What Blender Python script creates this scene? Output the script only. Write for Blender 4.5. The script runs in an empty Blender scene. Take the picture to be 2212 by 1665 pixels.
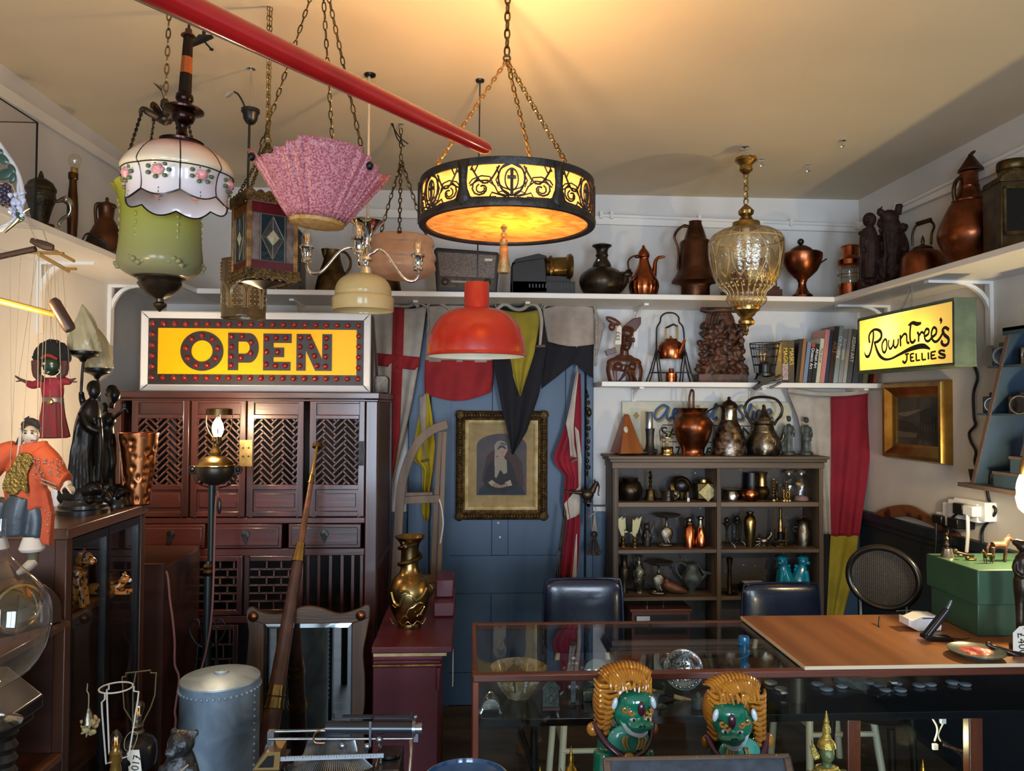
import bpy, bmesh, math, random
from math import sin, cos, pi, radians as R
from mathutils import Vector as V, Matrix, noise
random.seed(7)
SC = bpy.context.scene
COL = SC.collection
# ---------------------------------------------------------------- camera
F, YAW, PIT, ROL = 1642.5, .0554, .0247, .0054
EYE = V((0, 0, 1.55))
fw = V((sin(YAW)*cos(PIT), cos(YAW)*cos(PIT), sin(PIT)))
rt0 = V((cos(YAW), -sin(YAW), 0))
up0 = rt0.cross(fw)
rt = rt0*cos(ROL)+up0*sin(ROL)
up = up0*cos(ROL)-rt0*sin(ROL)
cd_ = bpy.data.cameras.new('camera')
cam = bpy.data.objects.new('camera', cd_)
COL.objects.link(cam)
cd_.sensor_width = 36
cd_.lens = F/2212*36
cd_.clip_start = .02
mw = Matrix((rt, up, -fw)).transposed().to_4x4()
mw.translation = EYE
cam.matrix_world = mw
SC.camera = cam
def P(x, y, Y):
 d = fw+rt*((x-1106)/F)-up*((y-832.5)/F)
 return EYE+d*(Y/d.y)
def Pz(x, y, z):
 d = fw+rt*((x-1106)/F)-up*((y-832.5)/F)
 return EYE+d*((z-1.55)/d.z)
def prj(p):
 d = V(p)-EYE
 w = d.dot(fw)
 return 1106+F*d.dot(rt)/w, 832.5-F*d.dot(up)/w
# room measures
ZC, XL, XR, YB, ZS, ZD = 2.668, -1.558, 2.10, 3.99, 2.081, .989
YSH, XSL, XSR = 3.591, -1.268, 1.767
# ---------------------------------------------------------------- materials
def lin(h):
 if isinstance(h, str):
  c = [int(h[i:i+2], 16)/255 for i in (0, 2, 4)]
  return tuple((v/12.92 if v <= .04045 else ((v+.055)/1.055)**2.4) for v in c)+(1,)
 return tuple(h)+(1,)
def m(name, c, r=.5, me=0, c2=None, sc=6, g=None, bump=0, bsc=None, coat=0, tl=0, em=0, emc=None, tr=0, lo=.35, hi=.65, spec=.5, alpha=None, det=4, dist=0, ramp=None):
 t = bpy.data.materials.new(name)
 t.use_nodes = True
 N, Lk = t.node_tree.nodes, t.node_tree.links
 b = N['Principled BSDF']
 b.inputs['Base Color'].default_value = lin(c)
 b.inputs['Roughness'].default_value = r
 b.inputs['Metallic'].default_value = me
 b.inputs['Coat Weight'].default_value = coat
 b.inputs['Coat Roughness'].default_value = .12
 b.inputs['Specular IOR Level'].default_value = spec
 if tr:
  b.inputs['Transmission Weight'].default_value = tr
 tc = N.new('ShaderNodeTexCoord')
 mp = N.new('ShaderNodeMapping')
 Lk.new(tc.outputs['Object'], mp.inputs[0])
 if g:
  mp.inputs['Scale'].default_value = [.07 if a == g else 1 for a in 'xyz']
 col = None
 if c2 is not None:
  n = N.new('ShaderNodeTexNoise')
  n.inputs['Scale'].default_value = sc
  n.inputs['Detail'].default_value = det
  n.inputs['Distortion'].default_value = dist
  Lk.new(mp.outputs[0], n.inputs['Vector'])
  cr_ = N.new('ShaderNodeValToRGB')
  cr_.color_ramp.elements[0].position = lo
  cr_.color_ramp.elements[1].position = hi
  cr_.color_ramp.elements[0].color = lin(c)
  cr_.color_ramp.elements[1].color = lin(c2)
  Lk.new(n.outputs[0], cr_.inputs[0])
  Lk.new(cr_.outputs[0], b.inputs['Base Color'])
  col = cr_.outputs[0]
 if ramp:
  sx = N.new('ShaderNodeSeparateXYZ')
  Lk.new(tc.outputs['Object'], sx.inputs[0])
  mr = N.new('ShaderNodeMapRange')
  mr.inputs[1].default_value = ramp[0][0]
  mr.inputs[2].default_value = ramp[-1][0]
  Lk.new(sx.outputs[2], mr.inputs[0])
  cr_ = N.new('ShaderNodeValToRGB')
  el = cr_.color_ramp.elements
  while len(el) < len(ramp):
   el.new(.5)
  for e_, (z_, h_) in zip(el, ramp):
   e_.position = (z_-ramp[0][0])/(ramp[-1][0]-ramp[0][0])
   e_.color = lin(h_)
  Lk.new(mr.outputs[0], cr_.inputs[0])
  Lk.new(cr_.outputs[0], b.inputs['Base Color'])
  col = cr_.outputs[0]
 if bump:
  n2 = N.new('ShaderNodeTexNoise')
  n2.inputs['Scale'].default_value = bsc or sc*4
  n2.inputs['Detail'].default_value = 3
  Lk.new(mp.outputs[0], n2.inputs['Vector'])
  bp = N.new('ShaderNodeBump')
  bp.inputs['Strength'].default_value = bump
  bp.inputs['Distance'].default_value = .01
  Lk.new(n2.outputs[0], bp.inputs['Height'])
  Lk.new(bp.outputs[0], b.inputs['Normal'])
 if em:
  b.inputs['Emission Strength'].default_value = em
  b.inputs['Emission Color'].default_value = lin(emc or c)
  if emc is None and col:
   Lk.new(col, b.inputs['Emission Color'])
 if tl:
  ts = N.new('ShaderNodeBsdfTranslucent')
  ts.inputs[0].default_value = lin(c)
  if col:
   Lk.new(col, ts.inputs[0])
  mx = N.new('ShaderNodeMixShader')
  mx.inputs[0].default_value = tl
  Lk.new(b.outputs[0], mx.inputs[1])
  Lk.new(ts.outputs[0], mx.inputs[2])
  Lk.new(mx.outputs[0], N['Material Output'].inputs[0])
 return t
def pane(name, tint=(1, 1, 1), k=1.0, rough=.02, base=0, bump=0, bsc=60):
 """thin clear glass: transparent body with a fresnel reflection"""
 t = bpy.data.materials.new(name)
 t.use_nodes = True
 N, Lk = t.node_tree.nodes, t.node_tree.links
 N.remove(N['Principled BSDF'])
 a = N.new('ShaderNodeBsdfTransparent')
 a.inputs[0].default_value = lin(tint)
 gl = N.new('ShaderNodeBsdfGlossy')
 gl.inputs['Roughness'].default_value = rough
 lw = N.new('ShaderNodeFresnel')
 ge = N.new('ShaderNodeNewGeometry')
 io = N.new('ShaderNodeMath')
 io.operation = 'MULTIPLY_ADD'
 io.inputs[1].default_value = -.8333
 io.inputs[2].default_value = 1.5
 Lk.new(ge.outputs['Backfacing'], io.inputs[0])
 Lk.new(io.outputs[0], lw.inputs[0])
 mm = N.new('ShaderNodeMath')
 mm.operation = 'MULTIPLY_ADD'
 mm.inputs[1].default_value = k
 mm.inputs[2].default_value = base
 mm.use_clamp = True
 Lk.new(lw.outputs[0], mm.inputs[0])
 mx = N.new('ShaderNodeMixShader')
 Lk.new(mm.outputs[0], mx.inputs[0])
 Lk.new(a.outputs[0], mx.inputs[1])
 Lk.new(gl.outputs[0], mx.inputs[2])
 Lk.new(mx.outputs[0], N['Material Output'].inputs[0])
 if bump:
  tc = N.new('ShaderNodeTexCoord')
  n2 = N.new('ShaderNodeTexNoise')
  n2.inputs['Scale'].default_value = bsc
  Lk.new(tc.outputs['Object'], n2.inputs['Vector'])
  bp = N.new('ShaderNodeBump')
  bp.inputs['Strength'].default_value = bump
  bp.inputs['Distance'].default_value = .01
  Lk.new(n2.outputs[0], bp.inputs['Height'])
  Lk.new(bp.outputs[0], lw.inputs['Normal'])
  Lk.new(bp.outputs[0], gl.inputs['Normal'])
 return t
COPPER = m('copper', '9c5a3a', .3, 1, '6a3d28', sc=14, bump=.06, bsc=60)
COPPERD = m('dull_copper', '6f4a36', .42, 1, '4a3226', sc=10, bump=.08, bsc=70)
COPPERB = m('bright_copper', 'c07048', .24, 1, '8e4c30', sc=16)
HAMMER = m('hammered_copper', 'b5764c', .34, 1, '8a5232', sc=10)
BRASS = m('brass', '9a8050', .28, 1, '6e5836', sc=12, bump=.04)
BRASSB = m('bright_brass', 'b39a62', .22, 1)
BRASSD = m('old_brass', '6e5a38', .4, 1, '3f3323', sc=20, bump=.12, bsc=90)
BRONZE = m('dark_bronze', '4a3e32', .36, .8, '2a231c', sc=14, bump=.1, bsc=60)
BLACKM = m('black_metal', '121213', .35, .5)
IRON = m('iron', '3a3838', .5, .8, '24211f', sc=20)
PEWTER = m('pewter', '8a8072', .35, 1, '4c463d', sc=24, bump=.15, bsc=110)
SILVER = m('silver', 'b9b4a8', .22, 1, '6f6a60', sc=26, bump=.1, bsc=120)
CHROME = m('chrome', 'e2e0dc', .07, 1)
GOLDF = m('gilt', 'b88f45', .38, .85, '7a5a26', sc=30, bump=.15, bsc=90)
GOLDD = m('dark_gilt', '6b5129', .5, .7, '3d2c16', sc=40, bump=.6, bsc=140)
GOLDL = m('pale_gilt', 'cdb98a', .5, .3, 'a88d55', sc=20)
PEWTERG = m('verdigris_pewter', '5c625c', .6, .5, '3c403c', sc=30, bump=.3, bsc=90)
WALL = m('white_wall_paint', 'd6d1cb', .75, 0, 'c9c4be', sc=2.2, bump=.05, bsc=14)
CEIL = m('ceiling_paint', 'd2c4aa', .8, 0, 'c8ba9f', sc=1.2, bump=.08, bsc=5)
WHITE = m('white_gloss_paint', 'e0dbd3', .4)
WHITEP = m('white_plastic', 'e8e8e8', .35)
BLUE = m('blue_door_paint', '29435d', .45, 0, '223a52', sc=3, bump=.05)
NAVY = m('navy_dado_paint', '1f2836', .5, 0, '1a222e', sc=3)
BOARDS = m('floor_boards', '4d443b', .7, 0, '2c2722', sc=9, g='x', bump=.2)
REDWOOD = m('red_lacquered_wood', '4e2018', .34, 0, '2c120d', sc=10, g='x', bump=.08, coat=.25)
REDWOODV = m('red_lacquered_wood_upright', '4c2018', .34, 0, '2a110c', sc=10, g='z', bump=.08, coat=.25)
BROWNWOOD = m('brown_cabinet_wood', '4a2a1e', .4, 0, '2c1911', sc=9, g='x', coat=.2)
WALNUT = m('walnut', '6a4024', .35, 0, '3e2312', sc=14, g='y', coat=.3)
WALNUTV = m('walnut_upright', '4a2a18', .38, 0, '2b180d', sc=14, g='z', coat=.2)
MAHOG = m('mahogany', '6c3320', .35, 0, '45200f', sc=20, g='x', coat=.3)
MAHOGV = m('mahogany_upright', '6a3018', .35, 0, '43200f', sc=20, g='z', coat=.3)
MAHOGY = m('mahogany_deep', '6c3320', .35, 0, '45200f', sc=20, g='y', coat=.3)
OAK = m('oak', '5a4230', .5, 0, '3c2a1c', sc=26, g='z', bump=.15)
OAKX = m('oak_rail', '5a4230', .5, 0, '3c2a1c', sc=26, g='x', bump=.15)
GREYWOOD = m('weathered_shelf_wood', '6e5a48', .6, 0, '46382c', sc=16, g='x', bump=.1)
GREYWOODV = m('weathered_shelf_wood_upright', '6a5644', .6, 0, '443629', sc=16, g='z', bump=.1)
BACKWOOD = m('speckled_dark_backboard', '38312e', .6, 0, 'c8c2ba', sc=60, lo=.7, hi=.78)
SLEDW = m('sled_ash_wood', '785c42', .6, 0, '543e2b', sc=14, g='z', bump=.1)
PLY = m('plywood_sheet', 'a06a40', .4, 0, '7f4f2c', sc=9, g='y', bump=.03)
PLYEDGE = m('plywood_edge', 'cbb89a', .7)
CARVED = m('carved_brown_wood', '5e3420', .48, 0, '2e180e', sc=30, bump=.15)
CARVEDL = m('carved_pale_wood', '6a452c', .5, 0, '3c2415', sc=20, bump=.3, bsc=60)
DARKFIG = m('near_black_carving', '241a17', .45, 0, '120d0c', sc=14, bump=.2)
BUSTW = m('polished_bust_wood', '5e3020', .3, 0, '40200f', sc=8, g='z')
ORANGEW = m('orange_polished_wood', '9a5226', .35, 0, '74390f', sc=10, g='z', coat=.2)
BLACKW = m('black_polished_wood', '17120f', .3, 0, '0e0b09', sc=10, coat=.2)
MAROON = m('maroon_paint', '5b1a26', .38, 0, '4c1520', sc=4, coat=.1)
GREENB = m('green_box_paint', '35563f', .42, 0, '2c4a36', sc=3, bump=.03)
SIGNG = m('sign_green_grey_paint', '5c6850', .6, 0, '4c5743', sc=14, bump=.15)
VINYL = m('navy_vinyl', '141c38', .26, 0, '10162c', sc=20, bump=.04, bsc=120, coat=.3)
TUBEW = m('cream_enamel_tube', 'd5d0b4', .4)
GALV = m('galvanised_steel', '93a5b4', .4, .3, '6e8090', sc=9, bump=.08, bsc=30, dist=1)
BLK = m('black_plastic', '0e0e10', .35)
RUBBER = m('black_cable', '0d0d0d', .5)
WHITECORD = m('white_cable', 'cfcac0', .6)
PINKCORD = m('pink_braided_cord', '7a4c48', .8)
ROPE = m('grey_rope', 'a89c8c', .9, 0, '857a6c', sc=90, bump=.3)
THREAD = m('pale_thread', '948872', .8)
CANVAS = m('off_white_bunting', 'bdb2a4', .9, 0, 'a89a8a', sc=9, bump=.1, bsc=200, tl=.15)
CANVASD = m('stained_cream_bunting', 'b3a293', .9, 0, '8f7f72', sc=6, bump=.1, bsc=200, tl=.1)
FRED = m('red_bunting', '9c1f22', .85, 0, '86181b', sc=8, bump=.1, bsc=200, tl=.12)
FCRIM = m('crimson_bunting', '93142a', .85, 0, '7c0f22', sc=5, bump=.1, bsc=200, tl=.12)
FYEL = m('yellow_bunting', 'a5922a', .85, 0, '8d7c1e', sc=8, bump=.1, bsc=200, tl=.12)
FYELB = m('bright_yellow_bunting', 'c2a820', .85, 0, 'a8901a', sc=8, bump=.1, bsc=200, tl=.12)
FBLK = m('black_bunting', '15131b', .9, 0, '0e0d13', sc=8, bump=.1, bsc=200)
FBLU = m('navy_bunting', '23304a', .9, 0, '1c273c', sc=8, bump=.1, bsc=200)
REDPOLE = m('red_gloss_paint', 'b01d1c', .22, 0, '9a1616', sc=5, coat=.5)
REDLAMP = m('red_enamel', 'b02a1a', .28, 0, 'a42414', sc=3, coat=.4)
CREAMIN = m('cream_enamel', 'e6dcc2', .45)
CLEAR = pane('clear_glass')
CLEARJ = pane('thick_clear_glass', (.95, .96, .96), 1.6, .03, .02)
CASEL = pane('faint_glass', (.97, .97, .97), .35, .01)
CASEG = pane('case_glass', (.93, .96, .95), 1.0, .01)
MIRROR = m('mirror_glass', 'cfd6d8', .02, 1)
PINKGL = m('mottled_pink_glass', 'd99aa0', .4, 0, 'ad5866', sc=230, lo=.44, hi=.58, tl=.35, det=6)
PEACH = m('peach_glass', 'e3bd9c', .2, 0, 'd6a988', sc=5, tl=.4, dist=2)
CREAMGL = m('cream_glass', 'dcc896', .18, 0, 'd0b87e', sc=4, tl=.35)
OPALW = m('opal_white_glass', 'dcd4d0', .15, 0, 'd0c8c6', sc=6, tl=.3)
AMBERGL = pane('amber_pressed_glass', (.975, .92, .8), 1.1, .2, .07, bump=.5, bsc=70)
BULBG = pane('bulb_glass', (.97, .96, .92), 1.6, .02, .03)
FILAMENT = m('filament', 'e0a050', .5, em=.6)
TAGP = m('paper_tag', 'd8d0c0', .8)
INK = m('black_ink', '15130f', .7)
TURQ = m('turquoise_glaze', '0f87a8', .15, 0, '0b6f8e', sc=14, coat=.3)
GGLAZE = m('green_glaze', '1f7d60', .14, 0, '12523e', sc=9, coat=.5)
OCHRE = m('ochre_glaze', 'b57a28', .22, 0, '8e5615', sc=18, coat=.4)
PURPLE = m('aubergine_glaze', '4a1f2e', .2, 0, '351521', sc=14, coat=.4)
WGLAZE = m('white_glaze', 'bccad0', .2, coat=.3)
BGLAZE = m('pale_blue_glaze', '4a97a2', .2, 0, '35808c', sc=8, coat=.3)
# ---------------------------------------------------------------- geometry
class G:
 def __init__(s, v=(), f=()):
  s.v, s.f = list(v), list(f)
 def __add__(s, o):
  n = len(s.v)
  return G(s.v+o.v, s.f+[tuple(i+n for i in q) for q in o.f])
 def map(s, fn):
  return G([fn(*p) for p in s.v], s.f)
 def rot(s, a, c, ax='d'):
  """turn by a degrees about point c: 'd' in the picture plane of the thing, 'y' about its upright, 'x' about the cross axis"""
  ca, sa = cos(R(a)), sin(R(a))
  def fn(x, y, d):
   x, y, d = x-c[0], y-c[1], d-(c[2] if len(c) > 2 else 0)
   if ax == 'd':
    x, y = x*ca-y*sa, x*sa+y*ca
   elif ax == 'y':
    x, d = x*ca-d*sa, x*sa+d*ca
   else:
    y, d = y*ca-d*sa, y*sa+d*ca
   return (x+c[0], y+c[1], d+(c[2] if len(c) > 2 else 0))
  return s.map(fn)
 def mv(s, a=0, b=0, c=0):
  return s.map(lambda x, y, d: (x+a, y+b, d+c))
def U(gs):
 o = G()
 for q in gs:
  o = o+q
 return o
def sw(g):
 return g.map(lambda x, y, d: (x, d, y))
def cr(pts, k=4, closed=False):
 if len(pts[0]) == 2:
  pts = B(pts)
 n = len(pts)
 out = []
 rng = range(n if closed else n-1)
 for i in rng:
  if closed:
   p0, p1, p2, p3 = pts[(i-1) % n], pts[i], pts[(i+1) % n], pts[(i+2) % n]
  else:
   p0, p1, p2, p3 = pts[max(i-1, 0)], pts[i], pts[i+1], pts[min(i+2, n-1)]
  for j in range(k):
   t = j/k
   out.append(tuple(.5*(2*b+(c-a)*t+(2*a-5*b+4*c-d)*t*t+(3*b-a-3*c+d)*t**3) for a, b, c, d in zip(p0, p1, p2, p3)))
 if not closed:
  out.append(tuple(pts[-1]))
 return out
def B(prof):
 return [(r, cur.y0 if y is None else y) for r, y in prof]
def L(prof, cx, cd=0, n=28, fl=0, fa=0, fr=None, a0=0, sq=None):
 """lathe: prof [(radius, y)], optional flutes fl of depth fa between indices fr"""
 prof = B(prof)
 g = G()
 for i, (r, y) in enumerate(prof):
  for k in range(n):
   a = 2*pi*k/n+a0
   rr = max(r, 1e-4)
   if fl and (fr is None or fr[0] <= i <= fr[1]):
    rr *= 1+fa*cos(fl*a)
   g.v.append((cx+rr*cos(a), y, cd+rr*sin(a)*(sq or 1)))
 for i in range(len(prof)-1):
  for k in range(n):
   a, b = i*n+k, i*n+(k+1) % n
   g.f.append((a, b, b+n, a+n))
 if prof[0][0] > .01:
  g.f.append(tuple(range(n))[::-1])
 if prof[-1][0] > .01:
  g.f.append(tuple(range((len(prof)-1)*n, len(prof)*n)))
 return g
def Lo(prof, cx, cd=0, n=32, **k):
 """open lathe (no caps)"""
 g = L(prof, cx, cd, n, **k)
 g.f = [q for q in g.f if len(q) == 4]
 return g
def T(pts, r, n=8, closed=False, k=0):
 pts = [tuple(p)+(0,)*(3-len(p)) for p in pts]
 rs = list(r) if isinstance(r, (list, tuple)) else [r]*len(pts)
 if k:
  q = cr([p+(w,) for p, w in zip(pts, rs)], k, closed)
  pts, rs = [a[:3] for a in q], [a[3] for a in q]
 pts = [V(p) for p in pts]
 N = len(pts)
 g = G()
 nrm = None
 for i, p in enumerate(pts):
  if closed:
   t = pts[(i+1) % N]-pts[i-1]
  else:
   t = pts[min(i+1, N-1)]-pts[max(i-1, 0)]
  if t.length < 1e-9:
   t = V((0, 1, 0))
  t.normalize()
  if nrm is None:
   a = V((0, 0, 1)) if abs(t.z) < .9 else V((1, 0, 0))
   nrm = t.cross(a).normalized()
  nrm = (nrm-t*nrm.dot(t))
  if nrm.length < 1e-6:
   nrm = t.orthogonal()
  nrm.normalize()
  b = t.cross(nrm)
  for j in range(n):
   a = 2*pi*j/n
   g.v.append(tuple(p+(nrm*cos(a)+b*sin(a))*max(rs[i], 1e-4)))
 for i in range(N if closed else N-1):
  for j in range(n):
   a, b = i*n+j, i*n+(j+1) % n
   c, d = ((i+1) % N)*n+(j+1) % n, ((i+1) % N)*n+j
   g.f.append((a, b, c, d))
 if not closed:
  g.f.append(tuple(range(n))[::-1])
  g.f.append(tuple(range((N-1)*n, N*n)))
 return g
def bx(x0, x1, y0, y1, z0, z1):
 v = [(x, y, z) for x in (x0, x1) for y in (y0, y1) for z in (z0, z1)]
 return G(v, [(0, 1, 3, 2), (4, 6, 7, 5), (0, 4, 5, 1), (2, 3, 7, 6), (0, 2, 6, 4), (1, 5, 7, 3)])
def pr(out, d0, d1):
 """prism: outline [(x,y)] pushed from depth d0 to d1"""
 n = len(out)
 g = G([(x, y, d0) for x, y in out]+[(x, y, d1) for x, y in out])
 g.f = [tuple(range(n)), tuple(range(n, 2*n))[::-1]]+[(i, (i+1) % n, n+(i+1) % n, n+i) for i in range(n)]
 return g
def E(x, y, d, rx, ry=None, rd=None, n=14):
 ry = rx if ry is None else ry
 rd = rx if rd is None else rd
 h = n//2+1
 g = G()
 for i in range(h+1):
  t = pi*i/h
  for k in range(n):
   a = 2*pi*k/n
   g.v.append((x+rx*sin(t)*cos(a), y-ry*cos(t), d+rd*sin(t)*sin(a)))
 for i in range(h):
  for k in range(n):
   a, b = i*n+k, i*n+(k+1) % n
   g.f.append((a, b, b+n, a+n))
 return g
def ring(x, y, d, r, w, n=24, ax='y', ry=None, tn=6):
 ry = r if ry is None else ry
 if ax == 'y':
  p = [(x+r*cos(2*pi*i/n), y, d+ry*sin(2*pi*i/n)) for i in range(n)]
 elif ax == 'd':
  p = [(x+r*cos(2*pi*i/n), y+ry*sin(2*pi*i/n), d) for i in range(n)]
 else:
  p = [(x, y+ry*sin(2*pi*i/n), d+r*cos(2*pi*i/n)) for i in range(n)]
 return T(p, w, tn, True)
def chain(p0, p1, ln, wd, r, lk=6):
 """chain of oval links of length ln, width wd, wire r"""
 a, b = V(p0), V(p1)
 t = (b-a)
 n = max(1, round(t.length/(ln-2*r)))
 t.normalize()
 u = t.cross(V((0, 0, 1)) if abs(t.z) < .8 else V((1, 0, 0))).normalized()
 w = t.cross(u)
 g = G()
 step = (b-a).length/n
 L2 = step/2+r
 for i in range(n):
  c = a+t*step*(i+.5)
  s_ = u if i % 2 == 0 else w
  s_ = (u+w*.35).normalized() if i % 2 == 0 else (w+u*.45).normalized()
  q = []
  for j in range(lk*2):
   an = 2*pi*j/(lk*2)
   q.append(tuple(c+t*L2*cos(an)+s_*(wd/2)*sin(an)))
  g = g+T(q, r, 5, True)
 return g
def sheet(fn, nu, nv):
 g = G([fn(i/nu, j/nv) for j in range(nv+1) for i in range(nu+1)])
 g.f = [(j*(nu+1)+i, j*(nu+1)+i+1, (j+1)*(nu+1)+i+1, (j+1)*(nu+1)+i) for j in range(nv) for i in range(nu)]
 return g
# ---------------------------------------------------------------- objects
cur = None
class It:
 def yz(s, z):
  return s.y0-(z-s.loc.z)/s.sz
 def mapv(s, v):
  if s.world == 2:
   return (v[0], v[2], v[1])
  if s.world:
   return (v[0]-s.loc.x, v[1]-s.loc.y, v[2]-s.loc.z)
  return ((v[0]-s.x0)*s.sx, v[2]*s.sx, (s.y0-v[1])*s.sz)
def _mk(x, Y, y, z, w):
 global cur
 s = It()
 s.world = 0 if w is None else (2 if len(w) == 4 else 1)
 w = w and tuple(w)[:3]
 if s.world:
  s.loc = V(w)
  s.sx = s.sz = 1
 else:
  if y is None:
   p = P(x, 800, Y)
   for _ in range(3):
    y = prj((p.x, Y, z))[1]
    p = P(x, y, Y)
  s.x0, s.y0, s.Y = x, y, Y
  s.loc = P(x, y, Y)
  s.sx = (P(x+1, y, Y)-P(x-1, y, Y)).x/2
  s.sz = (P(x, y-1, Y)-P(x, y+1, Y)).z/2
 cur = s
 return s
def tag(o, label, cat, group=None, kind=None):
 o['label'] = label
 o['category'] = cat
 if group:
  o['group'] = group
 if kind:
  o['kind'] = kind
def it(name, label, cat, x=0, Y=0, y=None, z=None, group=None, w=None, rz=0):
 s = _mk(x, Y, y, z, w)
 s.o = bpy.data.objects.new(name, None)
 s.o.empty_display_size = .05
 COL.objects.link(s.o)
 s.o.location = s.loc
 s.o.rotation_euler = (0, 0, R(rz))
 tag(s.o, label, cat, group)
 return s
def mesh(name, g, mp, mt, sm=40):
 me = bpy.data.meshes.new(name)
 bm = bmesh.new()
 vs = [bm.verts.new(mp(p)) for p in g.v]
 for q in g.f:
  try:
   bm.faces.new([vs[i] for i in q])
  except ValueError:
   pass
 bmesh.ops.remove_doubles(bm, verts=bm.verts, dist=2e-6)
 bmesh.ops.recalc_face_normals(bm, faces=bm.faces)
 bm.to_mesh(me)
 bm.free()
 me.materials.append(mt)
 if sm:
  me.polygons.foreach_set('use_smooth', [True]*len(me.polygons))
  me.set_sharp_from_angle(angle=R(sm))
 return me
def mods(ob, bev=0, ss=0, rem=0, sol=0, smo=0, dis=None):
 if rem:
  q = ob.modifiers.new('r', 'REMESH')
  q.mode = 'VOXEL'
  q.voxel_size = rem
  q.use_smooth_shade = True
 if smo:
  q = ob.modifiers.new('c', 'SMOOTH')
  q.factor = .5
  q.iterations = smo
 if ss:
  q = ob.modifiers.new('s', 'SUBSURF')
  q.levels = q.render_levels = ss
 if sol:
  q = ob.modifiers.new('t', 'SOLIDIFY')
  q.thickness = sol
  q.offset = 0
 if dis:
  tx = bpy.data.textures.new('n', 'CLOUDS')
  tx.noise_scale = dis[1]
  q = ob.modifiers.new('d', 'DISPLACE')
  q.texture = tx
  q.texture_coords = 'LOCAL'
  q.strength = dis[0]
 if bev:
  q = ob.modifiers.new('b', 'BEVEL')
  q.width = bev
  q.segments = 2
  q.limit_method = 'ANGLE'
  q.angle_limit = R(35)
def o(name, g, mt, par=None, label=None, kind=None, sm=40, **k):
 """a part of the current thing; par = a part when this is a sub-part"""
 ob = bpy.data.objects.new(name, mesh(name, g, cur.mapv, mt, sm))
 COL.objects.link(ob)
 ob.parent = par or cur.o
 if label:
  ob['label'] = label
 if kind:
  ob['kind'] = kind
 mods(ob, **k)
 return ob
def one(name, label, cat, g, mt, x=0, Y=0, y=None, z=None, group=None, w=None, rz=0, kind=None, sm=40, **k):
 """a thing that is one mesh; g may be a function called once the frame is set"""
 s = _mk(x, Y, y, z, w)
 if callable(g):
  g = g()
 ob = bpy.data.objects.new(name, mesh(name, g, s.mapv, mt, sm))
 COL.objects.link(ob)
 ob.location = s.loc
 ob.rotation_euler = (0, 0, R(rz))
 tag(ob, label, cat, group, kind)
 mods(ob, **k)
 s.o = ob
 return s
def st(name, g, mt, sm=40, **k):
 """a piece of the setting, in world metres"""
 ob = bpy.data.objects.new(name, mesh(name, g, lambda v: v, mt, sm))
 COL.objects.link(ob)
 ob['kind'] = 'structure'
 mods(ob, **k)
 return ob
def dup(s, loc, label, rz=0, sc=1, group=None):
 r = s.o.copy()
 COL.objects.link(r)
 r.location = loc
 r.rotation_euler = (0, 0, R(rz))
 r.scale = (sc,)*3 if not isinstance(sc, tuple) else sc
 r['label'] = label
 if group:
  r['group'] = group
 for ch in list(s.o.children):
  c = ch.copy()
  COL.objects.link(c)
  c.parent = r
  for gq in ch.children:
   d = gq.copy()
   COL.objects.link(d)
   d.parent = c
 return r
def cp(ob, par, loc):
 c = ob.copy()
 COL.objects.link(c)
 c.parent = par
 c.location = loc
 return c
def txt(body, x, y, d, size, mt, par=None, rot=(90, 0, 0), name='lettering', ext=.0004, bold=0, sx=1, al='CENTER', shear=0):
 c = bpy.data.curves.new(name, 'FONT')
 c.body = body
 c.align_x = al
 c.align_y = 'CENTER'
 c.size = size*(1 if cur.world else cur.sz)
 c.extrude = ext
 c.offset = bold
 c.shear = shear
 tm = bpy.data.objects.new('tmp', c)
 COL.objects.link(tm)
 bpy.context.view_layer.update()
 me = bpy.data.meshes.new_from_object(tm.evaluated_get(bpy.context.evaluated_depsgraph_get()))
 bpy.data.objects.remove(tm)
 ob = bpy.data.objects.new(name, me)
 COL.objects.link(ob)
 me.materials.clear()
 me.materials.append(mt)
 ob.parent = par or cur.o
 ob.location = cur.mapv((x, y, d))
 ob.rotation_euler = [R(a) for a in rot]
 ob.scale = (sx, 1, 1)
 return ob
def light(name, kind, loc, e, c, size=.05, rot=None, sy=None, par=None):
 l = bpy.data.lights.new(name, kind)
 l.energy = e
 l.color = c
 if kind == 'AREA':
  l.size = size
  l.spread = R(115)
  if sy:
   l.shape = 'RECTANGLE'
   l.size_y = sy
 else:
  l.shadow_soft_size = size
 ob = bpy.data.objects.new(name, l)
 COL.objects.link(ob)
 ob.location = loc
 if rot:
  ob.rotation_euler = [R(a) for a in rot]
 return ob
# ================================================================ the room
def Px(x, y, X):
 d = fw+rt*((x-1106)/F)-up*((y-832.5)/F)
 return EYE+d*(X/d.x)
YF = -2.6
st('floor', bx(XL-.1, XR+.1, YF, YB+.1, -.1, 0), BOARDS)
st('ceiling', bx(XL-.1, XR+.1, YF, YB+.1, ZC, ZC+.1), CEIL)
st('wall_left', bx(XL-.1, XL, YF, YB+.1, 0, ZC), WALL)
st('wall_right', bx(XR, XR+.1, YF, YB+.1, 0, ZC), WALL)
st('wall_back', bx(XL, XR, YB, YB+.1, 0, ZC), WALL)
st('wall_front', bx(XL, 1.75, YF-.1, YF, 2.3, ZC)+bx(1.75, XR, YF-.1, YF, 0, ZC)+bx(XL, -1.45, YF-.1, YF, 0, 2.3)+bx(.0, .85, YF-.1, YF, 0, 2.3)+bx(-1.45, .0, YF-.1, YF, 0, .5), WALL)
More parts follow.
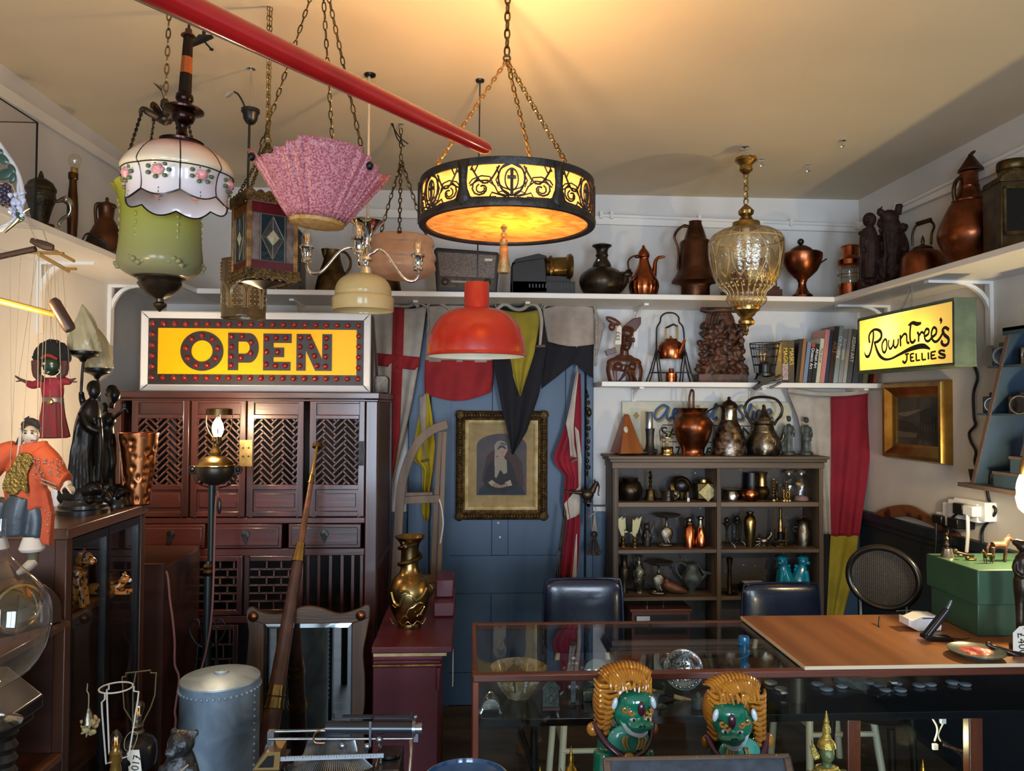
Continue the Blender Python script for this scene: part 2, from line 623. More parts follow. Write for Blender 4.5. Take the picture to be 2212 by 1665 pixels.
st('window_1', bx(-1.45, 0, YF-.08, YF-.02, .5, .56)+bx(-1.45, 0, YF-.08, YF-.02, 2.24, 2.3)+U(bx(a-.03, a+.03, YF-.08, YF-.02, .5, 2.3) for a in (-1.42, -.72, -.03)), WHITE)
st('door_2', bx(.85, .93, YF-.08, YF-.02, 0, 2.3)+bx(1.66, 1.75, YF-.08, YF-.02, 0, 2.3)+bx(.93, 1.66, YF-.08, YF-.02, 0, .12)+bx(.93, 1.66, YF-.08, YF-.02, 2.2, 2.3), BLUE)
# dado boarding and rails
st('trim_1', bx(XL, -.315, YB-.012, YB, 0, ZD-.02)+bx(.645, XR, YB-.012, YB, 0, ZD-.02)+bx(XL, -.315, YB-.025, YB, ZD-.035, ZD)+bx(.645, XR, YB-.025, YB, ZD-.035, ZD), BLUE)
st('trim_2', bx(XR-.012, XR, .3, YB, 0, ZD-.03)+bx(XR-.035, XR, .3, YB, ZD-.03, ZD+.01)+bx(XR-.022, XR, .3, YB, ZD-.06, ZD-.03), NAVY)
st('baseboard_back', bx(XL, -.315, YB-.03, YB-.012, 0, .16)+bx(.645, XR, YB-.03, YB-.012, 0, .16), BLUE)
# picture rail and conduit
def strip(name, pts, h, t, mt):
 a, b = pts
 d = (b-a)
 nrm = V((0, -1, 0)) if abs(d.x) > abs(d.y) else V((-1 if a.x > 0 else 1, 0, 0))
 vs = []
 for p in (a, b):
  for q in (0, 1):
   for w in (0, 1):
    vs.append(tuple(p+V((0, 0, h))*q+nrm*t*w))
 st(name, G(vs, [(0, 1, 3, 2), (4, 6, 7, 5), (0, 4, 5, 1), (2, 3, 7, 6), (0, 2, 6, 4), (1, 5, 7, 3)]), mt, bev=.003)
r0, r1 = P(300, 455, YB), P(1853, 503, YB)
strip('trim_3', (r0, r1), .045, .02, WHITE)
r2, r3 = Px(1853, 503, XR), Px(2212, 351, XR)
r3 = r2+(r3-r2)*1.6
strip('trim_4', (r2, r3), .045, .02, WHITE)
r4, r5 = Px(80, 262, XL), Px(300, 398, XL)
strip('trim_5', (r4+(r4-r5)*.8, r5+(r5-r4)*.5), .04, .018, WHITE)
a, b_ = P(1298, 465, YB-.02), P(1848, 487, YB-.02)
st('trim_6', T([a, b_], .011, 10)+U(bx(p.x-.008, p.x+.008, YB-.04, YB, p.z-.018, p.z+.018) for p in (a, a+(b_-a)*.04, a+(b_-a)*.38, a+(b_-a)*.74, b_)), WHITE)
a, b_ = Px(1860, 487, XR-.02), Px(2212, 317, XR-.02)
b_ = a+(b_-a)*1.5
st('trim_7', T([a, b_], .011, 10)+U(bx(XR-.04, XR, p.y-.008, p.y+.008, p.z-.018, p.z+.018) for p in (a, a+(b_-a)*.2, a+(b_-a)*.5)), WHITE)
# the blue door with its frame
YD = YB-.03
dx0, dx1 = -.20, .60
z1, z2, z3 = P(1000, 1281, YD).z, P(1000, 1199, YD).z, P(1000, 1125, YD).z
mx0, mx1 = P(1062, 1100, YD).x, P(1098, 1100, YD).x
d = bx(dx0, dx1, YB-.03, YB, .005, 1.99)
for q in ((dx0, dx0+.1, .005, 1.99), (dx1-.1, dx1, .005, 1.99), (dx0+.1, dx1-.1, .005, .17), (dx0+.1, dx1-.1, z1, z2), (dx0+.1, dx1-.1, 1.88, 1.99), (mx0, mx1, .17, z1), (mx0, mx1, z2, 1.88)):
 d = d+bx(q[0], q[1], YB-.042, YB-.03, q[2], q[3])
st('door_1', d, BLUE, bev=.003)
st('door_frame', bx(-.315, dx0-.006, YB-.05, YB, 0, 2.05)+bx(dx1+.006, .645, YB-.05, YB, 0, 2.05)+bx(-.315, .645, YB-.05, YB, 1.997, 2.05), BLUE, bev=.004)
st('door_bolt', U(E(p.x, p.y, p.z, .006) for p in (P(1080, 1160, YD-.013), P(1076, 1129, YD-.013))), WHITE)
# ---------------------------------------------------------------- wall shelves
def brk(x, y, z, dx, dy, ln=.2, h=.25, w=.022):
 """angle bracket in world metres: arm along (dx,dy), upright down the wall"""
 n = V((-dy, dx, 0))*w/2
 g = G()
 def sl(pts, nn):
  k = len(pts)
  q = G([tuple(p+nn) for p in pts]+[tuple(p-nn) for p in pts])
  q.f = [tuple(range(k)), tuple(range(k, 2*k))]+[(i, (i+1) % k, k+(i+1) % k, k+i) for i in range(k)]
  return q
 c = V((x, y, z))
 D = V((dx, dy, 0))
 Z = V((0, 0, 1))
 g = sl([c, c+D*ln, c+D*ln-Z*.01, c+D*.016-Z*.012, c+D*.014-Z*h, c-Z*h], n)
 arc = [c+D*(.012+.5*ln*(1-cos(pi/2*i/6)))-Z*(.012+.5*h*(1-sin(pi/2*i/6))) for i in range(7)]
 inn = [p-D*.012-Z*-.010 for p in arc][::-1]
 return g+sl(arc+inn, n*.55)
def shelf(name, label, g, brs, mt=WHITE, grp='white wall shelves'):
 s = it(name, label, 'shelf', w=(g.v[0]), group=grp)
 o('board', g, mt, bev=.003)
 for b in brs:
  o('bracket', brk(*b), WHITE)
 return s
zb = ZS-.025
bk = []
for px_ in (655, 905, 1132, 1372):
 bk.append((P(px_, 660, YB).x, YB, zb, 0, -1, .26, .2))
shelf('wall_shelf', 'long white shelf across the back wall carrying the radio and copper pots', bx(XSL, XSR, YSH, YB, zb, ZS), bk)
ly = [1.558*1642/w for w in (760, 905)]
shelf('wall_shelf', 'white shelf along the left wall carrying the brass urn and bulb lamp', bx(XL, XSL, .6, YB, zb, ZS), [(XL, y_, zb, 1, 0, .2, .26, .03) for y_ in ly+[2.0]])
shelf('wall_shelf', 'white shelf along the right wall carrying the big copper ewer', bx(XSR, XR, .6, YB, zb, ZS), [(XR, y_, zb, -1, 0, .27, .26, .03) for y_ in (2.95, 3.7, 2.2)])
zl = P(1500, 825, 3.74).z
ZL = zl
xa, xb = P(1300, 830, 3.74).x, P(1908, 830, 3.74).x
shelf('wall_shelf', 'shorter white shelf above the bookcase holding books and a bust', bx(xa, xb, 3.74, YB, zl-.025, zl), [(P(q, 850, YB).x, YB, zl-.025, 0, -1, .2, .18) for q in (1368, 1620, 1830)])
# ---------------------------------------------------------------- lights
SC.world = bpy.data.worlds.new('world')
SC.world.use_nodes = True
SC.world.node_tree.nodes['Background'].inputs[0].default_value = (.55, .7, 1, 1)
SC.world.node_tree.nodes['Background'].inputs[1].default_value = .4
light('window_daylight', 'AREA', (-.72, YF-.15, 1.3), 54, (.67, .82, 1), 1.45, (90, 0, 0), 1.55)
light('door_daylight', 'AREA', (1.3, YF-.15, 1.1), 48, (.67, .82, 1), .75, (90, 0, 0), 1.9)
SC.view_settings.view_transform = 'Standard'
SC.view_settings.look = 'None'
SC.view_settings.exposure = .35
# ================================================================ hanging things
# red tapered pole
zp = 2.12
e1, e0 = Pz(1043, 317, zp), Pz(560, 88, zp)
dr = (e1-e0).normalized()
s0 = e0-dr*1.3
ln = (e1-s0).length
s = it('painted_pole', 'long red painted tapering pole hung overhead from the upper left', 'pole', w=s0)
pts, rs = [], []
for i in range(25):
 t = i/24
 pts.append(tuple(s0+dr*ln*t))
 rs.append(.028-.0125*t)
for a, rr in ((.012, .0135), (.02, .010), (.025, .004)):
 pts.append(tuple(e1+dr*a))
 rs.append(rr)
pole = o('shaft', T(pts, rs, 24), REDPOLE)
o('reflection_band', T([tuple(s0+dr*ln*t+V((-.35, .27, -.9))*(.0275-.0125*t)) for t in (0, .3, .6, .8)], [.0045, .004, .0025, .001], 8), m('pale_reflection', 'b9a98c', .35, .8), label='pale reflection modelled as a strip under the pole')  # pale strip stands in for a reflection along the pole's underside
o('paint_chip', E(*tuple(Pz(962, 279, zp)+V((.0, -.0150, 0))), .006, .002, .004), m('bare_pale_paint', 'c4cfdc', .4))
for t in (.03, .3):
 q = s0+dr*ln*t
 o('hanging_cord', T([tuple(q), (q.x, q.y, ZC)], .002), ROPE)
# drum chandelier
s = it('drum_chandelier', 'round drum chandelier of glowing amber glass with dark filigree panels', 'chandelier', 1095, 2.05, y=492)
RB, yt = 186, 398
MICA = m('amber_mica_glass', 'eec070', .3, 0, 'bd8a3c', sc=14, lo=.3, hi=.7, tl=.5, em=.5, dist=2)
MICAP = m('pale_amber_glass', 'f6d590', .35, 0, 'e2b060', sc=18, lo=.3, hi=.75, tl=.5, em=.65, dist=2)
DIRON = m('drum_dark_iron', '3a3734', .5, .6, '282523', sc=30, bump=.2)
def cy(u, y, rr=RB):
 """u in degrees from the near side"""
 a = R(u)
 return (1095+rr*sin(a), y, -rr*cos(a))
fr = o('frame', Lo([(RB-12, 491), (RB+3, 492), (RB+5, 484), (RB+2, 477), (RB-2, 475), (RB-12, 479), (RB-12, 491)], 1095, 0, 72)+Lo([(RB-6, 398), (RB+1, 397), (RB+1, 404), (RB-1, 411), (RB-6, 411), (RB-6, 398)], 1095, 0, 72), DIRON)
for k in range(6):
 u = 30+60*k
 g = G()
 w = [(3.6, 400), (3.1, 420), (2.6, 440), (3, 455), (4.6, 468), (5, 478), (3, 484), (0, 487)]
 vs = [cy(u+s_*a, y, RB+q) for a, y in w for s_, q in ((-1, 1), (0, 5), (1, 1))]
 g = G(vs, [(i*3+j, i*3+j+1, i*3+j+4, i*3+j+3) for i in range(len(w)-1) for j in (0, 1)])
 for s_ in (-1, 1):
  arc = [(u+s_*(2+10*(1-cos(R(a)))), 477-20*(1-sin(R(a)))) for a in range(0, 91, 15)]
  n0 = len(arc)
  vv = [cy(u+s_*1.6, 478, RB+1)]+[cy(a, y, RB+1) for a, y in arc]
  g = g+G(vv, [(0, i, i+1) for i in range(1, n0)])
 o('mullion', g, DIRON, sol=.003)
for k in range(6):
 u = 60*k
 pn = o('glass_panel', sheet(lambda a, b: cy(u-29+58*a, 408+70*b, RB-6), 12, 2), MICAP, sol=.002)
 g = G()
 def S(p, w=1.1):
  return T([cy(u+a*26.5, 409+b*66, RB-3) for a, b in p], w*1.3, 5)
 g = ring(0, 0, 0, 1, .1, 20, 'd', tn=4).map(lambda x, y, d: cy(u+x*4, 441+y*21, RB-3+d))
 g = g+S([(.15*cos(t*pi/10), .48+.32*sin(t*pi/10)) for t in range(21)])
 g = g+S([(.30*cos(t*pi/10)*(1-.1*sin(t*pi/10)), .48+.47*sin(t*pi/10)) for t in range(21)], 1.6)
 g = g+S([(0, .2), (0, .95)], 2.6)+S([(-.1, .42), (.1, .42)], 3)+S([(-.22, .15), (0, .02), (.22, .15)], 1.2)
 for q in (-1, 1):
  g = g+S([(q*(.28+.66*t/12), .08+.5*sin(pi*t/12)) for t in range(13)], 1.5)
  for t in range(1, 12, 2):
   p = cy(u+26.5*q*(.28+.66*t/12), 409+66*(.08+.5*sin(pi*t/12)), RB-3)
   g = g+E(*p, 2.4, 2.6, 1.4, 6)
  sp = [(q*(.70+(.26-.02*t)*cos(-1.2+t*.62)*1.0), .72+(.30-.025*t)*sin(-1.2+t*.62)) for t in range(11)]
  g = g+S(sp, 1.5)
  g = g+S([(q*.05, .98), (q*.3, .9), (q*.38, .68), (q*.55, .5), (q*.8, .5), (q*.98, .62)], 1.3)
  g = g+S([(q*.02, .8), (q*.2, .72), (q*.34, .55)], 1.1)+S([(q*.12, .99), (q*.45, .86), (q*.5, .99)], 1.3)+S([(q*.9, 0), (q*.97, .15), (q*.85, .2), (q*.78, .02)], 1.2)
  g = g+S([(q*(.70+(.14-.01*t)*cos(-1.2+t*.7)), .74+(.16-.014*t)*sin(-1.2+t*.7)) for t in range(8)], 1.3)+S([(q*.06, .9), (q*.16, .82), (q*.3, .86), (q*.2, .97)], 1.3)+S([(q*.42, .62), (q*.5, .4), (q*.7, .36), (q*.92, .44), (q, .56)], 1.2)+S([(q*.34, .12), (q*.3, .35), (q*.36, .5), (q*.3, .7)], 1.1)
  g = g+S([(q*.35, .99), (q*.62, .99), (q*.9, .97)], 1.2)
 o('filigree', g, DIRON, par=pn)
o('bottom_glass', L([(0, 486), (RB-13, 484), (RB-13, 486.5), (0, 488.5)], 1095, 0, 64), MICA)
BULB = m('lit_bulb', 'ffe8b0', .4, em=14, emc='ffd080')
o('bulb', E(1125, 454, 0, 12, 20, 12), BULB)
o('bulb_holder', L([(7, 405), (9, 412), (9, 434), (7, 438)], 1125), BRASSD)
o('spider', T([(1095-RB+4, 402, 0), (1095+RB-4, 402, 0)], 3)+T([(1095, 402, -RB+4), (1095, 402, RB-4)], 3), DIRON)
o('tassel', L([(2, 486), (8, 494), (4, 500), (3, 503)], 1088, -12)+ring(1088, 510, -12, 5, 2, 14, 'd')+L([(3, 515), (8, 519), (9, 530), (7, 533), (9, 537), (10, 560), (14, 588), (12, 592), (2, 590)], 1088, -12, 16), m('tassel_gilt', 'a58a58', .45, .5, '7a6238', sc=60, bump=.3), label='gilt tassel finial')
yc = s.yz(ZC)
for p in ((-152, -100), (88, 150), (120, -118)):
 o('chain', chain((1093, 128, 0), (1095+p[0], 398, p[1]), 17, 8, 1.7), m('warm_brass', 'b08850', .3, 1) if p[0] == -152 else BRASS)
o('chain', chain((1094, yc, 0), (1093, 118, 0), 24, 11, 2.2), BRASSD)
o('ring', ring(1093, 124, 0, 7, 2.2, 16, 'd'), BRASSD)
light('drum_bulb', 'POINT', tuple(P(1122, 452, 2.04)), 29, (1, .63, .25), .035)
# pink mottled bowl
s = it('glass_pendant_bowl', 'pink mottled glass bowl with stepped fan-shaped pleats on chains', 'ceiling lamp', 688, 1.9, y=478)
def pk(a, b):
 th = 2*pi*a
 ph = ((a*3+.10) % 1)*2-1
 k = sum(abs(ph) > q_ for q_ in (.42, .6, .78))
 rt_ = 153-4*k
 top = 345+10*k
 rr = 60+(rt_-60)*b+(3.5 if b > .12 else 0)*max(-.6, min(.6, 2*cos(2*pi*(abs(ph)-.42)/.18)))*(1 if abs(ph) > .3 else .25)
 return (688+rr*cos(th), 478-(478-top)*b, rr*sin(th))
g = sheet(pk, 180, 8)
g = g+L([(60, 478), (40, 481), (0, 482)], 688)
o('bowl', g.rot(4, (688, 440)), PINKGL, sol=.004, sm=25)
o('base_glass', L([(61, 476), (58, 486), (35, 490), (0, 491)], 688, 0, 28, fl=14, fa=.02).rot(4, (688, 440)), m('amber_base_glass', 'c8963a', .2, 0, 'e0c080', sc=60, tl=.5, bump=.4), label='amber textured glass base')
yc = s.yz(ZC)
for a in (215, 325, 85):
 p = (688+140*cos(R(a)), 372+8*cos(R(a)), 140*sin(R(a)))
 o('knob', E(p[0]*1.0+8*cos(R(a)), p[1]+3, p[2]+10*sin(R(a)), 8, 9, 8), BLACKM)
 o('chain', chain((688, yc+18, 0), (p[0]-6*cos(R(a)), p[1]-6, p[2]-6*sin(R(a))), 22, 9, 1.5), BRASSD)
o('ceiling_hook', L([(14, yc), (14, yc+3), (4, yc+4), (3, yc+16)], 688), BRASSD)
# floral shade
s = it('floral_glass_lamp', 'hanging lamp with rose-painted white scalloped glass shade and copper stem', 'ceiling lamp', 388, 1.95, y=450)
z = lambda y: (450-y)*s.sz
FLOR = m('rose_painted_glass', 'e6dcd6', .14, tl=.3, ramp=[(z(455), 'd8d2da'), (z(395), 'e6e0e2'), (z(380), 'ece0c4'), (z(350), 'ecd2bc'), (z(325), 'cf8f8c'), (z(316), 'b87878')], coat=.2)
prof = cr([(48, 318), (74, 326), (98, 346), (112, 366), (115, 377), (108, 386), (103, 402), (101, 420), (103, 434)], 3)
X0 = 384
def fs(a, b):
 i = b*(len(prof)-1)
 j = min(int(i), len(prof)-2)
 t = i-j
 r_ = prof[j][0]*(1-t)+prof[j+1][0]*t
 y_ = prof[j][1]*(1-t)+prof[j+1][1]*t
 w = max(0, (y_-384)/50)
 y_ += 14*w*abs(cos(4*2*pi*a))
 r_ *= 1+.03*abs(cos(4*2*pi*a))
 return (X0+r_*cos(2*pi*a), y_, r_*sin(2*pi*a))
sh = o('shade', sheet(fs, 96, 26), FLOR, sol=.0025)
for k in range(8):
 a = (k+.5)/8
 o('lead_line', T([tuple(V(fs(a, b/20))+V((cos(2*pi*a), 0, sin(2*pi*a)))*.8) for b in range(21)], 1.8, 5), BLK, par=sh)
o('lead_line', T([fs(a/64, .56) for a in range(64)], 2, 5, True)+T([tuple(V(fs(a/96, .99))) for a in range(96)], 2, 5, True), BLK, par=sh)
gp, gl = [], G()
for k in range(8):
 a = k/8
 c = V(fs(a, .70))
 n_ = V((cos(2*pi*a), -.1, sin(2*pi*a)))
 tg = V((-sin(2*pi*a), 0, cos(2*pi*a)))
 for j in range(7):
  q = c+tg*(22*cos(j*.9))+V((0, 1, 0))*15*sin(j*.9)+n_*1.2
  gl = gl+E(*q, 6, 4.5, 6, 6)
 gp.append(E(*(c+n_*.5), 13, 11, 12, 10)+U(E(*(c+n_*3+tg*9*cos(t*1.3)+V((0, 7*sin(t*1.3), 0))), 6, 5, 6, 6) for t in range(5)))
 for b in (.9, .95):
  gl = gl+E(*(V(fs(a, b))+n_*.5), 1.6, 3, 1.6, 5)
GPS = gp
o('painted_leaves', gl, m('painted_leaf_green', '4a5a38', .4), par=sh)
RSM = m('painted_rose_pink', 'c0707a', .35, 0, 'd8a8a0', sc=90)
for g in GPS:
 o('painted_rose', g, RSM, par=sh)
st_ = L([(0, 316), (14, 312), (46, 310), (47, 306), (40, 303), (16, 296), (10, 286), (9, 272), (12, 268), (21, 262), (25, 252), (24, 246), (42, 240), (43, 236), (36, 231), (18, 228), (15, 220), (19, 214), (18, 204), (13, 199)], 390, 0, 32)
o('stem_base', st_.rot(2.6, (388, 316)), m('dark_copper', '3b2620', .25, .9, '241816', sc=12))
for nm, ya, yb, ra, rb, mt in (('stem', 199, 158, 14.5, 13.5, 0), ('copper_band', 158, 122, 13.5, 12, 1), ('stem', 122, 76, 12, 10.5, 0)):
 o(nm, L([(ra, ya), (rb, yb)], 390, 0, 8).rot(2.6, (388, 316)), m('stem_dark', '241a18', .3, .8) if not mt else m('stem_copper', 'a85f34', .35, .9), sm=20)
o('collar', L([(10, 78), (16, 76), (15, 73), (8, 68), (7, 60)], 390, 0, 20).rot(2.6, (388, 316)), m('collar_copper', '5a3a2c', .3, .9))
yc = s.yz(ZC)
o('hook_rod', T([(402, 62, 0), (403, yc, 0)], 3), IRON)
# grey bracket on the ceiling
one('ceiling_bracket', 'small grey metal bracket with a brass hook on the ceiling by the red pole', 'bracket', lambda: pr([(412, 100), (432, 78), (460, 78), (440, 88)], -8, 8)+T([(436, 84, 0), (455, 104, 0), (460, 108, 0)], 2)+E(457, 106, 0, 5, 3, 5, 8)+T([(440, 84, 0), (442, cur.yz(ZC), 0)], 4), IRON, 440, 2.06, y=90)
# yellow-green glass shade
s = it('green_glass_lamp', 'yellow-green frilled glass shade with dark finial hung on a brass chain', 'ceiling lamp', 346, 2.2, y=600)
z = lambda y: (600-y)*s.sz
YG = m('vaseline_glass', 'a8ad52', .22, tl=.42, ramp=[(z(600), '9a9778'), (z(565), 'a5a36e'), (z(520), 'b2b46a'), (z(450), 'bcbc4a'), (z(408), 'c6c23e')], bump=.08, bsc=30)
prof = cr([(97, 408), (92, 418), (86, 432), (81, 452), (81, 490), (83, 525), (86, 555), (86, 572), (76, 588), (52, 600)], 3)
def gs(a, b):
 i = b*(len(prof)-1)
 j = min(int(i), len(prof)-2)
 t = i-j
 r_ = prof[j][0]*(1-t)+prof[j+1][0]*t
 y_ = prof[j][1]*(1-t)+prof[j+1][1]*t
 w = max(0, 1-b*5)
 r_ += w*5*cos(11*2*pi*a)
 y_ += w*6*sin(7*2*pi*a)
 return (346+r_*cos(2*pi*a), y_, r_*sin(2*pi*a))
g = sheet(gs, 96, 24)
for k in range(6):
 a = (k+.25)/6
 for y_, w, h in ((448, 5, 4), (462, 3, 5), (480, 3.4, 5), (497, 3, 4), (510, 2.6, 4), (523, 2.4, 5), (440, 7, 5)):
  g = g+E(346+82*cos(2*pi*a), y_, 82*sin(2*pi*a), w, h, w, 8)
 for q in range(5):
  g = g+E(346+(88-4*abs(q-2))*cos(2*pi*a+q*.1-.2), 575-6*sin(q*1.5), (88-4*abs(q-2))*sin(2*pi*a+q*.1-.2), 6, 5, 6, 8)
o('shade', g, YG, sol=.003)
o('finial', L([(50, 596), (50, 602), (44, 608), (46, 614), (38, 626), (24, 638), (9, 646), (8, 652), (15, 657), (14, 662), (7, 668), (2, 673)], 346, 0, 30, fl=9, fa=.03, fr=(3, 5)), BRONZE)
o('crown', L([(4, 210), (9, 216), (10, 228), (5, 236), (6, 250), (16, 256), (15, 262), (4, 268)], 350, 0, 14)+U(T([(350, 258, 0), (350+30*cos(R(a)), 246, 30*sin(R(a))), (350+44*cos(R(a)), 240, 44*sin(R(a))), (350+50*cos(R(a)), 250, 50*sin(R(a)))], [5, 8, 6, 3], 8, k=3) for a in (20, 140, 200, 260, 320)), BRONZE)
for a in (20, 140, 200, 320):
 o('shade_chain', chain((350+47*cos(R(a)), 250, 47*sin(R(a))), (346+86*cos(R(a)), 412, 86*sin(R(a))), 9, 6, 1.6, 4), BRONZE)
yc = s.yz(ZC)
o('chain', chain((356, yc, 0), (351, 214, 0), 23, 11, 1.7), BRASS)
o('wire_end', U(T([(348, 212, 0), (343, 195, -3), (337+4*i, 183-abs(i), -6+3*i)], .8, 4) for i in range(-2, 3)), BLK)
# stained glass lantern
s = it('stained_glass_lantern', 'square gilt lantern with stained leaded glass and diamond centre hung on chains', 'lantern', 570, 2.15, y=600, rz=34)
A = 52
def four(fn):
 return [fn().rot(90*k, (570, 0, 0), 'y') for k in range(4)]
for g in four(lambda: bx(570-A-3, 570-A+6, 432, 598, -A-3, -A+6)):
 o('corner_post', g, m('lantern_gilt', '9a7440', .5, .5, '5c4020', sc=40), bev=.001)
def gal(y0, y1, lobes, up_):
 def f():
  pts = [(570-A-6, y0)]
  n = lobes*6
  for i in range(n+1):
   t = i/n
   pts.append((570-A-6+(2*A+12)*t, y1+up_*abs(sin(pi*lobes*t))))
  pts.append((570+A+6, y0))
  g = pr(pts, -A-7, -A-3)
  for i in range(lobes):
   g = g+ring(570-A+(2*A)*(i+.5)/lobes, (y0+y1)/2, -A-7.5, 5, 1.3, 10, 'd', tn=4)
  return g
 return f
o('top_gallery', U(four(gal(450, 432, 6, -6))), GOLDD)
o('base_gallery', U(four(gal(590, 606, 7, 7)))+bx(570-A-9, 570+A+9, 604, 608, -A-9, A+9), GOLDD)
o('floor_plate', L([(50, 606), (46, 612), (30, 616), (6, 624), (0, 626)], 570, 0, 24), BRONZE)
REDP = m('ruby_glass', '4a1218', .12, spec=.6)
DARKP = m('dark_textured_glass', '28302e', .12, 0, '4a4038', sc=30, bump=.3, bsc=60)
TEAL = m('teal_glass', '142428', .1, bump=.2, bsc=80, spec=.6)
MAUVE = m('mauve_streaky_glass', '4a3a36', .15, 0, '6a5c52', sc=30, bump=.3, bsc=50)
BEV = m('bevelled_clear_glass', '8a8468', .06, spec=.8, coat=.5)
for k in range(4):
 q = lambda g: g.rot(90*k, (570, 0, 0), 'y')
 face = o('side_panel', q(bx(570-A+5, 570+A-5, 474, 572, -A, -A+2)), DARKP)
 o('red_pane', q(bx(570-A+5, 570+A-5, 450, 473, -A-1, -A+2)), REDP, par=face)
 o('red_pane', q(bx(570-A+5, 570+A-5, 573, 591, -A-1, -A+2)), REDP, par=face)
 o('side_pane', q(bx(570-A+6, 570-A+24, 475, 572, -A-1, -A+1)+bx(570+A-22, 570+A-6, 475, 572, -A-1, -A+1)), MAUVE, par=face)
 o('teal_pane', q(pr([(545, 476), (570, 476), (546, 522)], -A-1, -A+1)+pr([(572, 476), (594, 476), (594, 522)], -A-1, -A+1)+pr([(545, 570), (569, 570), (546, 526)], -A-1, -A+1)+pr([(572, 570), (594, 570), (594, 526)], -A-1, -A+1)), TEAL, par=face)
 cen = G([(556, 523, -A-2), (570, 506, -A-2), (584, 523, -A-2), (570, 540, -A-2), (570, 523, -A-7)], [(0, 1, 4), (1, 2, 4), (2, 3, 4), (3, 0, 4)])
 o('diamond_jewel', q(cen), BEV, par=face, sm=0)
 lead = [((546, 523), (570, 478)), ((570, 478), (594, 523)), ((594, 523), (570, 568)), ((570, 568), (546, 523)), ((544, 475), (544, 571)), ((596, 475), (596, 571)), ((556, 523), (570, 506)), ((570, 506), (584, 523)), ((584, 523), (570, 540)), ((570, 540), (556, 523)), ((524, 474), (616, 474)), ((524, 572), (616, 572)), ((570, 478), (570, 506)), ((570, 540), (570, 568)), ((546, 523), (556, 523)), ((584, 523), (594, 523))]
 o('lead_came', q(U(T([a+(-A-1.5,), b+(-A-1.5,)], 1.2, 5) for a, b in lead)), m('lead', '5d5850', .45, .7), par=face)
yc = s.yz(ZC)
for q in (-1, 1):
 o('chain', chain((575+3*q, yc, 0), (575+q, 296, 0), 13, 6, 1.1), BRASS)
o('ring', ring(575, 300, 0, 7, 1.3, 14, 'd'), BRASS)
for a, b in ((-1, -1), (1, -1), (1, 1), (-1, 1)):
 o('corner_chain', chain((575, 306, 0), (570+A*a, 436, A*b), 9, 6, 1.2, 4), BRASSD)
# rod pendant with embossed cylinder shade
s = it('cylinder_pendant', 'black rod pendant with brown embossed glass cylinder shade behind the lantern', 'ceiling lamp', 526, 2.56, y=688)
BRG = m('brown_embossed_glass', '7a6240', .22, 0, '5a4428', sc=8, tl=.3, bump=.25, bsc=40)
g = Lo([(47, 563), (46, 566), (46, 684), (47, 688)], 526, 0, 48)
nv0 = len(g.v)
for k in range(8):
 u = k/8*2*pi
 def cc(a, y, r_=47):
  return (526+r_*cos(u+a), y, r_*sin(u+a))
 for w in (0, .07):
  g = g+T([cc(a*(.34-w)*1.0, b) for a, b in [(-1, 668-w*60), (-1, 640), (-.8, 628+w*30), (-.3, 618+w*50), (0, 612+w*60), (.3, 618+w*50), (.8, 628+w*30), (1, 640), (1, 668-w*60)]], 1.4, 5, True)
 for i in range(3):
  for j in range(4):
   g = g+E(*cc(-.2+.2*i, 630+10*j), 2, 2, 2, 6)
 for j in range(6):
  g = g+E(*cc(.39, 572+7*j), 3, 3, 3, 6)
o('embossing', G(g.v[nv0:], [tuple(i-nv0 for i in q) for q in g.f if min(q) >= nv0]), m('embossed_pale_glass', 'a8885a', .2, tl=.3))
o('shade', G(g.v[:nv0], [q for q in g.f if max(q) < nv0]), BRG, sol=.0015)
yc = s.yz(ZC)
o('rod', T([(533, 265, 0), (529, 566, 0)], 2.8), BLK)
o('cup', L([(20, 233), (20, 240), (17, 243), (15, 255), (9, 264), (3, 267)], 535), BLK)
o('suspension_wire', T([(534, yc, 0), (532, 234, 0)], .8, 5)+T([(536, yc, 0), (537, 234, 0)], .8, 5)+T([(536, yc+15, 0), (541, 190, -3), (542, 200, -3)], .9, 5), CHROME)
o('ceiling_hook', L([(9, yc), (9, yc+2), (2, yc+3), (2, yc+16)], 535), CHROME)
o('flex', T([(527, 238, -3), (520, 220, -8), (510, 204, -10), (500, 199, -10)], 2, k=4), BLK)
o('connector', T([(500, 198, -10), (490, 206, -10), (484, 211, -10)], [4, 6, 4], 6), m('foil', 'b9b4ac', .3, .8, bump=.5), label='silver taped flex end')
# chrome three-arm chandelier
s = it('chrome_chandelier', 'three-armed chrome chandelier with candle bulbs above a cream bell glass', 'chandelier', 791, 2.58, y=600)
yc = s.yz(ZC)
o('rod', T([(793, yc, 0), (793, 480, 0)], 3), m('cream_rod', 'b8a890', .4, .4))
o('ceiling_rose', L([(13, yc), (12, yc+4), (4, yc+6)], 795), BLACKM)
o('trumpet', Lo(cr([(39, 478), (30, 484), (18, 500), (11, 518), (9, 532)], 3), 791), CHROME, sol=.001)
o('column', L([(9, 528), (7, 534), (7, 552), (14, 556), (16, 562), (9, 566), (7, 572), (9, 576), (12, 578), (15, 592), (16, 594)], 789), CHROME)
arms = [[(772, 546), (760, 536), (744, 538), (731, 547), (718, 562), (706, 577), (695, 588), (683, 593), (670, 590), (663, 578), (663, 568)]]
arms.append([(805, 546), (815, 538), (825, 541), (835, 549), (847, 566), (858, 582), (868, 594), (880, 604), (893, 606), (903, 597), (904, 582)])
CB = [(663, 567, 0), (903, 582, 0), (791, 572, -112)]
arms3 = [(789, 548, -14), (790, 538, -28), (790, 540, -45), (790, 556, -62), (791, 580, -85), (791, 592, -100), (791, 586, -112), (791, 575, -112)]
